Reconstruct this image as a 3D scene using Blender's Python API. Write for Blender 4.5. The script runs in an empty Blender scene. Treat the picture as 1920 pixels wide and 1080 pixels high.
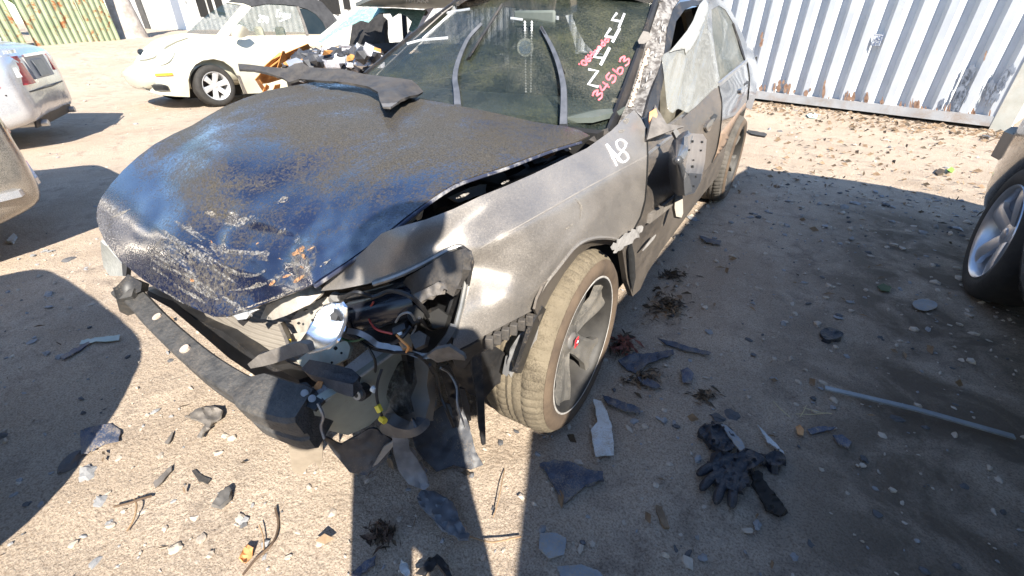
import bpy, bmesh, math, random
import numpy as np
from mathutils import Vector, Matrix, noise
from mathutils.geometry import delaunay_2d_cdt

random.seed(7)
rnd = random.Random(11)
scene = bpy.context.scene
C = scene.collection

# ------------------------------------------------------------------ camera
CAM = Vector((1.342, -1.0772, 1.2678))
YAW, PITCH, ROLL, FPX = math.radians(-33.409), math.radians(31.18), math.radians(-0.3705), 839.6
_f = Vector((math.sin(YAW)*math.cos(PITCH), math.cos(YAW)*math.cos(PITCH), -math.sin(PITCH)))
_r0 = _f.cross(Vector((0, 0, 1))).normalized(); _u0 = _r0.cross(_f)
_r = math.cos(ROLL)*_r0 + math.sin(ROLL)*_u0
_u = -math.sin(ROLL)*_r0 + math.cos(ROLL)*_u0
camd = bpy.data.cameras.new('camera'); cam = bpy.data.objects.new('camera', camd); C.objects.link(cam)
m3 = Matrix((_r, _u, -_f)).transposed()
cam.matrix_world = Matrix.Translation(CAM) @ m3.to_4x4()
camd.sensor_width = 36.0; camd.lens = 36.0*FPX/1920.0
camd.clip_start = 0.03; camd.clip_end = 600
scene.camera = cam

# ------------------------------------------------------------------ light
SUN_AZ = math.atan2(0.76, -0.65)       # towards the sun: +x, -y
SUN_EL = math.radians(37.5)
to_sun = Vector((math.cos(SUN_EL)*0.760, -math.cos(SUN_EL)*0.650, math.sin(SUN_EL))).normalized()
world = bpy.data.worlds.new('World'); scene.world = world; world.use_nodes = True
wn = world.node_tree.nodes; wl = world.node_tree.links
bg = wn['Background']; sky = wn.new('ShaderNodeTexSky'); sky.sky_type = 'NISHITA'; sky.sun_disc = False
sky.sun_elevation = SUN_EL; sky.sun_rotation = math.atan2(to_sun.x, to_sun.y)
sky.air_density = 1.0; sky.dust_density = 0.15; sky.ozone_density = 3.5
bg.inputs['Strength'].default_value = 0.112
wl.new(sky.outputs[0], bg.inputs['Color'])
sd = bpy.data.lights.new('sun', 'SUN'); sd.energy = 5.0; sd.angle = math.radians(0.53); sd.color = (1.0, 0.93, 0.82)
so = bpy.data.objects.new('sun', sd); C.objects.link(so); so.location = (8, -8, 12)
so.rotation_euler = to_sun.to_track_quat('Z', 'Y').to_euler()
scene.view_settings.view_transform = 'Standard'; scene.view_settings.look = 'None'
scene.view_settings.exposure = 1.48; scene.view_settings.gamma = 1.0; scene.view_settings.use_curve_mapping = False

# ------------------------------------------------------------------ survey helpers: sight line of a photo point -> place on a known plane
def ray(px, py): return _f + _r*((px-960)/FPX) - _u*((py-540)/FPX)
def ZP(px, py, z=0.0):
    d = ray(px, py); return CAM + d*((z-CAM.z)/d.z)
def XP(px, py, x):
    d = ray(px, py); return CAM + d*((x-CAM.x)/d.x)
def YP(px, py, y):
    d = ray(px, py); return CAM + d*((y-CAM.y)/d.y)
def on(px, py, ax, v): return XP(px, py, v) if ax == 'x' else YP(px, py, v) if ax == 'y' else ZP(px, py, v)

# ------------------------------------------------------------------ materials
def ramp(nt, stops):
    n = nt.nodes.new('ShaderNodeValToRGB'); el = n.color_ramp.elements
    while len(el) < len(stops): el.new(0.5)
    for e, (p, c) in zip(el, stops): e.position = p; e.color = (*c, 1) if len(c) == 3 else c
    return n
def noise_node(nt, vec, scale, detail=4, rough=0.6, dist=0.0):
    n = nt.nodes.new('ShaderNodeTexNoise'); n.inputs['Scale'].default_value = scale; n.inputs['Detail'].default_value = detail
    n.inputs['Roughness'].default_value = rough; n.inputs['Distortion'].default_value = dist
    nt.links.new(vec, n.inputs['Vector']); return n
def base_mat(name):
    m = bpy.data.materials.new(name); m.use_nodes = True
    nt = m.node_tree; p = nt.nodes['Principled BSDF']
    tc = nt.nodes.new('ShaderNodeTexCoord'); return m, nt, p, tc.outputs['Object']
def mixcol(nt, fac, a, b):
    n = nt.nodes.new('ShaderNodeMix'); n.data_type = 'RGBA'; nt.links.new(fac, n.inputs['Factor'])
    for s, v in (('A', a), ('B', b)):
        sock = [i for i in n.inputs if i.name == s and i.type == 'RGBA'][0]
        if isinstance(v, tuple): sock.default_value = (*v, 1)
        else: nt.links.new(v, sock)
    return [o for o in n.outputs if o.type == 'RGBA'][0]
def M(name, c1, c2=None, scale=6.0, rough=0.6, metal=0.0, bump=0.0, bscale=60.0, lo=0.35, hi=0.65, spec=0.5, coat=0.0,
      dust=None, dcov=(0.45, 0.65), dscale=20.0, dfine=220.0, dgrad=None, dgrain=False, rough2=None, crough=0.08):
    """principled surface: two-tone noise colour, optional fine relief, optional layer of dust or rust in patches"""
    m, nt, p, vec = base_mat(name); L = nt.links.new
    if c2 is None: c2 = tuple(min(1, c*1.25+0.004) for c in c1)
    n = noise_node(nt, vec, scale, 6, 0.65); rp = ramp(nt, [(lo, c1), (hi, c2)]); L(n.outputs['Fac'], rp.inputs['Fac'])
    col = rp.outputs['Color']; p.inputs['Roughness'].default_value = rough; p.inputs['Metallic'].default_value = metal
    p.inputs['Specular IOR Level'].default_value = spec; p.inputs['Coat Weight'].default_value = coat
    p.inputs['Coat Roughness'].default_value = crough
    if dust:
        d1 = noise_node(nt, vec, dscale, 6, 0.7, 0.4); d2 = noise_node(nt, vec, dfine, 3, 0.7)
        ad = nt.nodes.new('ShaderNodeMath'); ad.operation = 'MULTIPLY_ADD'; ad.inputs[1].default_value = 0.55
        L(d2.outputs['Fac'], ad.inputs[0]); 
        sc = nt.nodes.new('ShaderNodeMath'); sc.operation = 'MULTIPLY'; sc.inputs[1].default_value = 0.6
        L(d1.outputs['Fac'], sc.inputs[0]); L(sc.outputs[0], ad.inputs[2])
        src = ad.outputs[0]
        if dgrad:   # dust lies thicker towards larger y, partly standing in for a shadow edge
            sp = nt.nodes.new('ShaderNodeSeparateXYZ'); L(vec, sp.inputs[0]); gr = nt.nodes.new('ShaderNodeMapRange'); gr.interpolation_type = 'SMOOTHSTEP'
            for k_, v_ in zip(('From Min', 'From Max', 'To Min', 'To Max'), dgrad): gr.inputs[k_].default_value = v_
            wob = nt.nodes.new('ShaderNodeMath'); wob.operation = 'MULTIPLY_ADD'; wob.inputs[1].default_value = 0.5; L(d1.outputs['Fac'], wob.inputs[0]); L(sp.outputs['Y'], wob.inputs[2])
            L(wob.outputs[0], gr.inputs['Value']); aa = nt.nodes.new('ShaderNodeMath'); aa.operation = 'ADD'; L(src, aa.inputs[0]); L(gr.outputs[0], aa.inputs[1]); src = aa.outputs[0]
        dr = ramp(nt, [(dcov[0], (0, 0, 0)), (dcov[1], (1, 1, 1))]); L(src, dr.inputs['Fac'])
        d3 = noise_node(nt, vec, dfine*1.9, 2, .6); gr3 = ramp(nt, [(.36, tuple(c*.45 for c in dust)), (.5, dust), (.66, tuple(c*1.55 for c in dust))]); L(d3.outputs['Fac'], gr3.inputs['Fac'])
        col = mixcol(nt, dr.outputs['Color'], col, gr3.outputs['Color'] if dgrain else dust)
        rr = nt.nodes.new('ShaderNodeMapRange'); rr.inputs['To Min'].default_value = rough; rr.inputs['To Max'].default_value = 0.95
        L(dr.outputs['Color'], rr.inputs['Value']); L(rr.outputs[0], p.inputs['Roughness'])
        sr = nt.nodes.new('ShaderNodeMapRange'); sr.inputs['To Min'].default_value = spec; sr.inputs['To Max'].default_value = spec*.2
        L(dr.outputs['Color'], sr.inputs['Value']); L(sr.outputs[0], p.inputs['Specular IOR Level'])
        if metal > 0:
            mr = nt.nodes.new('ShaderNodeMapRange'); mr.inputs['To Min'].default_value = metal; mr.inputs['To Max'].default_value = 0.0
            L(dr.outputs['Color'], mr.inputs['Value']); L(mr.outputs[0], p.inputs['Metallic'])
        if coat > 0:
            cr = nt.nodes.new('ShaderNodeMapRange'); cr.inputs['To Min'].default_value = coat; cr.inputs['To Max'].default_value = coat*0.12
            L(dr.outputs['Color'], cr.inputs['Value']); L(cr.outputs[0], p.inputs['Coat Weight'])
    elif rough2 is not None:
        rr = nt.nodes.new('ShaderNodeMapRange'); rr.inputs['To Min'].default_value = rough; rr.inputs['To Max'].default_value = rough2
        L(n.outputs['Fac'], rr.inputs['Value']); L(rr.outputs[0], p.inputs['Roughness'])
    L(col, p.inputs['Base Color'])
    if bump:
        bn = noise_node(nt, vec, bscale, 5, 0.6); b = nt.nodes.new('ShaderNodeBump'); b.inputs['Strength'].default_value = bump
        b.inputs['Distance'].default_value = 0.01; L(bn.outputs['Fac'], b.inputs['Height']); L(b.outputs[0], p.inputs['Normal'])
    return m

# ------------------------------------------------------------------ object helpers
def mesh_obj(name, verts, faces, mat, parent=None, smooth=True, thick=0.0, subsurf=0, sharp=None):
    me = bpy.data.meshes.new(name); me.from_pydata([tuple(v) for v in verts], [], faces); me.update()
    o = bpy.data.objects.new(name, me); C.objects.link(o)
    if mat: me.materials.append(mat)
    if smooth:
        me.polygons.foreach_set('use_smooth', [True]*len(me.polygons))
        if sharp: 
            bm = bmesh.new(); bm.from_mesh(me)
            for e in bm.edges:
                if len(e.link_faces) == 2 and e.calc_face_angle(0) > math.radians(sharp): e.smooth = False
            bm.to_mesh(me); bm.free()
    if parent: o.parent = parent
    if subsurf:
        s = o.modifiers.new('subsurf', 'SUBSURF'); s.levels = subsurf; s.render_levels = subsurf
    if thick:
        s = o.modifiers.new('solid', 'SOLIDIFY'); s.thickness = thick; s.offset = -1
        if thick > .0012: es = o.modifiers.new('split', 'EDGE_SPLIT'); es.split_angle = math.radians(58); es.use_edge_sharp = False
    return o
def tag(o, label, cat, group=None, kind=None):
    o['label'] = label; o['category'] = cat
    if group: o['group'] = group
    if kind: o['kind'] = kind
    return o
def empty(name, loc=(0, 0, 0), rz=0.0, parent=None):
    o = bpy.data.objects.new(name, None); C.objects.link(o); o.location = loc; o.rotation_euler = (0, 0, rz); o.empty_display_size = 0.1
    if parent: o.parent = parent
    return o
def catmull(pts, n):
    pts = [Vector(p) for p in pts]
    if len(pts) == 2: return [pts[0].lerp(pts[1], i/(n-1)) for i in range(n)]
    P = [2*pts[0]-pts[1]] + pts + [2*pts[-1]-pts[-2]]
    out = []
    k = len(pts)-1
    for i in range(n):
        t = i/(n-1)*k; s = min(int(t), k-1); t -= s
        a, b, c, d = P[s:s+4]
        out.append(0.5*((2*b)+(c-a)*t+(2*a-5*b+4*c-d)*t*t+(3*b-a-3*c+d)*t**3))
    return out
class MB:
    def __init__(s): s.v = []; s.f = []
    def add(s, v, f):
        o = len(s.v); s.v += [Vector(p) for p in v]; s.f += [[i+o for i in q] for q in f]; return s
    def box(s, c, d, rot=None):
        c = Vector(c); h = Vector(d)/2; vs = []
        for sx in (-1, 1):
            for sy in (-1, 1):
                for sz in (-1, 1):
                    p = Vector((sx*h.x, sy*h.y, sz*h.z))
                    if rot: p = rot @ p
                    vs.append(c+p)
        return s.add(vs, [(0, 1, 3, 2), (4, 6, 7, 5), (0, 4, 5, 1), (2, 3, 7, 6), (0, 2, 6, 4), (1, 5, 7, 3)])
    def tube(s, path, r, n=8, cap=True):
        path = [Vector(p) for p in path]; k = len(path); rs = r if isinstance(r, (list, tuple)) else [r]*k
        vs = []; fs = []; up = None
        for i, p in enumerate(path):
            t = (path[min(i+1, k-1)]-path[max(i-1, 0)]).normalized()
            if up is None: up = t.orthogonal().normalized()
            up = (up - t*up.dot(t)); up = up.normalized() if up.length > 1e-6 else t.orthogonal().normalized()
            b = t.cross(up)
            for j in range(n):
                a = 2*math.pi*j/n; vs.append(p+(up*math.cos(a)+b*math.sin(a))*rs[i])
        for i in range(k-1):
            for j in range(n):
                fs.append((i*n+j, i*n+(j+1) % n, (i+1)*n+(j+1) % n, (i+1)*n+j))
        if cap: fs.append(tuple(range(n))[::-1]); fs.append(tuple((k-1)*n+j for j in range(n)))
        return s.add(vs, fs)
    def sweep(s, path, secs, ups, closed=True, cap=True):
        """secs: per path point list of (a,b) offsets along side and up vectors"""
        path = [Vector(p) for p in path]; k = len(path); n = len(secs[0]); vs = []; fs = []
        for i, p in enumerate(path):
            t = (path[min(i+1, k-1)]-path[max(i-1, 0)]).normalized(); up = Vector(ups[i] if isinstance(ups, list) else ups)
            side = t.cross(up).normalized(); up2 = side.cross(t).normalized()
            for a, b in secs[i]: vs.append(p+side*a+up2*b)
        for i in range(k-1):
            for j in range(n if closed else n-1):
                fs.append((i*n+j, i*n+(j+1) % n, (i+1)*n+(j+1) % n, (i+1)*n+j))
        if cap and closed: fs.append(tuple(range(n))[::-1]); fs.append(tuple((k-1)*n+j for j in range(n)))
        return s.add(vs, fs)
    def lathe(s, prof, n=48, c=(0, 0, 0), mod=None):
        """revolve (radius, x) profile about the x axis through c"""
        vs = []; fs = []; k = len(prof); c = Vector(c)
        for j in range(n):
            a = 2*math.pi*j/n
            for i, (r, x) in enumerate(prof):
                rr = mod(i, j, r) if mod else r
                vs.append(c+Vector((x, rr*math.cos(a), rr*math.sin(a))))
        for j in range(n):
            for i in range(k-1):
                fs.append((j*k+i, j*k+i+1, ((j+1) % n)*k+i+1, ((j+1) % n)*k+i))
        return s.add(vs, fs)
    def build(s, name, mat, parent=None, smooth=True, sharp=35, thick=0, subsurf=0, bevel=0):
        o = mesh_obj(name, s.v, s.f, mat, parent, smooth, thick, subsurf, sharp)
        if bevel:
            b = o.modifiers.new('bevel', 'BEVEL'); b.width = bevel; b.segments = 2; b.limit_method = 'ANGLE'
        return o

# inverse depth of a plane is linear across a photo, so a thin-plate fit over a few surveyed points gives panels their true shape
def depth_fit(ctrl):
    c = [(q[0], q[1], 1.0/((on(*q)-CAM).dot(_f))) for q in ctrl]
    A = np.array(c); n = len(A); xy = A[:, :2]/500.0; w = A[:, 2]
    if n < 3:
        d = float(np.mean(w)); return lambda x, y: d
    if n == 3:
        k = np.linalg.lstsq(np.c_[xy, np.ones(3)], w, rcond=None)[0]
        return lambda x, y: k[0]*x/500+k[1]*y/500+k[2]
    D = np.linalg.norm(xy[:, None]-xy[None], axis=2)
    K = np.where(D > 0, D**2*np.log(D+1e-12), 0)+np.eye(n)*1e-4
    Pm = np.c_[xy, np.ones(n)]; S = np.zeros((n+3, n+3)); S[:n, :n] = K; S[:n, n:] = Pm; S[n:, :n] = Pm.T
    k = np.linalg.solve(S, np.r_[w, 0, 0, 0])
    def f(x, y):
        d = np.hypot(xy[:, 0]-x/500, xy[:, 1]-y/500); u = np.where(d > 0, d*d*np.log(d+1e-12), 0)
        return float(u@k[:n]+k[n]*x/500+k[n+1]*y/500+k[n+2])
    return f
def inside(p, poly):
    x, y = p; c = False; j = len(poly)-1
    for i in range(len(poly)):
        xi, yi = poly[i]; xj, yj = poly[j]
        if (yi > y) != (yj > y) and x < (xj-xi)*(y-yi)/(yj-yi)+xi: c = not c
        j = i
    return c
def resample(poly, step):
    out = []
    for i in range(len(poly)):
        a = Vector(poly[i]); b = Vector(poly[(i+1) % len(poly)]); k = max(1, int((b-a).length/step))
        for j in range(k): out.append(a.lerp(b, j/k))
    return out
def smooth_poly(poly, n=4):
    """closed Catmull-Rom through outline points"""
    out = []; k = len(poly); P = [Vector(p) for p in poly]
    for i in range(k):
        a, b, c, d = P[i-1], P[i], P[(i+1) % k], P[(i+2) % k]
        for j in range(n):
            t = j/n; out.append(0.5*((2*b)+(c-a)*t+(2*a-5*b+4*c-d)*t*t+(3*b-a-3*c+d)*t**3))
    return [tuple(v) for v in out]
def panel(name, outline, ctrl, mat, parent=None, step=10.0, thick=0.004, off=None, curve=False, fit=None, holes=(), smooth=True, sub=0):
    """sheet-metal panel from its surveyed outline; off(px,py) gives dents in metres towards the viewer"""
    if curve: outline = smooth_poly(outline)
    f = fit or depth_fit(ctrl)
    loops = [resample(outline, step)]+[resample(h, step) for h in holes]
    V = []; E = []
    for lp in loops:
        o = len(V); V += lp; E += [(o+i, o+(i+1) % len(lp)) for i in range(len(lp))]
    xs = [p[0] for p in outline]; ys = [p[1] for p in outline]; ii = []
    OB = np.array([tuple(p) for p in V])
    y = min(ys)+step*0.5; row = 0
    while y < max(ys):
        x = min(xs)+step*(0.5 if row % 2 else 0.0)
        while x < max(xs):
            if inside((x, y), outline) and not any(inside((x, y), h) for h in holes):
                if np.min((OB[:, 0]-x)**2+(OB[:, 1]-y)**2) > (0.45*step)**2: ii.append(Vector((x, y)))
            x += step
        y += step*0.87; row += 1
    V2 = V+ii
    r = delaunay_2d_cdt([Vector(v) for v in V2], E, [], 1, 1e-4)
    vs = []
    for v in r[0]:
        d = 1.0/f(v[0], v[1])
        p = CAM+ray(v[0], v[1])*d
        if off:
            k = off(v[0], v[1])
            if k: p = p+(CAM-p).normalized()*k
        vs.append(p)
    fs = []
    for t in r[2]:
        if holes:
            cx = sum(r[0][i][0] for i in t)/len(t); cy = sum(r[0][i][1] for i in t)/len(t)
            if any(inside((cx, cy), h) for h in holes): continue
        a, b, c = (vs[i] for i in t[:3])
        nn = (b-a).cross(c-a)
        fs.append(tuple(t) if nn.dot(CAM-a) > 0 else tuple(t)[::-1])
    return mesh_obj(name, vs, fs, mat, parent, smooth, thick, sub)
def strokes(name, lines, fit, mat, parent=None, w=0.006, lift=0.004, curved=True):
    """paint-marker writing: flat ribbons lying on a fitted surface (points in photo coordinates)"""
    mb = MB()
    for ln in lines:
        pts = catmull([Vector((a, b, 0)) for a, b in ln], max(2, 6*(len(ln)-1)+1)) if len(ln) > 2 and curved else [Vector((*q, 0)) for q in ln]
        P3 = [CAM+ray(p.x, p.y)/fit(p.x, p.y) for p in pts]
        P3 = [p+(CAM-p).normalized()*lift for p in P3]
        vs = []; fs = []; k = len(P3)
        for i, p in enumerate(P3):
            t = (P3[min(i+1, k-1)]-P3[max(i-1, 0)]).normalized(); s = t.cross((CAM-p).normalized()).normalized()
            ww = w*(0.85+0.3*random.random()); vs += [p-s*ww/2, p+s*ww/2]
        for i in range(k-1): fs.append((2*i, 2*i+1, 2*i+3, 2*i+2))
        mb.add(vs, fs)
    o = mb.build(name, mat, parent, smooth=False, thick=0.0006); o['kind'] = 'stuff'; return o
def sm(a, b, x):
    t = max(0.0, min(1.0, (x-a)/(b-a))); return t*t*(3-2*t)

# ------------------------------------------------------------------ ground
def ground_mat():
    m, nt, p, vec = base_mat('sandy_dirt'); L = nt.links.new
    n1 = noise_node(nt, vec, 0.9, 6, 0.6, 0.5); r1 = ramp(nt, [(0.30, (0.35, 0.28, 0.215)), (0.55, (0.46, 0.375, 0.29)), (0.75, (0.53, 0.44, 0.35))]); L(n1.outputs['Fac'], r1.inputs['Fac'])
    n2 = noise_node(nt, vec, 7, 8, 0.7, 0.3); r2 = ramp(nt, [(0.35, (0.28, 0.23, 0.185)), (0.52, (0.48, 0.395, 0.31))]); L(n2.outputs['Fac'], r2.inputs['Fac'])
    n3 = noise_node(nt, vec, 2.3, 4, 0.6); r3 = ramp(nt, [(0.42, (0, 0, 0)), (0.60, (0.95, 0.95, 0.95))]); L(n3.outputs['Fac'], r3.inputs['Fac'])
    c = mixcol(nt, r3.outputs['Color'], r1.outputs['Color'], r2.outputs['Color'])
    n4 = noise_node(nt, vec, 160, 3, 0.7); r4 = ramp(nt, [(0.36, (0.45, 0.40, 0.36)), (0.52, (1, 1, 1)), (0.70, (1.25, 1.22, 1.18))]); L(n4.outputs['Fac'], r4.inputs['Fac'])
    mu = nt.nodes.new('ShaderNodeMix'); mu.data_type = 'RGBA'; mu.blend_type = 'MULTIPLY'; mu.inputs['Factor'].default_value = 0.75
    ca = [i for i in mu.inputs if i.type == 'RGBA']; L(c, ca[0]); L(r4.outputs['Color'], ca[1])
    co = [o for o in mu.outputs if o.type == 'RGBA'][0]
    v = nt.nodes.new('ShaderNodeTexVoronoi'); v.inputs['Scale'].default_value = 75; L(vec, v.inputs['Vector'])
    rv = ramp(nt, [(0.05, (1, 1, 1)), (0.16, (0, 0, 0))]); L(v.outputs['Distance'], rv.inputs['Fac'])
    sel = noise_node(nt, vec, 35, 2); rs = ramp(nt, [(0.52, (0, 0, 0)), (0.58, (0.8, 0.8, 0.8))]); L(sel.outputs['Fac'], rs.inputs['Fac'])
    fm = nt.nodes.new('ShaderNodeMath'); fm.operation = 'MULTIPLY'; L(rv.outputs['Color'], fm.inputs[0]); L(rs.outputs['Color'], fm.inputs[1])
    hs = ramp(nt, [(0.0, (0.12, 0.12, 0.13)), (0.5, (0.42, 0.41, 0.40)), (1.0, (0.58, 0.55, 0.5))]); L(v.outputs['Color'], hs.inputs['Fac'])
    col = mixcol(nt, fm.outputs[0], co, hs.outputs['Color'])
    # browner, darker patches between the wreck and the next car
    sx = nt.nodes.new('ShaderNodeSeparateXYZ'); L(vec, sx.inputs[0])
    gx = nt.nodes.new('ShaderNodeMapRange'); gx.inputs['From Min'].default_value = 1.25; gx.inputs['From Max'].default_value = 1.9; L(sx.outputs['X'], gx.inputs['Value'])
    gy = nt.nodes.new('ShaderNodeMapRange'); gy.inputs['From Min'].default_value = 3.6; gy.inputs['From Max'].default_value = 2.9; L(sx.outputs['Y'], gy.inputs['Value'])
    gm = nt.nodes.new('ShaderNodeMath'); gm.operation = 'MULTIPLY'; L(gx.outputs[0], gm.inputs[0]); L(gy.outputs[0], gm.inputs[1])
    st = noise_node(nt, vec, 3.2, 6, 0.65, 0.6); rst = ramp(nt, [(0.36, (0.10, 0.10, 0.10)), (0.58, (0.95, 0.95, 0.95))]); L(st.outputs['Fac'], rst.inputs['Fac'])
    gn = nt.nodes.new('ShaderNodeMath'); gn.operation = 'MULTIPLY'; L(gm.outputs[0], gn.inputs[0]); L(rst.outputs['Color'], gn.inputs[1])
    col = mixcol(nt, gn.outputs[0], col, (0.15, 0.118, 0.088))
    L(col, p.inputs['Base Color']); p.inputs['Roughness'].default_value = 0.95; p.inputs['Specular IOR Level'].default_value = 0.15
    b1 = nt.nodes.new('ShaderNodeBump'); b1.inputs['Strength'].default_value = 1.0; b1.inputs['Distance'].default_value = 0.016
    bn = noise_node(nt, vec, 45, 8, 0.72); L(bn.outputs['Fac'], b1.inputs['Height'])
    b2 = nt.nodes.new('ShaderNodeBump'); b2.inputs['Strength'].default_value = 0.6; b2.inputs['Distance'].default_value = 0.006
    L(fm.outputs[0], b2.inputs['Height']); L(b1.outputs[0], b2.inputs['Normal']); L(b2.outputs[0], p.inputs['Normal'])
    return m
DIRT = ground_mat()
def gz(x, y):
    r = sm(-9.5, -16.0, x)*sm(-1.0, 2.5, y)*0.62 + sm(16, 40, abs(x)+abs(y))*0.3
    f = 0.006*noise.noise((x*1.7, y*1.7, 3.1))+0.004*noise.noise((x*5, y*5, 1.1))
    w = sm(-2.5, -4, x)+sm(9, 12, y)
    return r + f + min(1, w)*0.03*noise.noise((x*0.8, y*0.8, 9))
def spaced(lo, hi, c, n, d0):
    """coordinates dense around c"""
    out = []; g = 1.0
    a = []; x = c; d = d0
    while x > lo: a.append(x); x -= d; d *= 1.0+0.012
    a.append(lo); a = a[::-1]
    x = c+d0; d = d0
    while x < hi: a.append(x); x += d; d *= 1.0+0.012
    a.append(hi); return a
gxs = spaced(-90, 60, 0.7, 0, 0.022); gys = spaced(-60, 90, -0.2, 0, 0.022)
gv = []; gf = []
for yy in gys:
    for xx in gxs:
        z = gz(xx, yy)
        if -4 < xx < 4 and -2.5 < yy < 5:
            k = noise.fractal((xx*9, yy*9, 0.3), 0.9, 2.1, 4)
            z += 0.0060*k + 0.008*max(0, noise.noise((xx*22, yy*22, 4.4))-0.25) - 0.006*max(0, noise.noise((xx*6, yy*6, 8.4))-0.2)
        gv.append((xx, yy, z))
nx = len(gxs)
for j in range(len(gys)-1):
    for i in range(nx-1): gf.append((j*nx+i, j*nx+i+1, (j+1)*nx+i+1, (j+1)*nx+i))
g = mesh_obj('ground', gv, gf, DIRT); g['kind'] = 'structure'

# ------------------------------------------------------------------ shared materials
WHITE_MARK = M('white_paint_marker', (0.62, 0.64, 0.67), (0.5, 0.52, 0.55), 40, 0.6)
PINK_MARK = M('pink_paint_marker', (0.85, 0.16, 0.2), (0.7, 0.12, 0.14), 40, 0.6)
RUBBER = M('tyre_rubber', (0.018, 0.017, 0.016), (0.035, 0.032, 0.028), 14, 0.8, bump=0.2)
BLACK = M('black_plastic', (0.012, 0.012, 0.013), (0.028, 0.028, 0.03), 12, 0.5, dust=(0.16, 0.13, 0.10), dcov=(0.62, 0.80), dscale=8)
DULL_BLACK = M('dull_black_plastic', (0.02, 0.02, 0.022), (0.05, 0.048, 0.046), 18, 0.62, bump=0.15, dust=(0.13, 0.11, 0.09), dcov=(0.46, 0.92), dscale=6)
GREYPLAST = M('faded_grey_plastic', (0.10, 0.09, 0.08), (0.19, 0.17, 0.15), 16, 0.6, bump=0.2, bscale=120)
STEEL = M('bare_steel', (0.42, 0.42, 0.43), (0.55, 0.54, 0.52), 20, 0.38, 0.8, rough2=0.6)
ALLOY = M('alloy_rim', (0.50, 0.51, 0.53), (0.60, 0.61, 0.63), 10, 0.35, 0.7)
CHROME = M('chrome', (0.85, 0.87, 0.9), (0.92, 0.93, 0.95), 8, 0.07, 1.0)
GLASS_DARK = M('tinted_window', (0.012, 0.018, 0.018), (0.02, 0.026, 0.025), 4, 0.05, 0.0, spec=0.7)
AMBER = M('amber_lens', (0.75, 0.30, 0.03), (0.85, 0.38, 0.05), 30, 0.25)
REDLENS = M('red_lens', (0.35, 0.01, 0.02), (0.5, 0.02, 0.03), 20, 0.15)
RUST = M('rust', (0.20, 0.075, 0.025), (0.42, 0.19, 0.07), 9, 0.9, bump=0.4)
def clear_glass(name, tint, alpha=0.25, dirt=(0.25, 0.23, 0.17), cov=(0.5, 0.7), fine=160, big=5, spec=0.5, dmax=1.0, dirt2=None):
    """window glass: see-through with reflections, with dirt lying on it in speckles"""
    m, nt, p, vec = base_mat(name); L = nt.links.new
    n1 = noise_node(nt, vec, big, 5, 0.65, 0.3); n2 = noise_node(nt, vec, fine, 4, 0.75, 0.5)
    a = nt.nodes.new('ShaderNodeMath'); a.operation = 'MULTIPLY'; a.inputs[1].default_value = 0.55; L(n1.outputs['Fac'], a.inputs[0])
    b = nt.nodes.new('ShaderNodeMath'); b.operation = 'MULTIPLY_ADD'; b.inputs[1].default_value = 0.6; L(n2.outputs['Fac'], b.inputs[0]); L(a.outputs[0], b.inputs[2])
    rp = ramp(nt, [(cov[0], (0, 0, 0)), (cov[1], (dmax, dmax, dmax))]); L(b.outputs[0], rp.inputs['Fac'])
    n3 = noise_node(nt, vec, fine*0.4, 3, 0.7); dc = ramp(nt, [(0.38, tuple(c*0.45 for c in dirt)), (0.62, dirt)]); L(n3.outputs['Fac'], dc.inputs['Fac'])
    dcol = dc.outputs['Color']
    if dirt2:
        n5 = noise_node(nt, vec, 3.1, 3, 0.6, 0.8); r5 = ramp(nt, [(0.42, (0, 0, 0)), (0.60, (1, 1, 1))]); L(n5.outputs['Fac'], r5.inputs['Fac']); dcol = mixcol(nt, r5.outputs['Color'], dcol, dirt2)
    L(mixcol(nt, rp.outputs['Color'], tint, dcol), p.inputs['Base Color'])
    mr = nt.nodes.new('ShaderNodeMapRange'); mr.inputs['To Min'].default_value = alpha; mr.inputs['To Max'].default_value = 1.0; L(rp.outputs['Color'], mr.inputs['Value'])
    L(mr.outputs[0], p.inputs['Alpha'])
    rr = nt.nodes.new('ShaderNodeMapRange'); rr.inputs['To Min'].default_value = 0.04; rr.inputs['To Max'].default_value = 0.9; L(rp.outputs['Color'], rr.inputs['Value'])
    L(rr.outputs[0], p.inputs['Roughness']); sr = nt.nodes.new('ShaderNodeMapRange'); sr.inputs['To Min'].default_value = spec; sr.inputs['To Max'].default_value = .08; L(rp.outputs['Color'], sr.inputs['Value']); L(sr.outputs[0], p.inputs['Specular IOR Level'])
    return m

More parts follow.
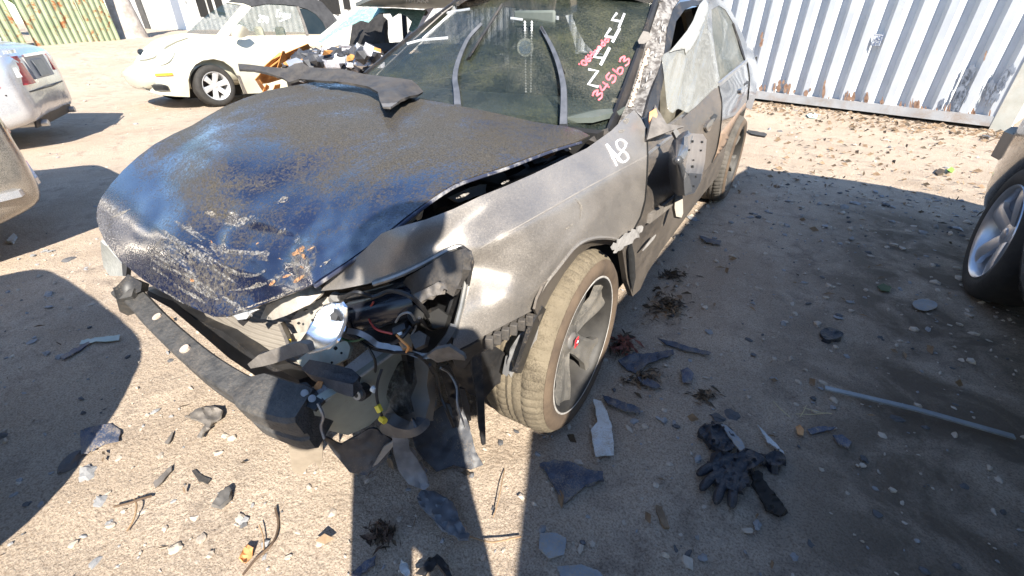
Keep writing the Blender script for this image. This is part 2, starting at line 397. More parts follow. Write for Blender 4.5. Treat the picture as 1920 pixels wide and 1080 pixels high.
# ------------------------------------------------------------------ wheel builder (axis along x, outer face towards +x when side = 1)
def make_wheel(parent, c, R=0.32, W=0.22, rim=0.23, spokes=5, side=1, tyre_mat=None, rim_mat=None, cap_mat=None, style='plain', tread=False, steer=0.0, dish=0.03, spin=0.0, barrel=None):
    w = empty('wheel', c, steer, parent); tm = tyre_mat or RUBBER; rm = rim_mat or ALLOY
    h = W/2; s = side
    prof = [(rim*0.97, s*(h-0.012)), (rim+0.008, s*(h-0.002)), (rim+(R-rim)*0.45, s*(h+0.006)), (R-0.022, s*(h-0.006)), (R-0.008, s*(h-0.02)), (R-0.001, s*(h-0.038))]
    gro = []
    xs = [h-0.038-(2*h-0.076)*i/14 for i in range(1, 14)]
    for i, x in enumerate(xs): gro.append((R+0.002-(0.0045 if i in (2, 5, 7, 10) and tread else 0.0), s*x))
    prof += gro+[(R-0.001, -s*(h-0.038)), (R-0.008, -s*(h-0.02)), (R-0.022, -s*(h-0.006)), (rim+(R-rim)*0.45, -s*(h+0.006)), (rim*0.97, -s*(h-0.012))]
    n = 240 if tread else 56
    def mod(i, j, r):
        if tread and 3 <= i <= 7 and (j % 4 == 0): return r-0.003
        if tread and 14 <= i <= 19 and (j % 4 == 1): return r-0.003
        if tread and 8 <= i <= 13 and (j % 4 == (i % 4)): return r-0.002
        return r
    ty = MB().lathe(prof, n, mod=mod).build('tyre', tm, w, sharp=22 if tread else 60)
    # rim barrel, lip and spokes
    mb = MB()
    mb.lathe([(rim*0.98, s*(h-0.014)), (rim*1.012, s*(h-0.004)), (rim*1.0, s*(h+0.001)), (rim*0.955, s*(h-0.004)), (rim*0.93, s*(h-0.02)), (rim*0.88, s*(h-0.05)), (rim*0.86, -s*(h-0.02)), (rim*0.97, -s*(h-0.012))], 64)
    mb.build('rim', barrel or rm, w, sharp=50)
    sp = MB(); xo = s*(h-0.012); xi = s*(h-0.012-dish)
    for k in range(spokes):
        a = spin+2*math.pi*k/spokes
        if style == 'twin':   # wide blades with a pressed channel
            ws = [(0.045, 0.038, xi), (0.09, 0.036, xi+s*dish*0.25), (rim*0.68, 0.046, xi+s*dish*0.75), (rim*0.95, 0.074, xo-s*0.006)]
        elif style == 'broad':
            ws = [(0.05, 0.034, xi), (0.09, 0.038, xi+s*dish*0.3), (rim*0.7, 0.040, xi+s*dish*0.8), (rim*0.95, 0.052, xo-s*0.006)]
        else:
            ws = [(0.05, 0.030, xi), (0.09, 0.029, xi+s*dish*0.3), (rim*0.7, 0.027, xi+s*dish*0.8), (rim*0.95, 0.034, xo-s*0.006)]
        vs = []; fs = []; u = Vector((0, math.cos(a), math.sin(a))); t = Vector((0, -math.sin(a), math.cos(a)))
        for (r, hw, x) in ws:
            c0 = u*r
            for q, dx in ((-1.0, -0.026), (-1.0, -0.004), (-0.72, 0.0), (-0.3, -0.010 if style == 'twin' else 0.002), (0.3, -0.010 if style == 'twin' else 0.002), (0.72, 0.0), (1.0, -0.004), (1.0, -0.026)):
                vs.append(c0+t*hw*q+Vector((x+s*dx, 0, 0)))
        m8 = 8
        for i in range(len(ws)-1):
            for j in range(m8): fs.append((i*m8+j, i*m8+(j+1) % m8, (i+1)*m8+(j+1) % m8, (i+1)*m8+j))
        fs.append(tuple(range(m8))); fs.append(tuple((len(ws)-1)*m8+j for j in range(m8)))
        sp.add(vs, fs)
    sp.lathe([(0.001, xi+s*0.004), (0.045, xi+s*0.003), (0.062, xi-s*0.004), (0.066, xi-s*0.03)], 32)
    sp.build('spokes', rm, w, sharp=40)
    MB().lathe([(0.001, xi+s*0.012), (0.024, xi+s*0.011), (0.030, xi+s*0.007), (0.031, xi-s*0.004)], 24).build('centre_cap', cap_mat or rm, w)
    # brake disc behind the spokes
    MB().lathe([(0.06, s*(h-0.10)), (rim*0.72, s*(h-0.10)), (rim*0.72, s*(h-0.12)), (0.06, s*(h-0.12))], 40).build('brake_disc', M('brake_disc', (0.02, 0.015, 0.012), (0.05, 0.035, 0.028), 20, 0.8, 0.2) if 'brake_disc' not in bpy.data.materials else bpy.data.materials['brake_disc'], w)
    return w

# ================================================================== the wrecked sedan (front axle above the origin, nose towards -y)
acc = empty('wrecked_sedan', (0, 0, 0))
tag(acc, 'dark wrecked sedan with crumpled hood, missing front bumper and smashed headlight', 'car')
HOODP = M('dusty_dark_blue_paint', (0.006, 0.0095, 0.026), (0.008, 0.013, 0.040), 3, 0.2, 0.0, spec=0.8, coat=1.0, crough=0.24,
          dust=(0.060, 0.052, 0.040), dcov=(0.47, 0.64), dscale=2.4, dfine=130, dgrain=True, dgrad=(-0.40, 0.30, -0.11, 0.08))  # wiped front half; its thinner dust also imitates the person's shadow there
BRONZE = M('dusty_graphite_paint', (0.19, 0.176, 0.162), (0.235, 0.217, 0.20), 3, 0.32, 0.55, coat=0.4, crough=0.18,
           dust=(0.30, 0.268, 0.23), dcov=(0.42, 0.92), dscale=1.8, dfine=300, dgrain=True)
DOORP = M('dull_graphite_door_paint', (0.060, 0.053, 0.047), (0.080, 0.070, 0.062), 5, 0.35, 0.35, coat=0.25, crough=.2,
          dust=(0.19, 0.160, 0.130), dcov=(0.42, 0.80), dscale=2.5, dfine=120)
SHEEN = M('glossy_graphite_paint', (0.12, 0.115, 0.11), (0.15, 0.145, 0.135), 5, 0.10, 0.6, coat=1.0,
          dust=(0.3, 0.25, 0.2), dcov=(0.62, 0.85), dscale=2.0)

# ---- hood
hood_out = [(600, 152), (552, 160), (500, 170), (458, 184), (420, 200), (388, 218), (360, 235), (325, 251), (290, 270), (258, 294), (230, 320), (208, 345), (190, 370), (182, 390), (181, 410), (186, 430), (198, 455),
            (226, 490), (268, 524), (300, 545), (332, 562), (368, 580), (400, 594), (425, 594), (448, 585), (480, 575), (520, 560), (556, 546), (586, 533), (600, 522), (622, 508), (650, 490), (685, 465), (720, 440), (755, 411), (790, 385), (820, 363),
            (850, 345), (900, 326), (950, 310), (1030, 280), (1080, 266), (1106, 254), (1085, 243), (1060, 237), (1000, 228), (930, 212), (845, 195), (770, 182), (700, 168), (650, 158)]
hood_ctrl = [(600, 152, 'x', -.68), (500, 170, 'x', -.70), (420, 200, 'x', -.72), (360, 235, 'x', -.72), (290, 270, 'x', -.72), (230, 320, 'x', -.70), (190, 370, 'x', -.67), (182, 410, 'x', -.62),
             (1105, 255, 'x', .70), (1030, 280, 'x', .70), (950, 310, 'x', .69), (850, 345, 'x', .66), (790, 385, 'x', .64), (720, 440, 'x', .61), (650, 490, 'x', .57), (590, 530, 'x', .50),
             (845, 195, 'z', .975), (1000, 228, 'z', .955), (1060, 237, 'z', .945), (700, 168, 'z', .99), (600, 300, 'z', .915), (700, 250, 'z', .95), (850, 270, 'z', .955), (400, 300, 'z', .90), (500, 230, 'z', .95), (400, 400, 'z', .80), (300, 350, 'z', .80),
             (600, 420, 'z', .83), (500, 470, 'z', .77), (330, 480, 'z', .72), (300, 440, 'z', .745), (700, 350, 'z', .905),
             (500, 570, 'z', .66), (400, 594, 'z', .60), (330, 560, 'z', .61), (268, 524, 'z', .62), (200, 455, 'z', .655)]
hood_fit = depth_fit(hood_ctrl)
def gauss(x, y, cx, cy, sx, sy, ang=0.0):
    a = math.radians(ang); dx = x-cx; dy = y-cy
    u = dx*math.cos(a)+dy*math.sin(a); v = -dx*math.sin(a)+dy*math.cos(a)
    return math.exp(-(u/sx)**2-(v/sy)**2)
def hood_off(x, y):
    d = 0.0
    d -= 0.030*gauss(x, y, 470, 440, 90, 22, 12)      # main crease
    d += 0.016*gauss(x, y, 480, 405, 110, 20, 10)
    d += 0.020*gauss(x, y, 455, 475, 95, 12, 14)
    d -= 0.018*gauss(x, y, 420, 415, 14, 40, 20)
    d += 0.016*gauss(x, y, 445, 425, 16, 36, 15)
    d -= 0.025*gauss(x, y, 545, 480, 34, 40, 30)
    d += 0.020*gauss(x, y, 580, 470, 28, 30, 0)
    d -= 0.030*gauss(x, y, 560, 335, 150, 34, -22)
    d += 0.014*gauss(x, y, 520, 285, 160, 26, -18)
    d -= 0.016*gauss(x, y, 400, 350, 120, 24, -28)
    d += 0.014*gauss(x, y, 690, 330, 120, 26, -24)
    d -= 0.014*gauss(x, y, 300, 400, 30, 90, 25)
    d += 0.012*gauss(x, y, 270, 390, 22, 90, 25)
    for ax, ay, bx, by, hgt, wd in ((392, 436, 420, 470, -.016, 7), (418, 470, 545, 486, -.018, 8), (545, 486, 585, 462, .014, 8), (424, 468, 426, 424, .012, 6), (426, 424, 474, 408, -.010, 7), (300, 430, 405, 490, .010, 7), (405, 492, 500, 520, .010, 8), (330, 470, 372, 512, -.008, 6), (512, 492, 560, 530, -.012, 8), (560, 440, 600, 400, -.012, 12), (480, 400, 560, 350, .010, 12), (230, 420, 300, 340, -.010, 14), (620, 360, 760, 300, -.010, 16), (420, 360, 600, 280, .010, 14)):
        t = max(0.0, min(1.0, ((x-ax)*(bx-ax)+(y-ay)*(by-ay))/((bx-ax)**2+(by-ay)**2))); q = math.hypot(x-ax-t*(bx-ax), y-ay-t*(by-ay))
        if q < wd*2.2: d += hgt*(1-q/(wd*2.2))*(0.55+0.45*math.sin(math.pi*t))
    w = sm(260, 420, y)*sm(200, 330, x)
    d += w*0.006*noise.noise((x/45, y/30, 2.0))+w*0.0035*noise.noise((x/18, y/15, 7.0))
    e = gauss(x, y, 400, 560, 200, 26, 6)
    d += 0.007*e*noise.noise((x/12, y/14, 5.0))
    return d
hood = panel('hood', hood_out, None, HOODP, acc, step=7, thick=0.006, off=hood_off, fit=hood_fit)
def hfit(x, y): return 1.0/(1.0/hood_fit(x, y)-hood_off(x, y))
def scuff(name, c1, c2, cover=(.44, .56), scale=170, rough=.6, metal=0.2):
    """worn mark that breaks up into grains"""
    m = M(name, c1, c2, 60, rough, metal); nt = m.node_tree; p = nt.nodes['Principled BSDF']; tc = [n for n in nt.nodes if n.type == 'TEX_COORD'][0]
    n = noise_node(nt, tc.outputs['Object'], scale, 4, .7); r = ramp(nt, [(cover[0], (0, 0, 0)), (cover[1], (1, 1, 1))]); nt.links.new(n.outputs['Fac'], r.inputs['Fac']); nt.links.new(r.outputs['Color'], p.inputs['Alpha']); return m
SCRAPE = scuff('scraped_bare_metal', (0.15, 0.145, 0.14), (0.27, 0.255, 0.235), (.42, .62), 120)
ORANGE_RUST = scuff('orange_rust', (0.30, 0.13, 0.05), (0.46, 0.27, 0.14), (.36, .54), 120, .9, 0)
DIRTYGREY = scuff('dirt_scuff', (0.20, 0.18, 0.15), (0.28, 0.25, 0.21), (.42, .58), 150, .9, 0)
def blade(pts, w):  # tapering scratch: polygon ribbon in photo coordinates
    P = catmull([Vector((*p, 0)) for p in pts], 5*(len(pts)-1)+1); L_ = []; R_ = []
    for i, p in enumerate(P):
        t = (P[min(i+1, len(P)-1)]-P[max(i-1, 0)]).normalized(); s = Vector((-t.y, t.x, 0))
        ww = w*0.75*(math.sin(math.pi*(0.06+0.88*i/(len(P)-1)))**0.6)*(0.55+0.9*random.random())
        L_.append(p+s*ww); R_.append(p-s*ww)
    return L_, R_
def scratches(name, items, fit, mat, parent, lift=0.0022):
    mb = MB()
    for pts, w in items:
        L_, R_ = blade(pts, w); vs = []; fs = []
        for a, b in zip(L_, R_):
            for q in (a, b):
                p = CAM+ray(q.x, q.y)/fit(q.x, q.y); vs.append(p+(CAM-p).normalized()*lift)
        for i in range(len(L_)-1): fs.append((2*i, 2*i+1, 2*i+3, 2*i+2))
        mb.add(vs, fs)
    o = mb.build(name, mat, parent, smooth=False); o["kind"] = "stuff"; return o
scr = [([(300, 428), (330, 452), (365, 470), (405, 490)], 9), ([(318, 404), (345, 422), (385, 448)], 7), ([(310, 440), (350, 470), (392, 488), (398, 506)], 3), ([(322, 408), (350, 430), (378, 452)], 3),
       ([(278, 482), (300, 466), (330, 463), (352, 480), (368, 508)], 3), ([(285, 500), (315, 522)], 4), ([(283, 486), (320, 506)], 5), ([(290, 478), (330, 500)], 4), ([(300, 495), (340, 515)], 4), ([(310, 470), (350, 500)], 3), ([(338, 500), (372, 520)], 4),
       ([(392, 440), (398, 460), (412, 468), (430, 472), (470, 474), (505, 476), (540, 484)], 8), ([(412, 468), (420, 448), (424, 430)], 4), ([(385, 410), (420, 425), (445, 424), (470, 408)], 5), ([(425, 422), (455, 412), (478, 404)], 4), ([(515, 456), (526, 436), (536, 428)], 4),
       ([(405, 490), (430, 508), (455, 515), (480, 516), (500, 505)], 4), ([(420, 500), (450, 512)], 3), ([(325, 532), (360, 555)], 3), ([(340, 520), (380, 548), (410, 562)], 4), ([(360, 530), (400, 552)], 3), ([(430, 545), (480, 538), (520, 520), (545, 505)], 3),
       ([(545, 480), (552, 500), (556, 520)], 4), ([(560, 470), (572, 490), (580, 505)], 4), ([(520, 500), (545, 520)], 3), ([(352, 470), (385, 492)], 4), ([(365, 455), (400, 478)], 5)]
for _ in range(12):
    x = rnd.uniform(285, 420); y = rnd.uniform(455, 560); l = rnd.uniform(18, 60)
    scr.append(([(x, y), (x+l*0.5, y+l*0.30), (x+l, y+l*0.62)], rnd.uniform(2.0, 7)))
scratches('scratch_marks', scr, hfit, SCRAPE, hood)
SMEAR = scuff('smeared_tan_scrape', (0.11, 0.10, 0.085), (0.20, 0.178, 0.15), (.46, .76), 70, .8, 0)
for poly in ([(288, 452), (318, 448), (352, 470), (396, 492), (430, 516), (426, 548), (390, 552), (340, 524), (300, 500), (282, 480)], [(540, 478), (566, 462), (592, 462), (590, 500), (572, 522), (540, 532), (500, 536), (520, 510)], [(396, 440), (412, 446), (420, 466), (470, 470), (540, 480), (540, 492), (460, 486), (410, 484)]):
    sm_ = panel('scraped_patch', poly, None, SMEAR, hood, step=7, thick=0, fit=lambda x, y: hfit(x, y)*1.0012, curve=True); sm_['kind'] = 'stuff'
scratches('rust_spots', [(a_, b_*.5) for a_, b_ in [([(480, 458), (490, 450), (494, 445)], 6), ([(548, 478), (562, 470), (570, 462)], 12), ([(566, 476), (572, 486)], 8), ([(520, 480), (530, 486)], 6), ([(563, 500), (570, 502)], 8), ([(505, 535), (516, 526)], 7), ([(550, 530), (570, 516)], 8), ([(395, 450), (398, 456)], 4), ([(356, 524), (364, 527)], 7), ([(530, 520), (545, 515)], 6), ([(575, 470), (590, 462)], 3)]], hfit, ORANGE_RUST, hood, 0.003)
scratches('dirt_scuffs', [([(170+40, 408), (245, 392)], 3), ([(385, 398), (405, 402)], 5), ([(520, 380), (540, 370)], 6), ([(380, 420), (385, 440)], 4), ([(470, 540), (490, 530)], 5), ([(600, 500), (620, 486)], 3), ([(440, 585), (520, 556), (570, 536)], 3)], hfit, DIRTYGREY, hood)
# rolled edge of the hood where the paint is chipped
mb = MB()
edge = [(590, 533), (650, 492), (720, 442), (790, 387), (850, 347), (900, 328), (950, 312), (1030, 282), (1090, 264)]
E3 = [CAM+ray(x, y)/hfit(x, y) for x, y in edge]
mb.tube(catmull([p+Vector((0, 0, -0.006)) for p in E3], 40), 0.0045, 6)
mb.build('hood_edge', M('chipped_hood_edge', (0.03, 0.035, 0.06), (0.30, 0.29, 0.28), 22, 0.5, lo=0.50, hi=0.66), hood)

# ---- left front fender
fen_out = [(602, 545), (612, 530), (650, 500), (690, 462), (715, 438), (745, 426), (800, 411), (850, 392), (900, 368), (950, 348), (1000, 326), (1050, 302), (1100, 278), (1145, 246), (1170, 222), (1189, 206), (1202, 222), (1211, 240),
           (1213, 290), (1211, 340), (1208, 375), (1200, 405), (1186, 432), (1166, 452), (1140, 446), (1107, 448), (1078, 463), (1048, 499), (1020, 535), (1008, 560), (1003, 580),
           (960, 602), (910, 628), (880, 645), (846, 662), (852, 630), (868, 575), (880, 520), (886, 492), (878, 468), (862, 458), (840, 465), (790, 492), (740, 515), (690, 532), (640, 542)]
fen_ctrl = [(612, 530, 'x', .50), (690, 462, 'x', .62), (745, 426, 'x', .68), (850, 392, 'x', .735), (1000, 326, 'x', .775), (1100, 278, 'x', .79), (1189, 206, 'x', .755), (1211, 240, 'x', .80), (1213, 320, 'x', .885), (1208, 375, 'x', .905), (1186, 432, 'x', .90),
            (1140, 446, 'x', .905), (1078, 463, 'x', .905), (1048, 499, 'x', .90), (1008, 560, 'x', .885), (1003, 580, 'x', .88), (910, 628, 'x', .845), (846, 662, 'x', .80), (868, 575, 'x', .80), (886, 492, 'x', .79), (862, 458, 'x', .765), (790, 492, 'x', .71), (690, 532, 'x', .62), (640, 542, 'x', .56),
            (950, 440, 'x', .845), (960, 520, 'x', .868), (1100, 370, 'x', .872), (1020, 400, 'x', .858), (1150, 320, 'x', .868), (930, 580, 'x', .862), (770, 450, 'x', .705)]
fen_fit = depth_fit(fen_ctrl)
def fen_off(x, y):
    d = 0.012*gauss(x, y, 985, 420, 16, 220, 62)*sm(780, 900, x)      # crease of the wing line
    d -= 0.020*gauss(x, y, 900, 400, 70, 26, -32)
    d += 0.016*gauss(x, y, 965, 560, 26, 22, -30)
    d -= 0.014*gauss(x, y, 930, 510, 40, 30, 0)
    d -= 0.010*gauss(x, y, 800, 455, 40, 18, -20)
    # flared arch lip
    d += 0.012*gauss(x, y, 1035, 500, 110, 9, -50)
    d += 0.004*noise.noise((x/40, y/40, 1.0))
    return d
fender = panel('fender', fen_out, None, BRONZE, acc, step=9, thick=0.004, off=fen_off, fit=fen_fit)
def ffit(x, y): return 1.0/(1.0/fen_fit(x, y)-fen_off(x, y))
strokes('writing', [[(1137, 270), (1147, 290), (1157, 311)], [(1138, 271), (1152, 287), (1166, 303)], [(1146, 296), (1163, 289)], [(1176, 270), (1166, 262), (1156, 266), (1160, 279), (1173, 286), (1178, 297), (1168, 304), (1158, 297), (1164, 286), (1172, 276), (1174, 268)]], ffit, WHITE_MARK, fender, 0.006, 0.006)
# tan dust and paint scabs
scratches('paint_scabs', [([(1170, 230), (1180, 222)], 6), ([(1160, 247), (1172, 244)], 3), ([(855, 372), (880, 362)], 3), ([(940, 345), (955, 338)], 3), ([(1080, 372), (1090, 388), (1088, 410)], 3), ([(1060, 430), (1074, 420)], 3)], ffit, DIRTYGREY, fender, 0.004)
strokes('wing_crease', [[(1213, 292), (1160, 320), (1100, 352), (1040, 386), (980, 420), (900, 466)]], ffit, M('crease_dust', (.19, .172, .155), (.25, .23, .205), 30, .7), fender, 0.0022, 0.003)
# arch lip as a rolled edge
arch = [(1003, 580), (1008, 560), (1020, 535), (1048, 499), (1078, 463), (1107, 448), (1140, 446), (1166, 452)]
A3 = [CAM+ray(x, y)/ffit(x, y) for x, y in arch]
MB().tube(catmull(A3, 40), 0.006, 6).build('arch_lip', BRONZE, fender)
arch_in = [(1012, 604), (1020, 580), (1034, 552), (1058, 512), (1084, 478), (1108, 462), (1136, 458), (1160, 464)]
arch_fit = depth_fit([(x, y, 'x', .898) for x, y in arch]+[(x, y, 'x', .872) for x, y in arch_in])
panel('arch_flare', arch+arch_in[::-1], None, DOORP, fender, step=8, thick=.006, fit=arch_fit)  # darker paint here stands in for the shade under the arch

# ---- windshield
WS = clear_glass('dusty_windshield_glass', (0.02, 0.03, 0.028), 0.24, (0.100, 0.100, 0.042), (0.51, 0.68), 150, 2.6, 1.0, 0.66, (0.115, 0.108, 0.078))
ws_out = [(690, 138), (740, 96), (800, 48), (860, 0), (890, -24), (950, -18), (1020, -10), (1100, -2), (1226, 6), (1200, 86), (1168, 165), (1140, 246), (1105, 252), (1060, 237), (1000, 228), (930, 212), (845, 195), (770, 180), (715, 160)]
ws_ctrl = [(690, 138, 'x', -.66), (775, 68, 'x', -.635), (860, 0, 'x', -.60), (1140, 246, 'x', .66), (1185, 120, 'x', .615), (1226, 6, 'x', .575), (845, 195, 'y', .44), (1000, 228, 'y', .46), (960, 100, 'y', .80), (1040, -6, 'y', 1.13), (950, -18, 'y', 1.16)]
ws_fit = depth_fit(ws_ctrl)
wsh = panel('windshield', ws_out, None, WS, acc, step=16, thick=0.005, fit=ws_fit)
def seg_glyph(ch):
    return {'0': [[(.5, 1), (.1, .7), (.1, .3), (.5, 0), (.85, .3), (.85, .7), (.5, 1)]], '6': [[(.8, 1), (.25, .7), (.1, .25), (.5, 0), (.85, .25), (.55, .5), (.15, .3)]],
            '3': [[(.1, .85), (.5, 1), (.85, .78), (.4, .55), (.9, .3), (.5, 0), (.1, .12)]], '4': [[(.3, 1), (.05, .4), (.9, .4)], [(.75, .95), (.7, 0)]],
            '5': [[(.85, 1), (.3, 1), (.2, .55), (.7, .6), (.85, .25), (.45, 0), (.1, .1)]], 'b': [[(.2, 1), (.2, 0), (.7, .02), (.85, .3), (.6, .52), (.22, .4)]],
            'H': [[(.1, 1), (.1, 0)], [(.85, 1), (.85, 0)], [(.1, .5), (.85, .5)]], 'o': [[(.5, .6), (.15, .3), (.5, 0), (.85, .3), (.5, .6)]], 'n': [[(.1, .6), (.1, 0)], [(.1, .4), (.5, .6), (.8, .4), (.85, 0)]],
            'd': [[(.85, 1), (.85, 0)], [(.85, .4), (.5, .58), (.15, .3), (.5, 0), (.85, .2)]], 'a': [[(.8, .55), (.3, .55), (.15, .2), (.5, 0), (.8, .3)], [(.8, .55), (.9, 0)]], "'": [[(.5, 1.05), (.4, .8)]],
            'N': [[(.1, 0), (.1, 1), (.85, 0), (.85, 1)]], 'J': [[(.7, 1), (.7, .2), (.4, 0), (.1, .2)]], 'C': [[(.9, .8), (.5, 1), (.1, .6), (.1, .35), (.5, 0), (.9, .2)]], '1': [[(.3, .8), (.5, 1), (.5, 0)]],
            '8': [[(.5, .52), (.15, .75), (.5, 1), (.85, .75), (.5, .52), (.1, .25), (.5, 0), (.9, .25), (.5, .52)]], '9': [[(.8, .6), (.4, .5), (.15, .75), (.5, 1), (.8, .75), (.75, .3), (.4, 0)]], 'P': [[(.1, 0), (.1, 1), (.7, .95), (.8, .7), (.1, .5)]], 
            'T': [[(.0, 1), (1, 1)], [(.5, 1), (.4, 0)]], 'r': [[(.2, .6), (.2, 0)], [(.2, .35), (.7, .6)]], 'i': [[(.5, .6), (.5, 0)]], 's': [[(.8, .55), (.2, .45), (.7, .2), (.2, 0)]], '2': [[(.1, .8), (.5, 1), (.8, .7), (.1, 0), (.9, 0)]], ' ': []}.get(ch, [])
def text_lines(txt, o, d, up, adv=1.1):
    out = []; k = 0.0
    for ch in txt:
        a = {"'": 0.5, ' ': 0.5, 'i': 0.6}.get(ch, 1.0)
        for ln in seg_glyph(ch): out.append([(o[0]+d[0]*(k+x*a)+up[0]*y, o[1]+d[1]*(k+x*a)+up[1]*y) for x, y in ln])
        k += adv*a
    return out
strokes('writing', [[(823, 27), (852, 21), (881, 17)], [(848, 23), (820, 48), (793, 72)], [(763, 82), (790, 75), (840, 71)], [(957, 34), (980, 37)],
                    *[], [(1157, 24), (1147, 37), (1166, 41)], [(1171, 25), (1160, 52)], [(1145, 53), (1135, 68), (1152, 71)], [(1162, 53), (1148, 79)], [(1126, 88), (1114, 107), (1131, 109)], [(1143, 89), (1126, 122)],
                    [(1103, 130), (1121, 133), (1103, 158), (1122, 163)]], ws_fit, WHITE_MARK, wsh, 0.011, 0.004, False)
strokes('writing', text_lines("'06Honda", (1093, 128), (6.2, -6.6), (-9, -7)), ws_fit, PINK_MARK, wsh, 0.007, 0.004)
strokes('writing', text_lines('345b3', (1122, 190), (11.5, -14.5), (-14, -10)), ws_fit, PINK_MARK, wsh, 0.007, 0.004)
# mud film patches on the glass stay in the material; black side moulding, wipers, mirror mount
mould = [(1140, 248), (1170, 168), (1200, 88), (1216, 42), (1228, 4), (1238, -14), (1246, -4), (1236, 10), (1224, 44), (1208, 92), (1182, 178), (1152, 246)]
panel('windshield_moulding', mould, [(1146, 247, 'x', .675), (1190, 130, 'x', .635), (1232, 0, 'x', .585)], BLACK, acc, step=8, thick=0.012)
lmould = [(684, 136), (690, 140), (742, 99), (802, 51), (862, 3), (894, -24), (888, -30), (855, 0), (796, 44), (736, 92)]
panel('windshield_moulding', lmould, [(688, 137, 'x', -.675), (775, 67, 'x', -.65), (860, 0, 'x', -.615), (700, 130, 'x', -.672)], BLACK, acc, step=8, thick=0.012)
WIPER = M('sun_faded_wiper', (0.055, 0.06, 0.07), (0.10, 0.105, 0.12), 20, 0.55)
def on_glass(x, y, lift): 
    p = CAM+ray(x, y)/ws_fit(x, y); return p+(CAM-p).normalized()*lift
def wiper(arm, blade_, w0):
    pts = catmull([on_glass(x, y, l) for x, y, l in arm], 24); k = len(pts)
    secs = []
    for i in range(k):
        w = w0*(1-0.55*i/(k-1)); h = 0.010*(1-0.4*i/(k-1)); secs.append([(-w, -h), (w, -h), (w*0.8, h), (-w*0.8, h)])
    o = MB().sweep(pts, secs, (CAM-pts[0]).normalized()).build('wiper', WIPER, acc, sharp=30)
    if blade_:
        pts = catmull([on_glass(x, y, 0.016) for x, y in blade_], 14)
        MB().sweep(pts, [[(-.006, -.012), (.006, -.012), (.004, .012), (-.004, .012)]]*14, (CAM-pts[0]).normalized()).build('wiper_blade', BLACK, o)
    return o
wiper([(858, 200, .03), (856, 172, .04), (853, 145, .04), (860, 112, .035), (878, 72, .03), (902, 45, .022)], [(878, 110), (905, 66), (940, 10)], 0.0165)
wiper([(1056, 236, .035), (1057, 200, .045), (1056, 160, .045), (1047, 120, .04), (1033, 85, .03), (1015, 52, .022)], [(1016, 53), (1040, 98), (1056, 135)], 0.0165)
# ---- left A-pillar with blistered, peeling clear coat
PEEL = M('peeling_silver_grey_pillar', (0.10, 0.088, 0.076), (0.30, 0.28, 0.255), 34, 0.45, 0.2, bump=0.5, bscale=60, lo=0.42, hi=0.58)
pil_out = [(1152, 248), (1182, 178), (1208, 92), (1224, 44), (1238, 2), (1250, -20), (1290, -24), (1274, 0), (1262, 16), (1252, 48), (1245, 98), (1232, 140), (1218, 182), (1206, 222), (1189, 206), (1172, 226)]
pil_ctrl = [(1152, 248, 'x', .69), (1182, 178, 'x', .655), (1224, 44, 'x', .605), (1250, -20, 'x', .58), (1206, 222, 'x', .765), (1232, 140, 'x', .72), (1252, 48, 'x', .665), (1290, -24, 'x', .61)]
pil_fit = depth_fit(pil_ctrl)
pillar = panel('front_pillar', pil_out, None, PEEL, acc, step=7, thick=0.02, fit=pil_fit, off=lambda x, y: 0.005*noise.noise((x/9, y/4, 3)))
PEACH = M('peeled_primer', (0.52, 0.36, 0.25), (0.62, 0.47, 0.36), 30, 0.9)
WHITEPEEL = M('white_peeled_coat', (0.22, 0.21, 0.20), (0.36, 0.345, 0.33), 30, 0.7)
it = []; it2 = []
for i in range(22):
    t = i/21; x = 1180+(1214-1180)*t; y = 196-(196-94)*t
    it.append(([(x-2, y+3), (x+rnd.uniform(1, 5), y), (x+1, y-4)], rnd.uniform(2, 5)))
for i in range(16):
    t = rnd.random(); x = 1188+44*t+rnd.uniform(2, 18); y = 188-145*t; it2.append(([(x, y), (x+rnd.uniform(1, 5), y-rnd.uniform(4, 14))], rnd.uniform(1, 2.4)))
scratches('primer_flakes', it, pil_fit, PEACH, pillar, 0.008)
scratches('coat_flakes', it2, pil_fit, WHITEPEEL, pillar, 0.008)
panel('peeling_flap', [(1196, 76), (1206, 58), (1216, 60), (1222, 72), (1208, 82), (1198, 82)], [(1206, 70, 'x', .63)], GREYPLAST, pillar, step=6, thick=0.003)
# ---- roof and the rest of the cabin (mostly out of the picture)
def coons_roof():
    vs = []; fs = []; nu, nv = 13, 17
    for j in range(nv):
        t = j/(nv-1); y = 1.10+t*1.62
        for i in range(nu):
            u = -1+2*i/(nu-1); w = 0.60+0.03*math.sin(math.pi*t)
            yy = y+0.16*u*u*(1-t)-0.12*u*u*t
            zc = 1.385+0.055*math.sin(math.pi*min(1, 0.12+t*0.8))-0.03*t
            vs.append((u*w, yy, zc-0.075*abs(u)**2.6-0.010*u*u))
    for j in range(nv-1):
        for i in range(nu-1): fs.append((j*nu+i, j*nu+i+1, (j+1)*nu+i+1, (j+1)*nu+i))
    return vs, fs
v, f = coons_roof(); mesh_obj('roof', v, f, SHEEN, acc, thick=0.02, subsurf=1)
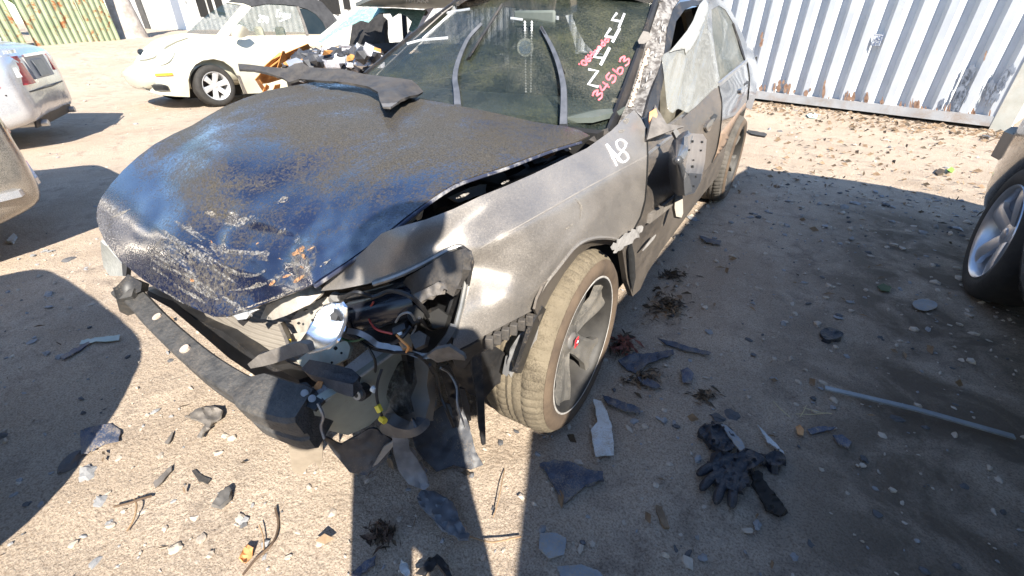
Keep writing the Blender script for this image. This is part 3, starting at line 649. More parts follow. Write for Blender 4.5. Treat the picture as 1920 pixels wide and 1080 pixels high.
# right side, trunk and rear screen of the body
def shell(name, rows, mat, parent, thick=0.006, sub=1):
    """sheet through rows of points"""
    n = len(rows[0]); vs = [p for r in rows for p in r]; fs = []
    for j in range(len(rows)-1):
        for i in range(n-1): fs.append((j*n+i, j*n+i+1, (j+1)*n+i+1, (j+1)*n+i))
    return mesh_obj(name, vs, fs, mat, parent, True, thick, sub)
ys = [-0.55, -0.36, 0.36, 0.6, 1.0, 1.6, 2.2, 2.42, 3.1, 3.5, 3.72]
side = []
for z, w in ((0.22, 0.80), (0.34, 0.86), (0.55, 0.885), (0.75, 0.88), (0.88, 0.83), (0.93, 0.76)):
    row = []
    for y in ys:
        taper = 0.10*sm(3.0, 3.8, y)+0.16*sm(-0.2, -0.6, y); zz = z
        for ay in (0.0, 2.74):
            if abs(y-ay) < 0.38: zz = max(zz, 0.66 if z < 0.7 else z)
        if y < 0.45: zz = min(zz, 0.70+0.10*sm(-.1, .45, y))
        row.append((-(w-taper), y, zz+(0.03 if y > 2 else 0)*(z > .6)))
    side.append(row)
shell('right_side_panel', side, BRONZE, acc)
shell('trunk_lid', [[(x*(1-0.06*t), 3.12+0.62*t, 0.985+0.02*math.sin(t*3)-0.03*x*x) for x in (-.78, -.5, 0, .5, .78)] for t in (0, .35, .7, 1)] + [[(x*.95, 3.76, 0.75) for x in (-.78, -.5, 0, .5, .78)], [(x*.95, 3.80, 0.45) for x in (-.78, -.5, 0, .5, .78)], [(x*.92, 3.74, 0.28) for x in (-.78, -.5, 0, .5, .78)]], SHEEN, acc)
shell('rear_window', [[(x*1.0, 2.62+0.52*t, 1.36-0.38*t) for x in (-.58, -.3, 0, .3, .58)] for t in (0, .5, 1)], GLASS_DARK, acc)
for s in (-1,):
    shell('rear_pillar', [[(s*.60, 2.55, 1.34), (s*.62, 2.66, 1.33)], [(s*.70, 2.75, 1.12), (s*.66, 2.95, 1.10)], [(s*.76, 2.95, .93), (s*.72, 3.2, .95)]], SHEEN, acc)
    shell('front_pillar', [[(s*.575, 1.22, 1.33), (s*.60, 1.32, 1.34)], [(s*.63, .90, 1.14), (s*.67, 1.0, 1.12)], [(s*.67, .58, .96), (s*.74, .66, .94)]], BRONZE, acc)
    shell('door_glass', [[(s*.74, .75, .95), (s*.755, 1.6, .95), (s*.75, 2.85, .97)], [(s*.66, 1.12, 1.17), (s*.67, 1.6, 1.17), (s*.67, 2.7, 1.16)], [(s*.60, 1.34, 1.33), (s*.61, 1.7, 1.36), (s*.60, 2.5, 1.34)]], clear_glass('right_door_glass', (.05, .07, .06), .3), acc)
# ---- left side
fd_out = [(1213, 262), (1240, 250), (1275, 226), (1310, 196), (1346, 160), (1353, 195), (1350, 240), (1343, 280), (1333, 306), (1310, 332), (1280, 362), (1250, 390), (1215, 416), (1186, 446), (1200, 408), (1210, 372), (1213, 320)]
side_ctrl = [(1213, 262, 'x', .825), (1275, 226, 'x', .835), (1346, 160, 'x', .835), (1400, 115, 'x', .80), (1213, 340, 'x', .89), (1280, 300, 'x', .905), (1350, 220, 'x', .905), (1400, 165, 'x', .885), (1186, 446, 'x', .90), (1250, 390, 'x', .905), (1333, 306, 'x', .905), (1385, 215, 'x', .905), (1412, 190, 'x', .86), (1421, 140, 'x', .80), (1412, 96, 'x', .72), (1400, 82, 'x', .69)]
side_fit = depth_fit(side_ctrl)
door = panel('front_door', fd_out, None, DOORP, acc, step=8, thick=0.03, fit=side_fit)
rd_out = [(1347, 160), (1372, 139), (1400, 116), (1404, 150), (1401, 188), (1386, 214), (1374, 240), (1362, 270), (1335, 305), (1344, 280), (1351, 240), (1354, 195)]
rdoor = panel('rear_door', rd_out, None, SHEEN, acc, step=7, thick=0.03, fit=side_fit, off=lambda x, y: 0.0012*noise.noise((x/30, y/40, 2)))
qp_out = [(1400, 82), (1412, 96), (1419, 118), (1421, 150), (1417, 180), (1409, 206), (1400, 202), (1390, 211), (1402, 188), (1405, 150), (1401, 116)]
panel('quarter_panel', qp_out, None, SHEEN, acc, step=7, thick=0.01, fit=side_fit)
# lower half of the rear door: browner film strip
panel('lower_door_film', [(1352, 248), (1398, 192), (1400, 203), (1388, 213), (1374, 240), (1362, 270), (1337, 303), (1344, 278)], None, M('brown_door_film', (0.16, 0.105, 0.07), (0.24, 0.165, 0.12), 14, 0.4, dust=(0.3, 0.22, 0.16), dcov=(.5, .7)), rdoor, step=8, thick=0.001, fit=lambda x, y: side_fit(x, y)*1.0012)
GAPM = M('shut_line_gap', (.004, .004, .004), (.008, .008, .008), 5, 1.0)
strokes('shut_line', [[(1211, 240), (1213.5, 290), (1211.5, 340), (1208.5, 375), (1200.5, 405), (1187, 431)]], lambda x, y: 1.0/(1.0/ffit(x, y)), GAPM, fender, .009, .0035)
strokes('shut_line', [[(1347, 161), (1353, 195), (1350.5, 240), (1343.5, 280), (1334, 305)]], side_fit, GAPM, door, .009, .006)
strokes('shut_line', [[(1401, 117), (1405, 150), (1402, 187)]], side_fit, GAPM, rdoor, .010, .006)
# belt mouldings
def strip(name, pts, fit, mat, parent, w, lift, depth=0.006):
    P3 = [CAM+ray(x, y)/fit(x, y) for x, y in pts]; P3 = catmull([p+(CAM-p).normalized()*lift for p in P3], 8*(len(pts)-1)+1)
    return MB().sweep(P3, [[(-depth, -w/2), (depth, -w/2), (depth, w/2), (-depth, w/2)]]*len(P3), (0, 0, 1)).build(name, mat, parent, sharp=30)
strip('belt_moulding', [(1213, 262), (1240, 250), (1275, 226)], side_fit, GREYPLAST, door, 0.03, 0.008)
strip('belt_moulding', [(1347, 159), (1372, 138), (1400, 115)], side_fit, STEEL, rdoor, 0.022, 0.008)
strip('body_moulding', [(1215, 410), (1250, 384), (1280, 356), (1310, 326)], side_fit, GREYPLAST, door, 0.035, 0.012, 0.010)
strip('door_crease', [(1213, 290), (1235, 273), (1262, 252)], side_fit, STEEL, door, 0.006, 0.004)
# handles: recess, grip
for (hx, hy, par, s) in ((1337, 228, door, 1.0), (1399, 163, rdoor, 0.8)):
    h = panel('door_handle', [(hx-11*s, hy+6*s), (hx-12*s, hy+14*s), (hx-8*s, hy+18*s), (hx-4*s, hy+14*s), (hx-1*s, hy+4*s), (hx+4*s, hy-6*s), (hx-2*s, hy-4*s)], None, SHEEN, par, step=5, thick=0.03, curve=True, fit=lambda x, y: side_fit(x, y)*1.022)
    panel('handle_recess', [(hx-4*s, hy-8*s), (hx+3*s, hy-15*s), (hx+9*s, hy-12*s), (hx+4*s, hy-2*s), (hx-3*s, hy+6*s)], None, BLACK, par, step=5, thick=0.002, fit=lambda x, y: side_fit(x, y)*1.004)
# rocker
rk_out = [(1165, 456), (1188, 440), (1215, 418), (1250, 394), (1310, 335), (1362, 272), (1356, 300), (1346, 330), (1320, 362), (1290, 402), (1262, 440), (1240, 470), (1215, 510), (1200, 543), (1186, 556), (1176, 530), (1170, 490)]
rocker = panel('rocker_panel', rk_out, [(1170, 470, 'x', .895), (1215, 418, 'x', .895), (1310, 335, 'x', .895), (1362, 272, 'x', .895), (1190, 550, 'x', .865), (1262, 440, 'x', .845), (1346, 330, 'x', .845), (1240, 430, 'x', .885)], DOORP, acc, step=8, thick=0.02)
panel('torn_gap', [(1178, 468), (1184, 452), (1190, 480), (1192, 520), (1186, 548), (1181, 520)], [(1182, 460, 'x', .905), (1190, 520, 'x', .893), (1186, 545, 'x', .880), (1178, 480, 'x', .903)], M('black_void', (0.002, 0.002, 0.002), (0.004, 0.004, 0.004), 5, 1.0), rocker, step=7, thick=0.001)
scratches('scrape_marks', [([(1146, 466), (1166, 455), (1188, 440), (1205, 424)], 12), ([(1176, 450), (1200, 432)], 6), ([(1150, 474), (1170, 462)], 4), ([(1205, 470), (1230, 440)], 3)], depth_fit([(1146, 466, 'x', .915), (1205, 424, 'x', .915), (1170, 490, 'x', .91), (1230, 440, 'x', .91)]), WHITEPEEL, rocker, 0.003)
# side windows, frames
fr_out = [(1206, 222), (1218, 182), (1233, 140), (1246, 98), (1252, 50), (1262, 18), (1275, 0), (1300, -8), (1340, -6), (1358, 4), (1372, 22), (1386, 50), (1400, 82), (1401, 116), (1347, 160), (1275, 227), (1213, 262), (1213, 240)]
h1 = [(1226, 226), (1234, 180), (1244, 130), (1254, 88), (1264, 42), (1284, 18), (1308, 12), (1320, 10), (1326, 40), (1334, 100), (1342, 158), (1275, 217), (1235, 244)]
h2 = [(1334, 18), (1348, 10), (1360, 18), (1376, 44), (1388, 76), (1398, 110), (1350, 152), (1343, 110), (1336, 60)]
frame_ctrl = [(1206, 222, 'x', .77), (1246, 98, 'x', .70), (1275, 0, 'x', .62), (1213, 262, 'x', .825), (1275, 227, 'x', .83), (1347, 160, 'x', .83), (1401, 116, 'x', .80), (1400, 82, 'x', .71), (1372, 22, 'x', .62), (1340, -6, 'x', .60), (1335, 60, 'x', .71)]
frame_fit = depth_fit(frame_ctrl)
panel('window_frame', fr_out, None, SHEEN, acc, step=8, thick=0.03, fit=frame_fit, holes=[h1, h2])
panel('rear_door_glass', h2, None, clear_glass('dusty_side_glass', (.06, .08, .07), .45, (.30, .28, .24), (.42, .8), 120, 4, .8), acc, step=9, thick=0.004, fit=lambda x, y: frame_fit(x, y)*0.992)
panel('weatherstrip', [(1218, 182), (1233, 140), (1246, 98), (1252, 50), (1262, 18), (1275, 4), (1300, 0), (1326, 2), (1322, 10), (1300, 10), (1284, 18), (1268, 40), (1258, 88), (1248, 130), (1238, 180), (1230, 226), (1214, 256), (1207, 222)], None, BLACK, acc, step=7, thick=.01, fit=lambda x, y: frame_fit(x, y)*1.004)
strip('glass_divider', [(1374, 44), (1384, 76), (1396, 112)], frame_fit, BLACK, acc, 0.012, 0.006)
# black inner trim and sail behind the mirror
panel('mirror_sail', [(1213, 262), (1222, 225), (1228, 196), (1240, 215), (1250, 232), (1284, 237), (1262, 244), (1240, 252)], [(1213, 262, 'x', .84), (1228, 200, 'x', .80), (1284, 237, 'x', .90), (1250, 235, 'x', .87)], GREYPLAST, acc, step=7, thick=0.015)
panel('torn_foam', [(1218, 210), (1230, 203), (1233, 215), (1228, 228), (1221, 240), (1217, 225)], [(1224, 215, 'x', .815)], M('orange_foam', (.5, .22, .1), (.62, .34, .18), 30, .9), acc, step=6, thick=0.01)
# hanging door mirror
mir = empty('door_mirror', (0.95, 0.5, 0.8), 0, acc); mir.location = (0, 0, 0)
MIRD = M('mirror_shell', (0.085, 0.088, 0.092), (0.12, 0.12, 0.125), 8, 0.3, 0.3, coat=.5)
MIRG = M('grey_mirror_backing', (0.17, 0.17, 0.18), (0.27, 0.27, 0.28), 10, 0.3, 0.3)
panel('mirror_housing', [(1254, 282), (1262, 262), (1280, 248), (1290, 244), (1292, 262), (1288, 300), (1282, 340), (1284, 366), (1270, 367), (1259, 355), (1254, 330)], [(1254, 300, 'x', .915), (1266, 300, 'x', 1.0), (1290, 300, 'x', 1.005), (1290, 246, 'x', .97), (1270, 366, 'x', .99), (1258, 350, 'x', .955)], MIRD, mir, step=6, thick=0.03)
mf = depth_fit([(1290, 256, 'x', .99), (1324, 262, 'x', .955), (1284, 364, 'x', 1.0), (1315, 340, 'x', .97), (1306, 300, 'x', .985)])
panel('mirror_backing', [(1290, 256), (1297, 250), (1318, 251), (1325, 262), (1322, 302), (1314, 340), (1302, 362), (1284, 367), (1281, 350), (1288, 302)], None, MIRG, mir, step=6, thick=0.012, fit=mf)
panel('mirror_lower_cap', [(1289, 324), (1316, 326), (1313, 342), (1302, 362), (1284, 367), (1282, 350)], None, MIRD, mir, step=6, thick=0.004, fit=lambda x, y: mf(x, y)*1.006)
hb = M('dark_socket', (.004, .004, .004), (.006, .006, .006), 5, .9)
for (x, y, s) in ((1299, 265, 2.4), (1317, 266, 2.2), (1293, 281, 1.8), (1315, 282, 1.8), (1301, 300, 1.6), (1299, 312, 2.4), (1291, 328, 1.6), (1305, 331, 2), (1287, 339, 1.8), (1301, 349, 2.2)):
    s *= .75; panel('socket', [(x-s, y-s*1.2), (x+s, y-s*1.2), (x+s, y+s*1.2), (x-s, y+s*1.2)], None, hb, mir, step=6, thick=0.0005, fit=lambda a, b: mf(a, b)*1.012)
panel('mirror_arm', [(1262, 246), (1268, 240), (1276, 252), (1284, 262), (1280, 275), (1270, 262)], [(1268, 255, 'x', .93)], BLACK, mir, step=5, thick=0.02)
panel('moulding_stub', [(1266, 366), (1280, 366), (1281, 400), (1278, 408), (1268, 406), (1265, 390)], [(1272, 370, 'x', .95), (1272, 405, 'x', .94)], M('tan_plastic_stub', (.17, .15, .12), (.23, .2, .165), 20, .6), acc, step=6, thick=0.03)
# plastic film taped over the driver's window
FILM = clear_glass('milky_plastic_film', (0.36, 0.36, 0.33), 0.36, (0.40, 0.39, 0.35), (0.55, 0.95), 14, 6, .9, .6)
film_fit = lambda x, y: frame_fit(x, y)*1.012
def film_off(x, y): return 0.020*noise.noise((x/9.0+y/34, y/60, 4))+0.009*noise.noise((x/4.0+y/18, y/40, 1))
film = panel('plastic_film', [(1321, -2), (1329, 3), (1329, 30), (1327, 54), (1334, 60), (1340, 90), (1346, 130), (1351, 162), (1340, 180), (1334, 196), (1318, 196), (1305, 206), (1290, 212), (1272, 204), (1262, 212), (1252, 203), (1248, 170), (1245, 140), (1242, 106), (1256, 95), (1270, 80), (1288, 58), (1300, 38), (1306, 22), (1312, 8)], None, FILM, None, step=4, thick=0.001, fit=film_fit, off=film_off, curve=True)
tag(film, 'torn milky plastic film hanging over the open driver window of the wrecked sedan', 'plastic film')
TAPE = M('milky_folded_film', (0.24, 0.24, 0.225), (0.33, 0.33, 0.31), 12, 0.4)
panel('cabin_shade_panel', [(1222, 240), (1240, 110), (1256, 40), (1280, 8), (1335, 0), (1352, 60), (1356, 150), (1280, 222)], [(1222, 240, 'x', .55), (1280, 8, 'x', .40), (1335, 0, 'x', .40), (1356, 150, 'x', .48), (1280, 222, 'x', .55)], M('dark_cabin_shade', (.012, .012, .012), (.03, .028, .026), 10, .9), acc, step=14, thick=.01)  # dark backing sheet, stands in for the unlit cabin behind the window
panel('tan_pillar_trim', [(1282, 18), (1296, 16), (1302, 40), (1298, 60), (1290, 56), (1286, 36)], [(1282, 18, 'x', .52), (1302, 40, 'x', .53), (1290, 56, 'x', .55)], M('tan_trim', (.22, .15, .08), (.3, .21, .12), 10, .5), acc, step=7, thick=.02)
panel('folded_edge', [(1321, -2), (1329, 3), (1328, 22), (1318, 48), (1308, 74), (1296, 92), (1286, 102), (1284, 92), (1270, 94), (1256, 98), (1270, 80), (1288, 58), (1300, 38), (1306, 22), (1312, 8)], None, TAPE, film, step=5, thick=0.001, fit=lambda x, y: film_fit(x, y)*1.006, off=film_off)
# wheels of the wreck
MUDDY = M('muddy_tyre', (0.115, 0.094, 0.064), (0.175, 0.145, 0.10), 7, 0.9, bump=0.35, bscale=40, dust=(0.075, 0.062, 0.046), dcov=(.56, .74), dscale=9)
GREYT = M('grey_dusty_tyre', (0.05, 0.046, 0.04), (0.10, 0.09, 0.078), 9, 0.9, bump=.3, bscale=40)
SIDEW = None
RIMM = M('brake_dusted_grey_rim', (0.15, 0.145, 0.135), (0.22, 0.212, 0.20), 12, 0.28, 0.6, dust=(0.19, 0.165, 0.13), dcov=(.52, .80), dscale=6)
RED = M('red_cap_emblem', (0.55, 0.03, 0.04), (0.65, 0.05, 0.06), 30, 0.35)
DARKB = M('shaded_rim_barrel', (.02, .019, .018), (.045, .042, .038), 12, .6, .2)  # barrel darkened to paint shade into the gaps between the spokes
fw = make_wheel(acc, (0.78, 0.05, 0.318), 0.32, 0.225, 0.236, 5, 1, MUDDY, RIMM, M('grey_cap', (.2, .19, .18), (.28, .27, .26), 20, .35, .5), 'twin', True, math.radians(2), 0.045, spin=0.45, barrel=DARKB)
rw = make_wheel(acc, (0.765, 2.74, 0.318), 0.32, 0.225, 0.236, 5, 1, GREYT, RIMM, RED, 'twin', True, 0, 0.045, spin=0.9, barrel=DARKB)
for s_ in (0.0, 2.74): make_wheel(acc, (-0.775, s_, 0.318), 0.32, 0.225, 0.236, 5, -1, RUBBER, RIMM, RED, 'twin', False, 0, 0.045)
# scuffed white rim lip and brown sidewall of the front tyre; cap emblem
LIP = M('scuffed_rim_lip', (0.35, 0.33, 0.31), (0.62, 0.6, 0.57), 25, 0.5, 0.3)
MB().lathe([(0.2335, 0.1115), (0.2405, 0.1145), (0.2425, 0.1135), (0.2435, 0.108)], 80).build('rim_lip', LIP, fw)
SIDEM = M('brown_tyre_sidewall', (0.06, 0.042, 0.029), (0.11, 0.078, 0.052), 9, 0.85, bump=0.2)
for w_ in (fw, rw): MB().lathe([(0.243, 0.1115), (0.252, 0.1175), (0.268, 0.1215), (0.285, 0.1195), (0.298, 0.1085)], 80).build('sidewall', SIDEM, w_)
mb = MB()
for a in range(1):
    mb.sweep([Vector((0.0755+0.003, 0.0, 0)), Vector((0.0775+0.003, 0, 0))], [[(-.014, -.017), (.014, -.017), (.014, .017), (-.014, .017)]]*2, (0, 0, 1))
mb.build('cap_emblem', RED, fw)
mb = MB(); x = 0.0812
for (y0, z0, y1, z1) in ((-.008, -.011, -.006, .011), (.008, -.011, .006, .011), (-.007, 0, .007, 0)):
    mb.tube([(x, y0, z0), (x, y1, z1)], 0.0016, 5)
mb.build('cap_letter', CHROME, fw)

# ---- inside of the wreck: floor, firewall, engine, dash, seats
VOID = M('cavity_shade_black', (0.006, 0.006, 0.006), (0.014, 0.013, 0.012), 10, 0.85)  # near-black colour standing in for the shade inside bays and openings
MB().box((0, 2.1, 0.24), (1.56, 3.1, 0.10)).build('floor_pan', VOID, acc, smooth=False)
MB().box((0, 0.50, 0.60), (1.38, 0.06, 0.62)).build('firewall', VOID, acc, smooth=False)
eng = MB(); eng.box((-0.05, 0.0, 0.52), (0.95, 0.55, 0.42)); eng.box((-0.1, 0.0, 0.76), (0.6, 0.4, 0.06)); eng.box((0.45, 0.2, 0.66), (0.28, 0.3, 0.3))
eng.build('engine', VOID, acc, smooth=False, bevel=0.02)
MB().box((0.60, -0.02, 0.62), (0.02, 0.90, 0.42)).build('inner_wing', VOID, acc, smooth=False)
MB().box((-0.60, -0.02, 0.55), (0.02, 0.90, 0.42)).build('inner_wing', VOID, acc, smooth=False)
DASH = M('dusty_green_grey_dash', (0.07, 0.085, 0.075), (0.11, 0.125, 0.11), 8, 0.7)
shell('dashboard', [[(x, 0.62-0.10*(1-x*x), 0.93) for x in (-.66, -.33, 0, .33, .66)], [(x, 0.85, 0.965+0.03*math.exp(-((x-.36)/.18)**2)) for x in (-.68, -.33, 0, .33, .68)], [(x, 1.0, 0.93) for x in (-.68, -.33, 0, .33, .68)], [(x, 1.02, 0.70) for x in (-.68, -.33, 0, .33, .68)]], DASH, acc, 0.02)
SEAT = M('tan_seat_cloth', (0.26, 0.24, 0.19), (0.33, 0.30, 0.24), 30, 0.9)
for sx in (-.36, .36):
    b = MB(); b.box((sx, 1.55, 0.45), (.5, .5, .16)); b.box((sx, 1.83, 0.78), (.48, .13, .62), Matrix.Rotation(math.radians(-14), 3, 'X')); b.box((sx, 1.93, 1.16), (.26, .10, .18), Matrix.Rotation(math.radians(-12), 3, 'X'))
    b.build('seat', SEAT, acc, bevel=0.04)
b = MB(); b.box((0, 2.45, 0.45), (1.3, .5, .18)); b.box((0, 2.72, 0.75), (1.3, .14, .5), Matrix.Rotation(math.radians(-18), 3, 'X')); b.build('rear_seat', SEAT, acc, bevel=0.04)
mb = MB(); cst = Vector((.36, 1.12, .95)); Rm = Matrix.Rotation(math.radians(-62), 3, 'X')
mb.tube([cst+Rm @ Vector((.185*math.cos(a), .185*math.sin(a), 0)) for a in [i*2*math.pi/24 for i in range(25)]], .014, 8, False)
mb.box(cst, (.14, .1, .05), Rm); mb.box(cst, (.36, .03, .02), Rm)
mb.build('steering_wheel', BLACK, acc)
mb = MB(); mb.box(YP(1002, 36, 1.0), (.22, .02, .07)); mb.build('rear_view_mirror', DASH, acc, bevel=.01)
# prayer beads and medallion hung from the mirror
bd = empty('bead_necklace', YP(990, 175, .95)); tag(bd, 'white bead strings with round blue medallion hanging behind the windshield', 'beads')
PEARL = M('pearl_beads', (.75, .76, .74), (.85, .86, .84), 30, .3)
mb = MB(); inv = Vector(bd.location)
def ball(mb, c, r):
    vs = [Vector(c)+Vector(v)*r for v in ((1, 0, 0), (-1, 0, 0), (0, 1, 0), (0, -1, 0), (0, 0, 1), (0, 0, -1))]
    mb.add(vs, [(0, 2, 4), (2, 1, 4), (1, 3, 4), (3, 0, 4), (2, 0, 5), (1, 2, 5), (3, 1, 5), (0, 3, 5)])
for x0, x1 in ((984, 986), (997, 995)):
    for i in range(26): ball(mb, YP(x0+(x1-x0)*i/25, 42+i*5.2, .93)-inv, .0072)
o = mb.build('bead_strings', PEARL, bd); o['kind'] = 'stuff'
def disc(name, c, nrm, r, mat, parent, th=0.006, n=28):
    q = nrm.to_track_quat('Z', 'Y'); vs = []; fs = []
    for z in (0, th):
        for j in range(n): a = 2*math.pi*j/n; vs.append(Vector(c)+q @ Vector((r*math.cos(a), r*math.sin(a), z)))
    fs = [tuple(range(n))[::-1], tuple(range(n, 2*n))]+[(j, (j+1) % n, n+(j+1) % n, n+j) for j in range(n)]
    return mesh_obj(name, vs, fs, mat, parent, False)
fc = (CAM-YP(985, 89, .92)).normalized()
disc('medallion', YP(985, 89, .92)-inv, fc, .038, M('medallion_pale_rim', (.55, .58, .52), (.65, .67, .6), 40, .5), bd)
disc('medallion_field', YP(985, 89, .92)-inv+fc*.005, fc, .028, M('medallion_blue', (.10, .22, .40), (.5, .55, .55), 70, .5), bd, .004)
disc('medallion_crest', YP(985, 89, .92)-inv+fc*.008, fc, .013, M('medallion_crest', (.55, .6, .6), (.2, .3, .45), 90, .5), bd, .003, 6)

# ---- front end
LIN0 = M('torn_black_liner', (.012, .013, .016), (.03, .031, .036), 9, .5, dust=(.16, .135, .11), dcov=(.60, .85), dscale=8)
STEELW = M('pale_primered_metal', (.42, .39, .34), (.60, .56, .50), 18, .5, .15, dust=(.35, .27, .19), dcov=(.6, .75), dscale=9)
beam_px = [(238, 553), (268, 572), (305, 612), (350, 655), (400, 697), (450, 730), (500, 757), (555, 778), (592, 786)]
BEAMM = M('gritty_black_bumper_beam', (.035, .035, .035), (.075, .072, .068), 30, .7, bump=.5, bscale=90, dust=(.15, .13, .11), dcov=(.56, .86), dscale=12, dfine=140)
bp = catmull([ZP(x, y, .455) for x, y in beam_px], 44); secs = []
for i in range(44):
    t = i/43; e = sm(.66, .76, t); w = .030+.020*e; h = .046+.026*e-.008*sm(.12, 0, t)
    if t > .95: w *= 1-.15*(t-.95)/.05
    secs.append([(-w*.85, -h), (-w, -h*.85), (-w, h*.85), (-w*.85, h), (w*.86, h), (w*1.02, h*.84), (w*1.02, h*.12), (w*.86, 0), (w*.86, -h*.2), (w*1.0, -h*.3), (w*1.0, -h*.85), (w*.85, -h)])
beam = MB().sweep(bp, secs, Vector((0, -.25, 1))).build('bumper_beam', BEAMM, acc, sharp=28)
def bp_fit(ax='z', v=.5): return depth_fit([(200, 500, ax, v), (600, 500, ax, v), (200, 800, ax, v), (700, 800, ax, v)])
TANP = M('tan_dirty_plastic', (.22, .18, .135), (.30, .25, .19), 15, .8)
RUSTYBOLT = M('rust_ringed_bolt', (.45, .35, .27), (.6, .5, .42), 40, .6, .3)
for (x, y) in ((297, 597), (349, 657)):
    c = ZP(x+0, y-1, .497); disc('bolt', c, Vector((0, -.4, 1)).normalized(), .013, RUSTYBOLT, beam, .008, 12)
# chrome-lined tear at the beam end
MB().tube(catmull([ZP(596, 756, .52), ZP(606, 780, .49), ZP(602, 800, .45), ZP(608, 822, .42)], 14), .004, 6).build('torn_edge', M('scuffed_edge_metal', (.16, .16, .17), (.26, .26, .27), 20, .4, .5), beam)
bl = panel('beam_bracket', [(215, 540), (240, 514), (266, 530), (264, 546), (234, 560), (220, 562)], [(215, 540, 'z', .54), (240, 514, 'z', .56), (266, 530, 'z', .54), (230, 560, 'z', .50)], BLACK, acc, step=8, thick=.03)
panel('beam_end', [(218, 562), (246, 556), (262, 566), (266, 584), (240, 592), (224, 584)], [(218, 562, 'z', .50), (262, 566, 'z', .48), (240, 592, 'z', .40)], BEAMM, acc, step=8, thick=.03)
panel('right_headlight', [(188, 452), (200, 462), (226, 492), (238, 502), (236, 518), (205, 517), (194, 500), (190, 476)], [(188, 452, 'y', -.62), (226, 492, 'y', -.62), (236, 518, 'y', -.66), (194, 500, 'y', -.58)], clear_glass('scuffed_lens', (.5, .52, .5), .5, (.5, .5, .46), (.4, .7)), acc, step=7, thick=.01)
panel('headlight_rim', [(228, 492), (238, 500), (236, 518), (230, 517)], [(232, 505, 'y', -.67)], BLACK, acc, step=6, thick=.02)
# lower cross member
lc = panel('lower_crossmember', [(268, 540), (300, 556), (330, 566), (365, 598), (420, 622), (488, 676), (560, 712), (566, 732), (520, 726), (478, 704), (430, 672), (372, 622), (320, 578), (280, 556)], [(268, 540, 'z', .40), (420, 622, 'z', .40), (560, 712, 'z', .40), (372, 622, 'z', .34), (520, 726, 'z', .34)], BLACK, acc, step=9, thick=.05)
# condenser with fins
def fin_mat():
    m, nt, p, vec = base_mat('condenser_fins'); L = nt.links.new
    w = nt.nodes.new('ShaderNodeTexWave'); w.wave_type = 'BANDS'; w.bands_direction = 'Z'; w.inputs['Scale'].default_value = 28; w.inputs['Distortion'].default_value = .3; L(vec, w.inputs['Vector'])
    w2 = nt.nodes.new('ShaderNodeTexWave'); w2.bands_direction = 'X'; w2.inputs['Scale'].default_value = 90; L(vec, w2.inputs['Vector'])
    n = noise_node(nt, vec, 9, 5); r = ramp(nt, [(.3, (.16, .14, .12)), (.7, (.30, .27, .23))]); L(n.outputs['Fac'], r.inputs['Fac'])
    c = mixcol(nt, w.outputs['Fac'], r.outputs['Color'], (.23, .205, .175)); L(c, p.inputs['Base Color']); p.inputs['Roughness'].default_value = .7; p.inputs['Metallic'].default_value = .2
    b = nt.nodes.new('ShaderNodeBump'); b.inputs['Distance'].default_value = .004; b.inputs['Strength'].default_value = .8; L(w.outputs['Fac'], b.inputs['Height'])
    b2 = nt.nodes.new('ShaderNodeBump'); b2.inputs['Distance'].default_value = .0015; b2.inputs['Strength'].default_value = .5; L(w2.outputs['Fac'], b2.inputs['Height']); L(b.outputs[0], b2.inputs['Normal']); L(b2.outputs[0], p.inputs['Normal'])
    return m
panel('condenser', [(380, 588), (440, 578), (500, 562), (560, 545), (610, 590), (640, 660), (650, 715), (600, 716), (560, 712), (488, 676), (420, 622)], [(390, 592, 'y', -.58), (560, 548, 'y', -.44), (640, 690, 'y', -.50), (560, 712, 'y', -.57), (440, 640, 'y', -.60)], fin_mat(), acc, step=14, thick=.02)
# latch bits under the hood lip
panel('hood_latch', [(424, 596), (432, 580), (452, 572), (470, 574), (486, 580), (472, 586), (462, 598), (446, 600), (438, 592)], [(424, 596, 'z', .60), (452, 572, 'z', .63), (486, 580, 'z', .62)], STEEL, acc, step=6, thick=.012)
panel('latch_striker', [(446, 604), (458, 592), (474, 590), (468, 600), (456, 612)], [(446, 604, 'z', .57), (474, 590, 'z', .58), (456, 612, 'z', .55)], BLACK, acc, step=6, thick=.01)
# radiator support pieces, pale and bent
def pp(name, poly, ctrl, mat, th=.006, step=7, off=None, curve=False, parent=None): return panel(name, poly, ctrl, mat, parent or acc, step=step, thick=th, off=off, curve=curve)
wav = lambda a: (lambda x, y: a*noise.noise((x/9, y/9, 3.3)))
pp('radiator_support', [(488, 598), (500, 572), (540, 556), (560, 547), (572, 537), (600, 537), (608, 546), (582, 570), (536, 592), (512, 600)], [(488, 598, 'y', -.57), (600, 537, 'y', -.52), (560, 560, 'y', -.58), (512, 600, 'y', -.58)], STEELW, .008, 6, wav(.008))
sp_ = pp('support_bracket', [(545, 600), (560, 582), (590, 566), (612, 556), (632, 562), (628, 578), (612, 592), (594, 612), (576, 628), (558, 624)], [(545, 600, 'y', -.52), (630, 562, 'y', -.50), (594, 612, 'y', -.54), (560, 624, 'y', -.53)], STEELW, .012, 5, wav(.014))
for (x, y, r) in ((574, 583, 5), (560, 606, 3.5), (602, 572, 4), (586, 600, 3)):
    pp('bracket_hole', smooth_poly([(x-r, y), (x, y-r*.8), (x+r, y), (x, y+r*.8)], 3), [(x, y, 'y', -.556)], VOID, .001, 5, parent=sp_)
pp('bracket_rod', [(526, 606), (534, 602), (548, 630), (552, 648), (544, 650), (538, 632)], [(526, 606, 'y', -.58), (550, 648, 'y', -.60), (540, 630, 'y', -.59)], GREYPLAST, .008)
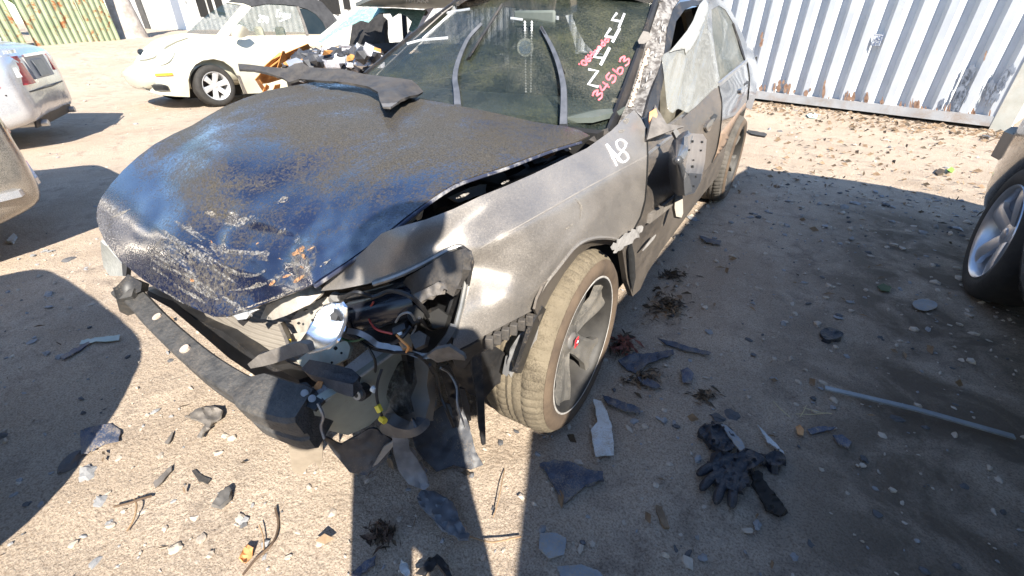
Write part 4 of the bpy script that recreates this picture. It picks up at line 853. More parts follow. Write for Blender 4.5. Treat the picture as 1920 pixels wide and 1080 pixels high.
pp('yellow_clip', [(538, 636), (544, 636), (544, 648), (539, 648)], [(540, 640, 'y', -.61)], M('yellow_plastic', (.75, .55, .04), (.8, .6, .06), 20, .5), .006)
pp('support_strip', [(536, 628), (560, 624), (590, 620), (592, 630), (560, 640), (538, 640)], [(536, 628, 'y', -.56), (592, 624, 'y', -.54), (560, 640, 'y', -.57)], STEELW, .006)
# chrome headlight reflector, a broken bowl
pp('headlight_reflector', [(564, 638), (578, 618), (588, 604), (594, 588), (606, 576), (622, 570), (640, 568), (648, 578), (648, 600), (642, 618), (632, 638), (615, 651), (596, 657), (580, 660), (576, 650)],
   [(564, 638, 'y', -.66), (606, 576, 'y', -.62), (648, 580, 'y', -.63), (640, 620, 'y', -.64), (615, 651, 'y', -.67), (580, 660, 'y', -.68), (610, 612, 'y', -.575), (628, 596, 'y', -.58)], M('cracked_chrome_bowl', (.75, .80, .86), (.9, .92, .95), 14, .08, 1.0, rough2=.3), .005, 5)
MB().tube(catmull([YP(648, 578, -.632), YP(648, 600, -.635), YP(642, 618, -.642), YP(632, 638, -.655), YP(615, 651, -.672), YP(580, 661, -.682)], 20), .0035, 6).build('reflector_edge', STEELW, acc)
pp('bulb_holder', [(618, 590), (628, 582), (634, 590), (630, 602), (620, 600)], [(625, 592, 'y', -.60)], BLACK, .02, 5)
pp('broken_bezel', [(464, 683), (470, 691), (492, 687), (512, 682), (548, 670), (580, 660), (576, 646), (562, 642), (527, 650), (500, 660), (484, 666)], [(464, 683, 'y', -.72), (512, 682, 'y', -.71), (580, 655, 'y', -.69), (527, 650, 'y', -.70)], GREYPLAST, .014, 6, wav(.004))
pp('pale_bracket', [(556, 676), (576, 661), (612, 654), (636, 642), (650, 638), (657, 652), (652, 672), (628, 684), (592, 690), (566, 688)], [(556, 676, 'y', -.60), (650, 640, 'y', -.54), (652, 672, 'y', -.56), (592, 690, 'y', -.60)], M('pale_green_primer', (.36, .39, .33), (.50, .52, .45), 14, .6, dust=(.5, .44, .35), dcov=(.55, .7)), .01, 6)
for (x, y, r) in ((629, 653, 4), (640, 662, 2.5), (622, 680, 2.5)): pp('bracket_hole', smooth_poly([(x-r, y), (x, y-r), (x+r, y), (x, y+r)], 3), [(x, y, 'y', -.585)], VOID, .001, 5)
RB = M('black_rubber_chunk', (.03, .033, .04), (.055, .058, .066), 20, .6, bump=.4)
pp('rubber_seal', [(564, 692), (580, 674), (612, 680), (660, 692), (674, 706), (662, 721), (620, 712), (580, 702)], [(564, 692, 'y', -.64), (620, 690, 'y', -.64), (672, 706, 'y', -.63), (580, 702, 'y', -.66)], RB, .03, 6, lambda x, y: .004*math.sin((y-x*.25)/2.2))
# frame rail
RAILM = M('grey_green_rail', (.27, .29, .255), (.36, .38, .335), 10, .5, .2, dust=(.30, .26, .20), dcov=(.66, .8), dscale=7)
RAILT = M('grey_blue_rail_top', (.46, .48, .50), (.56, .57, .58), 12, .45, .2, dust=(.3, .24, .18), dcov=(.62, .78), dscale=9)
pp('rail_top', [(588, 768), (592, 730), (630, 700), (660, 678), (695, 650), (742, 658), (720, 675), (690, 697), (660, 718), (630, 737), (605, 752)], [(588, 768, 'z', .50), (592, 730, 'z', .51), (695, 650, 'z', .53), (742, 658, 'z', .53), (660, 700, 'z', .52)], RAILT, .006, 7)
rail = pp('frame_rail', [(588, 768), (605, 752), (630, 737), (660, 718), (690, 697), (720, 675), (742, 660), (766, 668), (770, 700), (752, 735), (722, 772), (690, 800), (652, 816), (612, 806), (598, 806), (592, 790)], [(588, 768, 'z', .50), (660, 718, 'z', .52), (742, 660, 'z', .53), (598, 806, 'y', -.69), (652, 816, 'y', -.62), (722, 772, 'y', -.53), (766, 690, 'y', -.44)], RAILM, .02, 8)
MB().tube(catmull([ZP(588, 767, .505), ZP(630, 736, .515), ZP(690, 696, .525), ZP(742, 659, .535)], 14), .004, 6).build('rail_edge', STEELW, rail)
ZINC = M('dull_zinc', (.20, .21, .22), (.30, .31, .32), 20, .4, .5)
bk = pp('bolt_plate', [(543, 722), (574, 716), (592, 732), (608, 750), (590, 769), (566, 757)], [(543, 722, 'z', .52), (592, 732, 'z', .525), (590, 769, 'z', .51), (566, 757, 'z', .515)], BLACK, .01, 7)
for (x, y, par, z) in ((571, 737, bk, .533), (585, 747, bk, .53)):
    c = ZP(x, y, z); nn = (CAM-c).normalized(); disc('washer', c, nn, .0085, ZINC, par, .002, 16); disc('bolt', c+nn*.002, nn, .0055, ZINC, par, .005, 6)
c = YP(675, 737, -.612); nn = Vector((.2, -.9, .3)).normalized()
disc('bolt_boss', c-nn*.02, nn, .020, BLACK, rail, .024, 18); disc('bolt', c+nn*.004, nn, .0125, STEEL, rail, .01, 18); disc('bolt_socket', c+nn*.0145, nn, .006, BLACK, rail, .001, 6)
pp('bent_tab', [(588, 725), (596, 714), (606, 716), (602, 728), (592, 733)], [(596, 722, 'z', .53)], RUST, .004, 5)
# soot-stained reservoir with its hose and wire
RESM = M('grey_olive_reservoir', (.13, .127, .115), (.19, .183, .165), 7.5, .5)
res = pp('washer_reservoir', [(704, 704), (722, 680), (760, 664), (798, 662), (804, 690), (800, 722), (806, 752), (796, 790), (760, 806), (722, 802), (710, 770), (714, 736)], [(704, 704, 'y', -.50), (722, 680, 'y', -.46), (798, 662, 'y', -.44), (806, 752, 'y', -.46), (796, 790, 'y', -.50), (722, 802, 'y', -.53), (714, 736, 'y', -.52)], RESM, .04, 8, None)
pp('soot_stain', [(728, 722), (736, 694), (752, 676), (776, 680), (782, 716), (770, 746), (776, 772), (748, 782), (732, 764), (724, 744)], [(728, 722, 'y', -.516), (752, 676, 'y', -.472), (782, 716, 'y', -.492), (748, 782, 'y', -.532), (776, 772, 'y', -.522)], scuff('soot_stain', (.006, .006, .006), (.014, .013, .012), (.36, .72), 30, .9, 0), .001, 6, None, False, res)
pp('hose_elbow', [(712, 800), (722, 792), (742, 802), (766, 806), (786, 798), (800, 784), (806, 796), (788, 814), (764, 822), (736, 820), (716, 812)], [(704, 788, 'y', -.58), (762, 800, 'y', -.60), (810, 756, 'y', -.50), (735, 815, 'y', -.56)], M('dirty_rubber_hose', (.05, .052, .058), (.13, .125, .12), 9, .6), .03, 6, wav(.006), True)
MB().tube(catmull([YP(716, 692, -.57), YP(708, 716, -.59), YP(706, 738, -.60), YP(709, 758, -.605), YP(716, 780, -.61), YP(722, 792, -.60)], 24), .0035, 6).build('wire', BLACK, res)
YEL = bpy.data.materials['yellow_plastic']
for a, b in (((707, 760), (713, 772)), ((714, 784), (722, 790))): MB().tube([YP(*a, -.612), YP(*b, -.614)], .0085, 6).build('connector', YEL, res)
MB().tube([YP(698, 728, -.60), YP(704, 732, -.60)], .008, 8).build('white_plug', PEARL, res)
# headlight opening: dark bowl, duct, connectors, bright rims
pp('headlight_box', [(606, 549), (640, 546), (690, 536), (740, 519), (790, 496), (840, 469), (862, 462), (876, 472), (882, 494), (866, 575), (850, 632), (842, 660), (800, 672), (740, 664), (690, 646), (650, 628), (640, 590), (622, 570)],
   [(606, 549, 'y', -.42), (690, 536, 'y', -.38), (840, 469, 'y', -.40), (876, 480, 'y', -.44), (850, 632, 'y', -.44), (800, 672, 'y', -.46), (690, 646, 'y', -.44), (640, 590, 'y', -.44), (750, 580, 'y', -.33)], BLACK, .01, 10)
pp('upper_duct', [(742, 548), (762, 520), (800, 498), (838, 474), (862, 468), (870, 482), (866, 520), (850, 556), (836, 548), (826, 526), (800, 538), (770, 556)], [(742, 548, 'y', -.47), (838, 474, 'y', -.47), (866, 520, 'y', -.49), (800, 530, 'y', -.50)], DULL_BLACK, .02, 7, wav(.006))
pp('crumpled_liner', [(775, 552), (800, 540), (822, 528), (834, 536), (828, 552), (808, 556), (790, 566), (782, 572)], [(775, 552, 'y', -.52), (834, 536, 'y', -.52), (790, 566, 'y', -.53)], GREYPLAST, .01, 5, wav(.012))
DUCT = M('smooth_black_tube', (.010, .012, .018), (.018, .020, .028), 6, .22)
MB().tube(catmull([YP(668, 592, -.53), YP(700, 586, -.52), YP(740, 574, -.50), YP(784, 562, -.47)], 16), .040, 24).build('intake_tube', DUCT, acc)
MB().tube(catmull([YP(628, 560, -.52), YP(690, 553, -.50), YP(740, 540, -.48), YP(768, 530, -.46)], 14), .012, 10).build('wiring_sheath', BLACK, acc)
MB().tube([YP(626, 562, -.527), YP(630, 556, -.527)], .014, 12).build('sheath_ring', STEEL, acc)
for (poly, y) in (([(764, 578), (784, 570), (796, 586), (792, 602), (774, 608), (766, 596)], -.54), ([(800, 590), (822, 578), (840, 592), (834, 612), (812, 616)], -.50), ([(700, 612), (740, 600), (766, 592), (762, 610), (728, 622)], -.52)):
    pp('connector', poly, [(poly[0][0], poly[0][1], 'y', y), (poly[2][0], poly[2][1], 'y', y+.02), (poly[-1][0], poly[-1][1], 'y', y-.01)], VOID, .03, 6)  # near-black to paint in the shade across the headlight opening
pp('white_clip', [(743, 619), (752, 618), (754, 628), (746, 632)], [(748, 625, 'y', -.55)], PEARL, .01, 5)
for (poly, mt) in (([(745, 630), (765, 624), (776, 634), (772, 650), (756, 652)], M('tan_wire_block', (.28, .19, .11), (.36, .26, .17), 20, .7)), ([(768, 630), (786, 620), (800, 628), (796, 646), (778, 654)], DULL_BLACK), ([(758, 604), (768, 600), (772, 612), (760, 616)], BLACK)):
    pp('fuse_block', poly, [(poly[0][0], poly[0][1], 'y', -.56), (poly[2][0], poly[2][1], 'y', -.54), (poly[-1][0], poly[-1][1], 'y', -.57)], mt, .03, 6)
MB().tube(catmull([YP(744, 628, -.575), YP(755, 640, -.58), YP(766, 650, -.575), YP(762, 660, -.57)], 12), .003, 6).build('orange_wire', M('orange_wire', (.55, .22, .05), (.6, .25, .07), 9, .5), acc)
rim1 = [(700, 532), (745, 517), (790, 496), (838, 470), (862, 463), (874, 474), (879, 494), (868, 560), (858, 600), (850, 632)]
R3 = [CAM+ray(x, y)/(fen_fit(x, y)*1.004) for x, y in rim1]
MB().tube(catmull(R3, 50), .0065, 8).build('headlight_rim', M('silver_rim', (.16, .16, .155), (.26, .255, .245), 20, .35, .5), acc)
rim2 = [(652, 620), (672, 624), (692, 634), (708, 646), (730, 650), (760, 658), (790, 667), (812, 664), (824, 650), (840, 630), (850, 610)]
R3 = [YP(x, y, -.60+.10*(x-652)/200) for x, y in rim2]
rs_ = catmull(R3, 44); MB().sweep(rs_, [[(-.0065, -.004), (.0065, -.004), (.0065, .004), (-.0065, .004)]]*44, (CAM-rs_[0]).normalized()).build('lower_lamp_strip', M('silver_strip', (.16, .17, .18), (.26, .27, .28), 15, .3, .6), acc)
pp('cracked_corner', [(800, 668), (816, 656), (842, 650), (852, 656), (870, 668), (872, 676), (850, 674), (820, 680)], [(800, 668, 'y', -.55), (850, 655, 'y', -.55), (870, 672, 'y', -.53)], GREYPLAST, .008, 5, wav(.008))
WIRES = [M('black_loom', (.01, .01, .011), (.02, .02, .022), 9, .5), M('red_wire', (.35, .04, .03), (.4, .06, .04), 9, .5), M('grey_wire', (.2, .2, .2), (.26, .26, .26), 9, .5), M('green_wire', (.05, .14, .06), (.07, .18, .08), 9, .5)]
for i, (pts_, r_) in enumerate((([(640, 560), (668, 548), (700, 556), (730, 546), (762, 552), (790, 574), (806, 600)], .005), ([(652, 600), (664, 626), (690, 640), (730, 644), (752, 634), (770, 612)], .0045), ([(786, 596), (806, 616), (826, 612), (838, 590), (848, 560)], .004), ([(676, 640), (700, 654), (734, 660), (776, 664), (800, 680), (812, 700)], .004), ([(700, 566), (690, 590), (704, 616), (736, 626)], .0025),
                              ([(742, 604), (752, 590), (770, 588), (780, 610), (772, 628)], .0025), ([(612, 606), (620, 622), (640, 634), (660, 640), (684, 634)], .003), ([(690, 650), (704, 680), (700, 712), (690, 736)], .0035), ([(806, 684), (820, 706), (826, 740), (838, 770), (850, 800)], .0045), ([(826, 690), (842, 700), (856, 726), (858, 760), (872, 800)], .003))):
    MB().tube(catmull([YP(x, y, -.555-.02*math.sin(k_*1.7+i)+.13*sm(760, 860, x)) for k_, (x, y) in enumerate(pts_)], 8*len(pts_)), r_, 6).build('wire', WIRES[(0, 0, 0, 0, 1, 2, 3, 0, 0, 2)[i]], acc)
for (poly, y_) in (([(824, 690), (846, 682), (868, 700), (872, 740), (862, 790), (852, 840), (846, 820), (848, 770), (836, 730)], -.30), ([(700, 820), (716, 812), (730, 826), (736, 860), (730, 900), (722, 880), (716, 850)], -.46), ([(862, 840), (878, 826), (892, 850), (902, 884), (892, 890), (876, 866)], -.22)):
    pp('torn_liner_strip', poly, [(poly[0][0], poly[0][1], 'y', y_-.05), (poly[3][0], poly[3][1], 'y', y_), (poly[5][0], poly[5][1], 'y', y_-.02), (poly[-1][0], poly[-1][1], 'y', y_-.04)], LIN0, .003, 5, wav(.02))
# bumper bracket with teeth, fender liner, bare inner metal
tb = pp('bumper_bracket', [(846, 665), (880, 650), (913, 631), (960, 605), (1003, 583), (1006, 596), (984, 614), (960, 626), (936, 646), (914, 656), (890, 666), (872, 690), (856, 690)], [(846, 665, 'x', .79), (913, 631, 'x', .838), (1003, 583, 'x', .868), (984, 614, 'x', .86), (914, 656, 'x', .82), (860, 690, 'x', .77)], DULL_BLACK, .02, 7)
for i in range(6):
    x = 918+i*15; y = 642-i*8.5
    MB().box(XP(x, y, .858+.004*i), (.018, .016, .03), Matrix.Rotation(.4, 3, 'Z')).build('tooth', DULL_BLACK, tb, bevel=.002)
pp('inner_metal', [(950, 690), (958, 655), (975, 630), (1000, 606), (1012, 600), (1006, 640), (990, 676), (972, 704), (958, 708)], [(950, 690, 'x', .80), (975, 630, 'x', .84), (1010, 602, 'x', .862), (972, 704, 'x', .81)], M('crumpled_bright_metal', (.40, .40, .41), (.55, .55, .55), 18, .3, .6), .004, 6, wav(.012))
pp('fender_liner', [(838, 672), (872, 690), (896, 664), (930, 650), (950, 664), (958, 700), (944, 716), (930, 722), (905, 752), (880, 738), (856, 712)], [(838, 672, 'x', .74), (896, 664, 'x', .77), (950, 664, 'x', .775), (905, 752, 'x', .75), (860, 715, 'x', .72)], BLACK, .008, 8, wav(.01))
pp('liner_flap', [(948, 668), (956, 664), (962, 690), (950, 706), (942, 700)], [(950, 680, 'x', .80)], BLACK, .004, 6)
pp('liner_strip', [(1000, 604), (1018, 574), (1024, 580), (1012, 608), (996, 650), (978, 700), (968, 700), (984, 650)], [(1018, 574, 'x', .885), (978, 700, 'x', .83), (996, 640, 'x', .86)], BLACK, .01, 6)
pp('hanging_strip', [(884, 656), (902, 664), (906, 720), (909, 770), (911, 832), (905, 836), (899, 800), (894, 745), (886, 700)], [(884, 656, 'x', .80), (906, 720, 'x', .80), (908, 832, 'x', .80), (894, 745, 'x', .79)], BLACK, .008, 6, wav(.008))
pp('hanging_strip', [(862, 728), (872, 730), (880, 760), (884, 788), (880, 790), (868, 764)], [(862, 728, 'x', .75), (884, 788, 'x', .76), (868, 764, 'x', .75)], BLACK, .006, 6)
# hanging splash shield pieces
LIN = M('blue_black_liner', (.020, .022, .028), (.05, .053, .062), 9, .5, dust=(.22, .18, .14), dcov=(.62, .8), dscale=8)
pp('splash_shield', [(770, 800), (800, 782), (836, 756), (866, 760), (880, 800), (892, 846), (906, 872), (884, 880), (850, 872), (820, 884), (796, 862), (776, 836)], [(770, 800, 'y', -.42), (836, 756, 'y', -.30), (892, 846, 'z', .06), (820, 884, 'z', .03), (906, 872, 'z', .03), (830, 820, 'y', -.36)], LIN, .006, 8, wav(.009))
pp('splash_shield', [(603, 816), (640, 834), (700, 800), (738, 828), (724, 866), (688, 892), (656, 886), (628, 852)], [(603, 816, 'z', .34), (700, 800, 'z', .30), (738, 828, 'z', .24), (688, 892, 'z', .14), (628, 852, 'z', .22)], LIN, .006, 8, wav(.012))
pp('shield_rod', [(720, 838), (736, 828), (740, 834), (708, 870), (698, 876)], [(720, 838, 'z', .25), (740, 834, 'z', .25), (700, 874, 'z', .17)], STEEL, .004, 6)
pp('hanging_duct', [(735, 815), (764, 812), (768, 842), (784, 864), (800, 892), (806, 910), (796, 919), (766, 908), (748, 884), (738, 850)], [(735, 815, 'z', .30), (764, 812, 'z', .30), (768, 842, 'z', .22), (800, 892, 'z', .08), (796, 919, 'z', .05), (750, 880, 'z', .13)], M('grey_blue_duct', (.10, .105, .115), (.22, .22, .23), 10, .5), .02, 7, wav(.014))
pp('hanging_tan_bracket', [(540, 830), (572, 834), (606, 828), (604, 862), (600, 880), (590, 866), (580, 872), (566, 892), (548, 884)], [(540, 830, 'z', .36), (606, 828, 'z', .36), (600, 876, 'z', .22), (550, 884, 'z', .22)], TANP, .006, 7)
# under-hood things seen in the gap along the wing
def gap(name, poly, z, mat, th=.03, a=.0): return pp(name, poly, [(poly[0][0], poly[0][1], 'z', z), (poly[len(poly)//2][0], poly[len(poly)//2][1], 'z', z), (poly[-1][0], poly[-1][1], 'z', z-.02)], mat, th, 7, wav(a) if a else None)
gap('air_box', [(815, 372), (830, 352), (868, 342), (884, 350), (872, 372), (846, 384), (820, 390)], .78, DULL_BLACK)
gap('air_box_lid', [(846, 372), (890, 352), (932, 340), (950, 336), (940, 352), (900, 366), (860, 380)], .80, M('grey_lid', (.22, .215, .2), (.3, .29, .27), 10, .6), .02)
gap('coolant_cap', [(888, 330), (896, 312), (918, 312), (922, 334), (906, 344)], .78, M('blue_grey_cap', (.12, .15, .18), (.18, .21, .24), 10, .5), .06)
gap('hose', [(948, 324), (958, 312), (978, 306), (986, 314), (972, 324), (952, 332)], .83, BLACK, .03)
gap('wiring_loom', [(990, 300), (1010, 288), (1034, 288), (1030, 300), (1004, 308)], .84, DULL_BLACK, .03, .01)
gap('hinge', [(1050, 276), (1066, 264), (1088, 262), (1084, 274), (1062, 284)], .86, GREYPLAST, .02, .01)
gap('strut_tower', [(1000, 318), (1040, 296), (1090, 272), (1100, 270), (1070, 292), (1030, 312)], .80, VOID, .03)
gap('white_bottle', [(740, 420), (756, 402), (776, 396), (790, 400), (782, 410), (760, 424)], .78, STEELW, .03, .01)
gap('silver_bits', [(780, 408), (792, 400), (790, 410), (782, 414)], .80, PEARL, .01)
gap('fallen_leaf', [(1016, 292), (1034, 280), (1046, 278), (1040, 290), (1024, 298)], .87, RUST, .004, .01)
gap('cowl_grille', [(1104, 262), (1128, 244), (1140, 240), (1144, 250), (1120, 268)], .90, DULL_BLACK, .02)
# crumpled cowl trim thrown over the hood
cowl = panel('cowl_trim', [(446, 119), (470, 121), (500, 125), (536, 128), (552, 120), (566, 117), (580, 126), (610, 128), (640, 129), (680, 138), (715, 143), (745, 146), (772, 150), (784, 160), (794, 172), (784, 177), (768, 180), (752, 186), (742, 194), (732, 201), (718, 200), (712, 188), (708, 172), (690, 162), (650, 154), (600, 151), (560, 148), (542, 154), (530, 146), (500, 136), (474, 131), (448, 130)],
             [(446, 122, 'x', -1.02), (560, 130, 'x', -.74), (620, 140, 'x', -.52), (690, 150, 'x', -.34), (760, 152, 'x', -.15), (793, 172, 'x', -.06), (720, 198, 'z', 1.0), (560, 148, 'x', -.70)], DULL_BLACK, None, step=5, thick=.01, off=lambda x, y: .02*noise.noise((x/16, y/7, 2))+.01*noise.noise((x/6, y/4, 8)))
tag(cowl, 'crumpled black plastic cowl trim lying across the rear of the dusty hood', 'car trim')
panel('torn_corner', [(710, 172), (730, 170), (760, 172), (780, 176), (752, 186), (742, 194), (732, 201), (718, 200), (712, 188)], [(710, 172, 'x', -.30), (780, 176, 'x', -.10), (720, 198, 'z', 1.003)], GREYPLAST, cowl, step=5, thick=.006, off=lambda x, y: .012+.012*noise.noise((x/9, y/6, 2)))

# ================================================================== other cars
def loft_car(root, L0, L1, W, H, deck, hood_z, axles, paint, glass, roof0, roof1, base0, base1, nose=0.62, tail=0.9, R=0.32, sides=(1, -1), wheel_kw=None, roof_w=.70):
    """closed lofted car shell: y from L0 (nose) to L1 (tail), roof from roof0 to roof1, glass feet at base0, base1"""
    ys = [L0, L0+.05, L0+.18, L0+.45]; y = L0+.7
    while y < L1-.65: ys.append(y); y += .24
    ys += [L1-.5, L1-.25, L1-.08, L1]
    secs = []
    for y in ys:
        tn = sm(L0+.75, L0, y); tt = sm(L1-.7, L1, y)
        w = W/2*(1-.20*tn**1.5-.13*tt**1.5)
        top = hood_z+(deck-hood_z)*sm(base0-.2, base1+.1, y)-(hood_z-nose)*tn-(deck-tail)*tt**2
        zb = .20+.10*tn**2+.10*tt**2
        if y in (L0, L1): w *= .93; zb += .06; top -= .07
        zo = zb
        for a in axles:
            d = abs(y-a)
            if d < R+.06: zo = max(zo, math.sqrt(max(0, (R+.06)**2-d*d))+.30)
        sh = top-.05
        zo = min(zo, sh-.16)
        half = [(0, zb), (w*.72, zb), (w*.80, zo), (w*.97, zo+.02), (w, zo+(sh-zo)*.45), (w*.985, sh-.10), (w*.93, sh-.01), (w*.80, top-.005), (w*.4, top+.012), (0, top+.016)]
        secs.append([(x, y, z) for x, z in half]+[(-x, y, z) for x, z in half[-2:0:-1]])
    n = len(secs[0]); vs = [p for s in secs for p in s]; fs = []
    for i in range(len(secs)-1):
        for j in range(n): fs.append((i*n+j, i*n+(j+1) % n, (i+1)*n+(j+1) % n, (i+1)*n+j))
    fs.append(tuple(range(n))[::-1]); fs.append(tuple((len(secs)-1)*n+j for j in range(n)))
    body = mesh_obj('body', vs, fs, paint, root, True, 0, 2)
    # greenhouse: glass band with pillars and roof skin
    wb = W/2*.90; wr = W/2*roof_w; zb0 = hood_z+.0; zb1 = deck
    def ring(t, inset):
        y0 = base0+(roof0-base0)*t; y1 = base1+(roof1-base1)*t; w = wb+(wr-wb)*t-inset
        z0 = zb0-.03+(H-.04-zb0)*t; z1 = zb1-.03+(H-.06-zb1)*t
        pts = []
        for k in range(7): u = -1+2*k/6; pts.append((u*w*.86, y0-.10*(1-u*u), z0))
        for k in range(1, 6): s = k/6; pts.append((w, y0+(y1-y0)*s, z0+(z1-z0)*s))
        for k in range(7): u = 1-2*k/6; pts.append((u*w*.86, y1+.08*(1-u*u), z1))
        for k in range(1, 6): s = 1-k/6; pts.append((-w, y0+(y1-y0)*s, z0+(z1-z0)*s))
        return pts
    rings = [ring(t, .008) for t in (0, .35, .7, 1)]; n = len(rings[0]); vs = [p for r in rings for p in r]; fs = []
    for i in range(3):
        for j in range(n): fs.append((i*n+j, i*n+(j+1) % n, (i+1)*n+(j+1) % n, (i+1)*n+j))
    mesh_obj('window_glass', vs, fs, glass, root, True, 0)
    top = ring(1, 0); c = Vector((0, (roof0+roof1)/2, H)); vs = []; fs = []; n = len(top)
    for s, dz in ((1.03, -.05), (1.0, 0.0), (.85, .028), (.5, .045), (.02, .05)):
        for p in top: q = Vector(p); d = q-Vector((0, c.y, q.z)); vs.append((d.x*s, c.y+d.y*s, q.z+dz))
    for i in range(4):
        for j in range(n): fs.append((i*n+j, i*n+(j+1) % n, (i+1)*n+(j+1) % n, (i+1)*n+j))
    mesh_obj('roof', vs, fs, paint, root, True, 0)
    r0 = ring(0, -.004); r1 = ring(1, -.004)
    for k in (0, 6, 9, 12, 18, 21):
        p = [Vector(r0[k]).lerp(Vector(r1[k]), t) for t in (0, .33, .66, 1)]
        MB().sweep(p, [[(-.04, -.012), (.04, -.012), (.04, .012), (-.04, .012)]]*4, Vector((1 if p[0].x > 0 else -1, 0, .3))).build('pillar', paint, root)
    for a in axles:
        for s in sides: make_wheel(root, (s*(W/2-.12), a, R), R, .21, R*.70, 5, s, **(wheel_kw or {}))
    return body
SILVER = M('silver_metallic', (.48, .49, .51), (.54, .55, .57), 5, .25, .5, coat=.6, dust=(.42, .37, .31), dcov=(.62, .85), dscale=2)
CHAMP = M('grey_beige_metallic', (.33, .30, .26), (.38, .35, .30), 5, .20, .65, coat=1.0, dust=(.33, .28, .22), dcov=(.60, .85), dscale=2)
# silver sedan, further one on the left: tail towards the aisle
s1 = empty('silver_sedan', (-7.42, -.98, 0), math.radians(-30)); tag(s1, 'silver sedan with red tail light and grimy bumper at the left, nearer the green fence', 'car')
loft_car(s1, -2.75, 2.0, 1.80, 1.45, 1.08, .98, (-1.85, .90), SILVER, GLASS_DARK, -.55, .95, -1.3, 1.55, tail=1.0)
def tailpatch(name, root, yz, x0, x1, z0, z1, y, mat, wrap=.0, th=.02):
    """lamp or plate on the tail face of a car, following its curve"""
    rows = []
    for z in np.linspace(z0, z1, 5): rows.append([(x, y-wrap*max(0, (abs(x)-.45))**2*2.2-(z-z0)*yz, z) for x in np.linspace(x0, x1, 9)])
    return shell(name, rows, mat, root, th, 0)
tailpatch('tail_light', s1, .16, .89, .37, .67, .94, 2.016, REDLENS, .60); tailpatch('tail_light_core', s1, .16, .80, .60, .75, .84, 2.034, PEARL, .62, .004)
tailpatch('tail_light', s1, .16, -.44, -.86, .74, .92, 2.005, REDLENS, .62)
tailpatch('plate_recess', s1, .1, .30, -.30, .70, .92, 2.015, M('shaded_recess', (.25, .25, .25), (.32, .31, .3), 8, .5)); tailpatch('license_plate', s1, .1, .16, -.16, .72, .88, 2.03, M('dark_plate', (.10, .11, .12), (.18, .19, .2), 14, .4))
tailpatch('chrome_strip', s1, .1, .34, -.34, .925, .95, 2.02, CHROME); tailpatch('rear_valance', s1, -.3, .62, -.62, .24, .36, 1.93, BLACK, .3)
for x in (.5, -.5): MB().tube([(x, 1.7, .27), (x, 1.99, .27)], .035, 14).build('tailpipe', STEEL, s1)
tailpatch('boot_badge', s1, .1, .62, .40, .97, 1.0, 1.99, CHROME, .5, .004)
MB().sweep([(.80, 1.86, .60), (.55, 1.985, .60), (0, 2.03, .60), (-.55, 1.985, .60), (-.80, 1.86, .60)], [[(-.006, -.006), (.006, -.006), (.006, .006), (-.006, .006)]]*5, (0, 0, 1)).build('bumper_seam', BLACK, s1)
s2 = empty('beige_silver_sedan', (-3.30, -2.36, 0), math.radians(-4)); tag(s2, 'beige silver car with only its glossy rear corner showing at the left edge', 'car')
loft_car(s2, -2.75, 2.0, 1.80, 1.44, 1.05, .97, (-1.85, .88), CHAMP, GLASS_DARK, -.55, .9, -1.3, 1.5, tail=.98)
MB().sweep([(.84, 1.30, .42), (.865, 1.55, .42), (.80, 1.86, .42), (.55, 1.985, .42), (0, 2.03, .42), (-.55, 1.985, .42), (-.80, 1.86, .42)], [[(-.012, -.018), (.012, -.018), (.012, .018), (-.012, .018)]]*7, (0, 0, 1)).build('bumper_strip', SILVER, s2)
tailpatch('tail_light', s2, .16, .86, .50, .70, .90, 2.0, REDLENS, .62)
# car parked behind the photographer; only its rounded shadow reaches the picture
s3 = empty('dark_sedan', (-.70, -3.38, 0), math.radians(0)); tag(s3, 'parked sedan outside the picture whose rounded shadow falls on the dirt at lower left', 'car')
loft_car(s3, -2.75, 2.0, 1.80, 1.44, 1.04, .97, (-1.85, .88), DOORP, GLASS_DARK, -.55, .85, -1.3, 1.45, tail=.98)
# car beside the wreck on the right
suv = empty('dark_van', (3.085, 0, 0), 0); tag(suv, 'dark tall van at the right edge showing only an alloy rear wheel', 'van')
WAGON = M('dark_wagon_paint', (.02, .018, .02), (.03, .027, .028), 5, .2, .3, coat=.8, dust=(.2, .16, .12), dcov=(.62, .85))
loft_car(suv, -2.75, 2.92, 1.80, 1.66, 1.02, 1.0, (-1.55, 1.96), WAGON, GLASS_DARK, -1.45, 2.45, -2.1, 2.72, tail=.95, R=.335, sides=(1,), wheel_kw={}, roof_w=.86)
SUVR = M('bluish_alloy', (.50, .51, .54), (.62, .63, .66), 8, .3, .75)
for a in (-1.55, 1.96): make_wheel(suv, (-.76, a, .335), .335, .22, .235, 5, -1, RUBBER, SUVR, SUVR, 'broad', False, 0, .03, spin=.3)
MB().sweep([(-.80, 2.52, .62), (-.84, 2.70, .62), (-.78, 2.88, .62), (-.6, 2.96, .62), (.6, 2.96, .62), (.8, 2.88, .62)], [[(-.02, -.07), (.02, -.06), (.02, .06), (-.02, .07)]]*6, (0, 0, 1)).build('rear_bumper', M('brown_dusty_bumper', (.16, .12, .085), (.24, .18, .13), 6, .5), suv)
# swing the van a little, about its rear wheel
pv = Vector((2.28, 1.0, 0)); suv.rotation_euler.z = math.radians(-0.6); suv.location = pv+Matrix.Rotation(math.radians(-0.6), 3, 'Z') @ (Vector(suv.location)-pv)

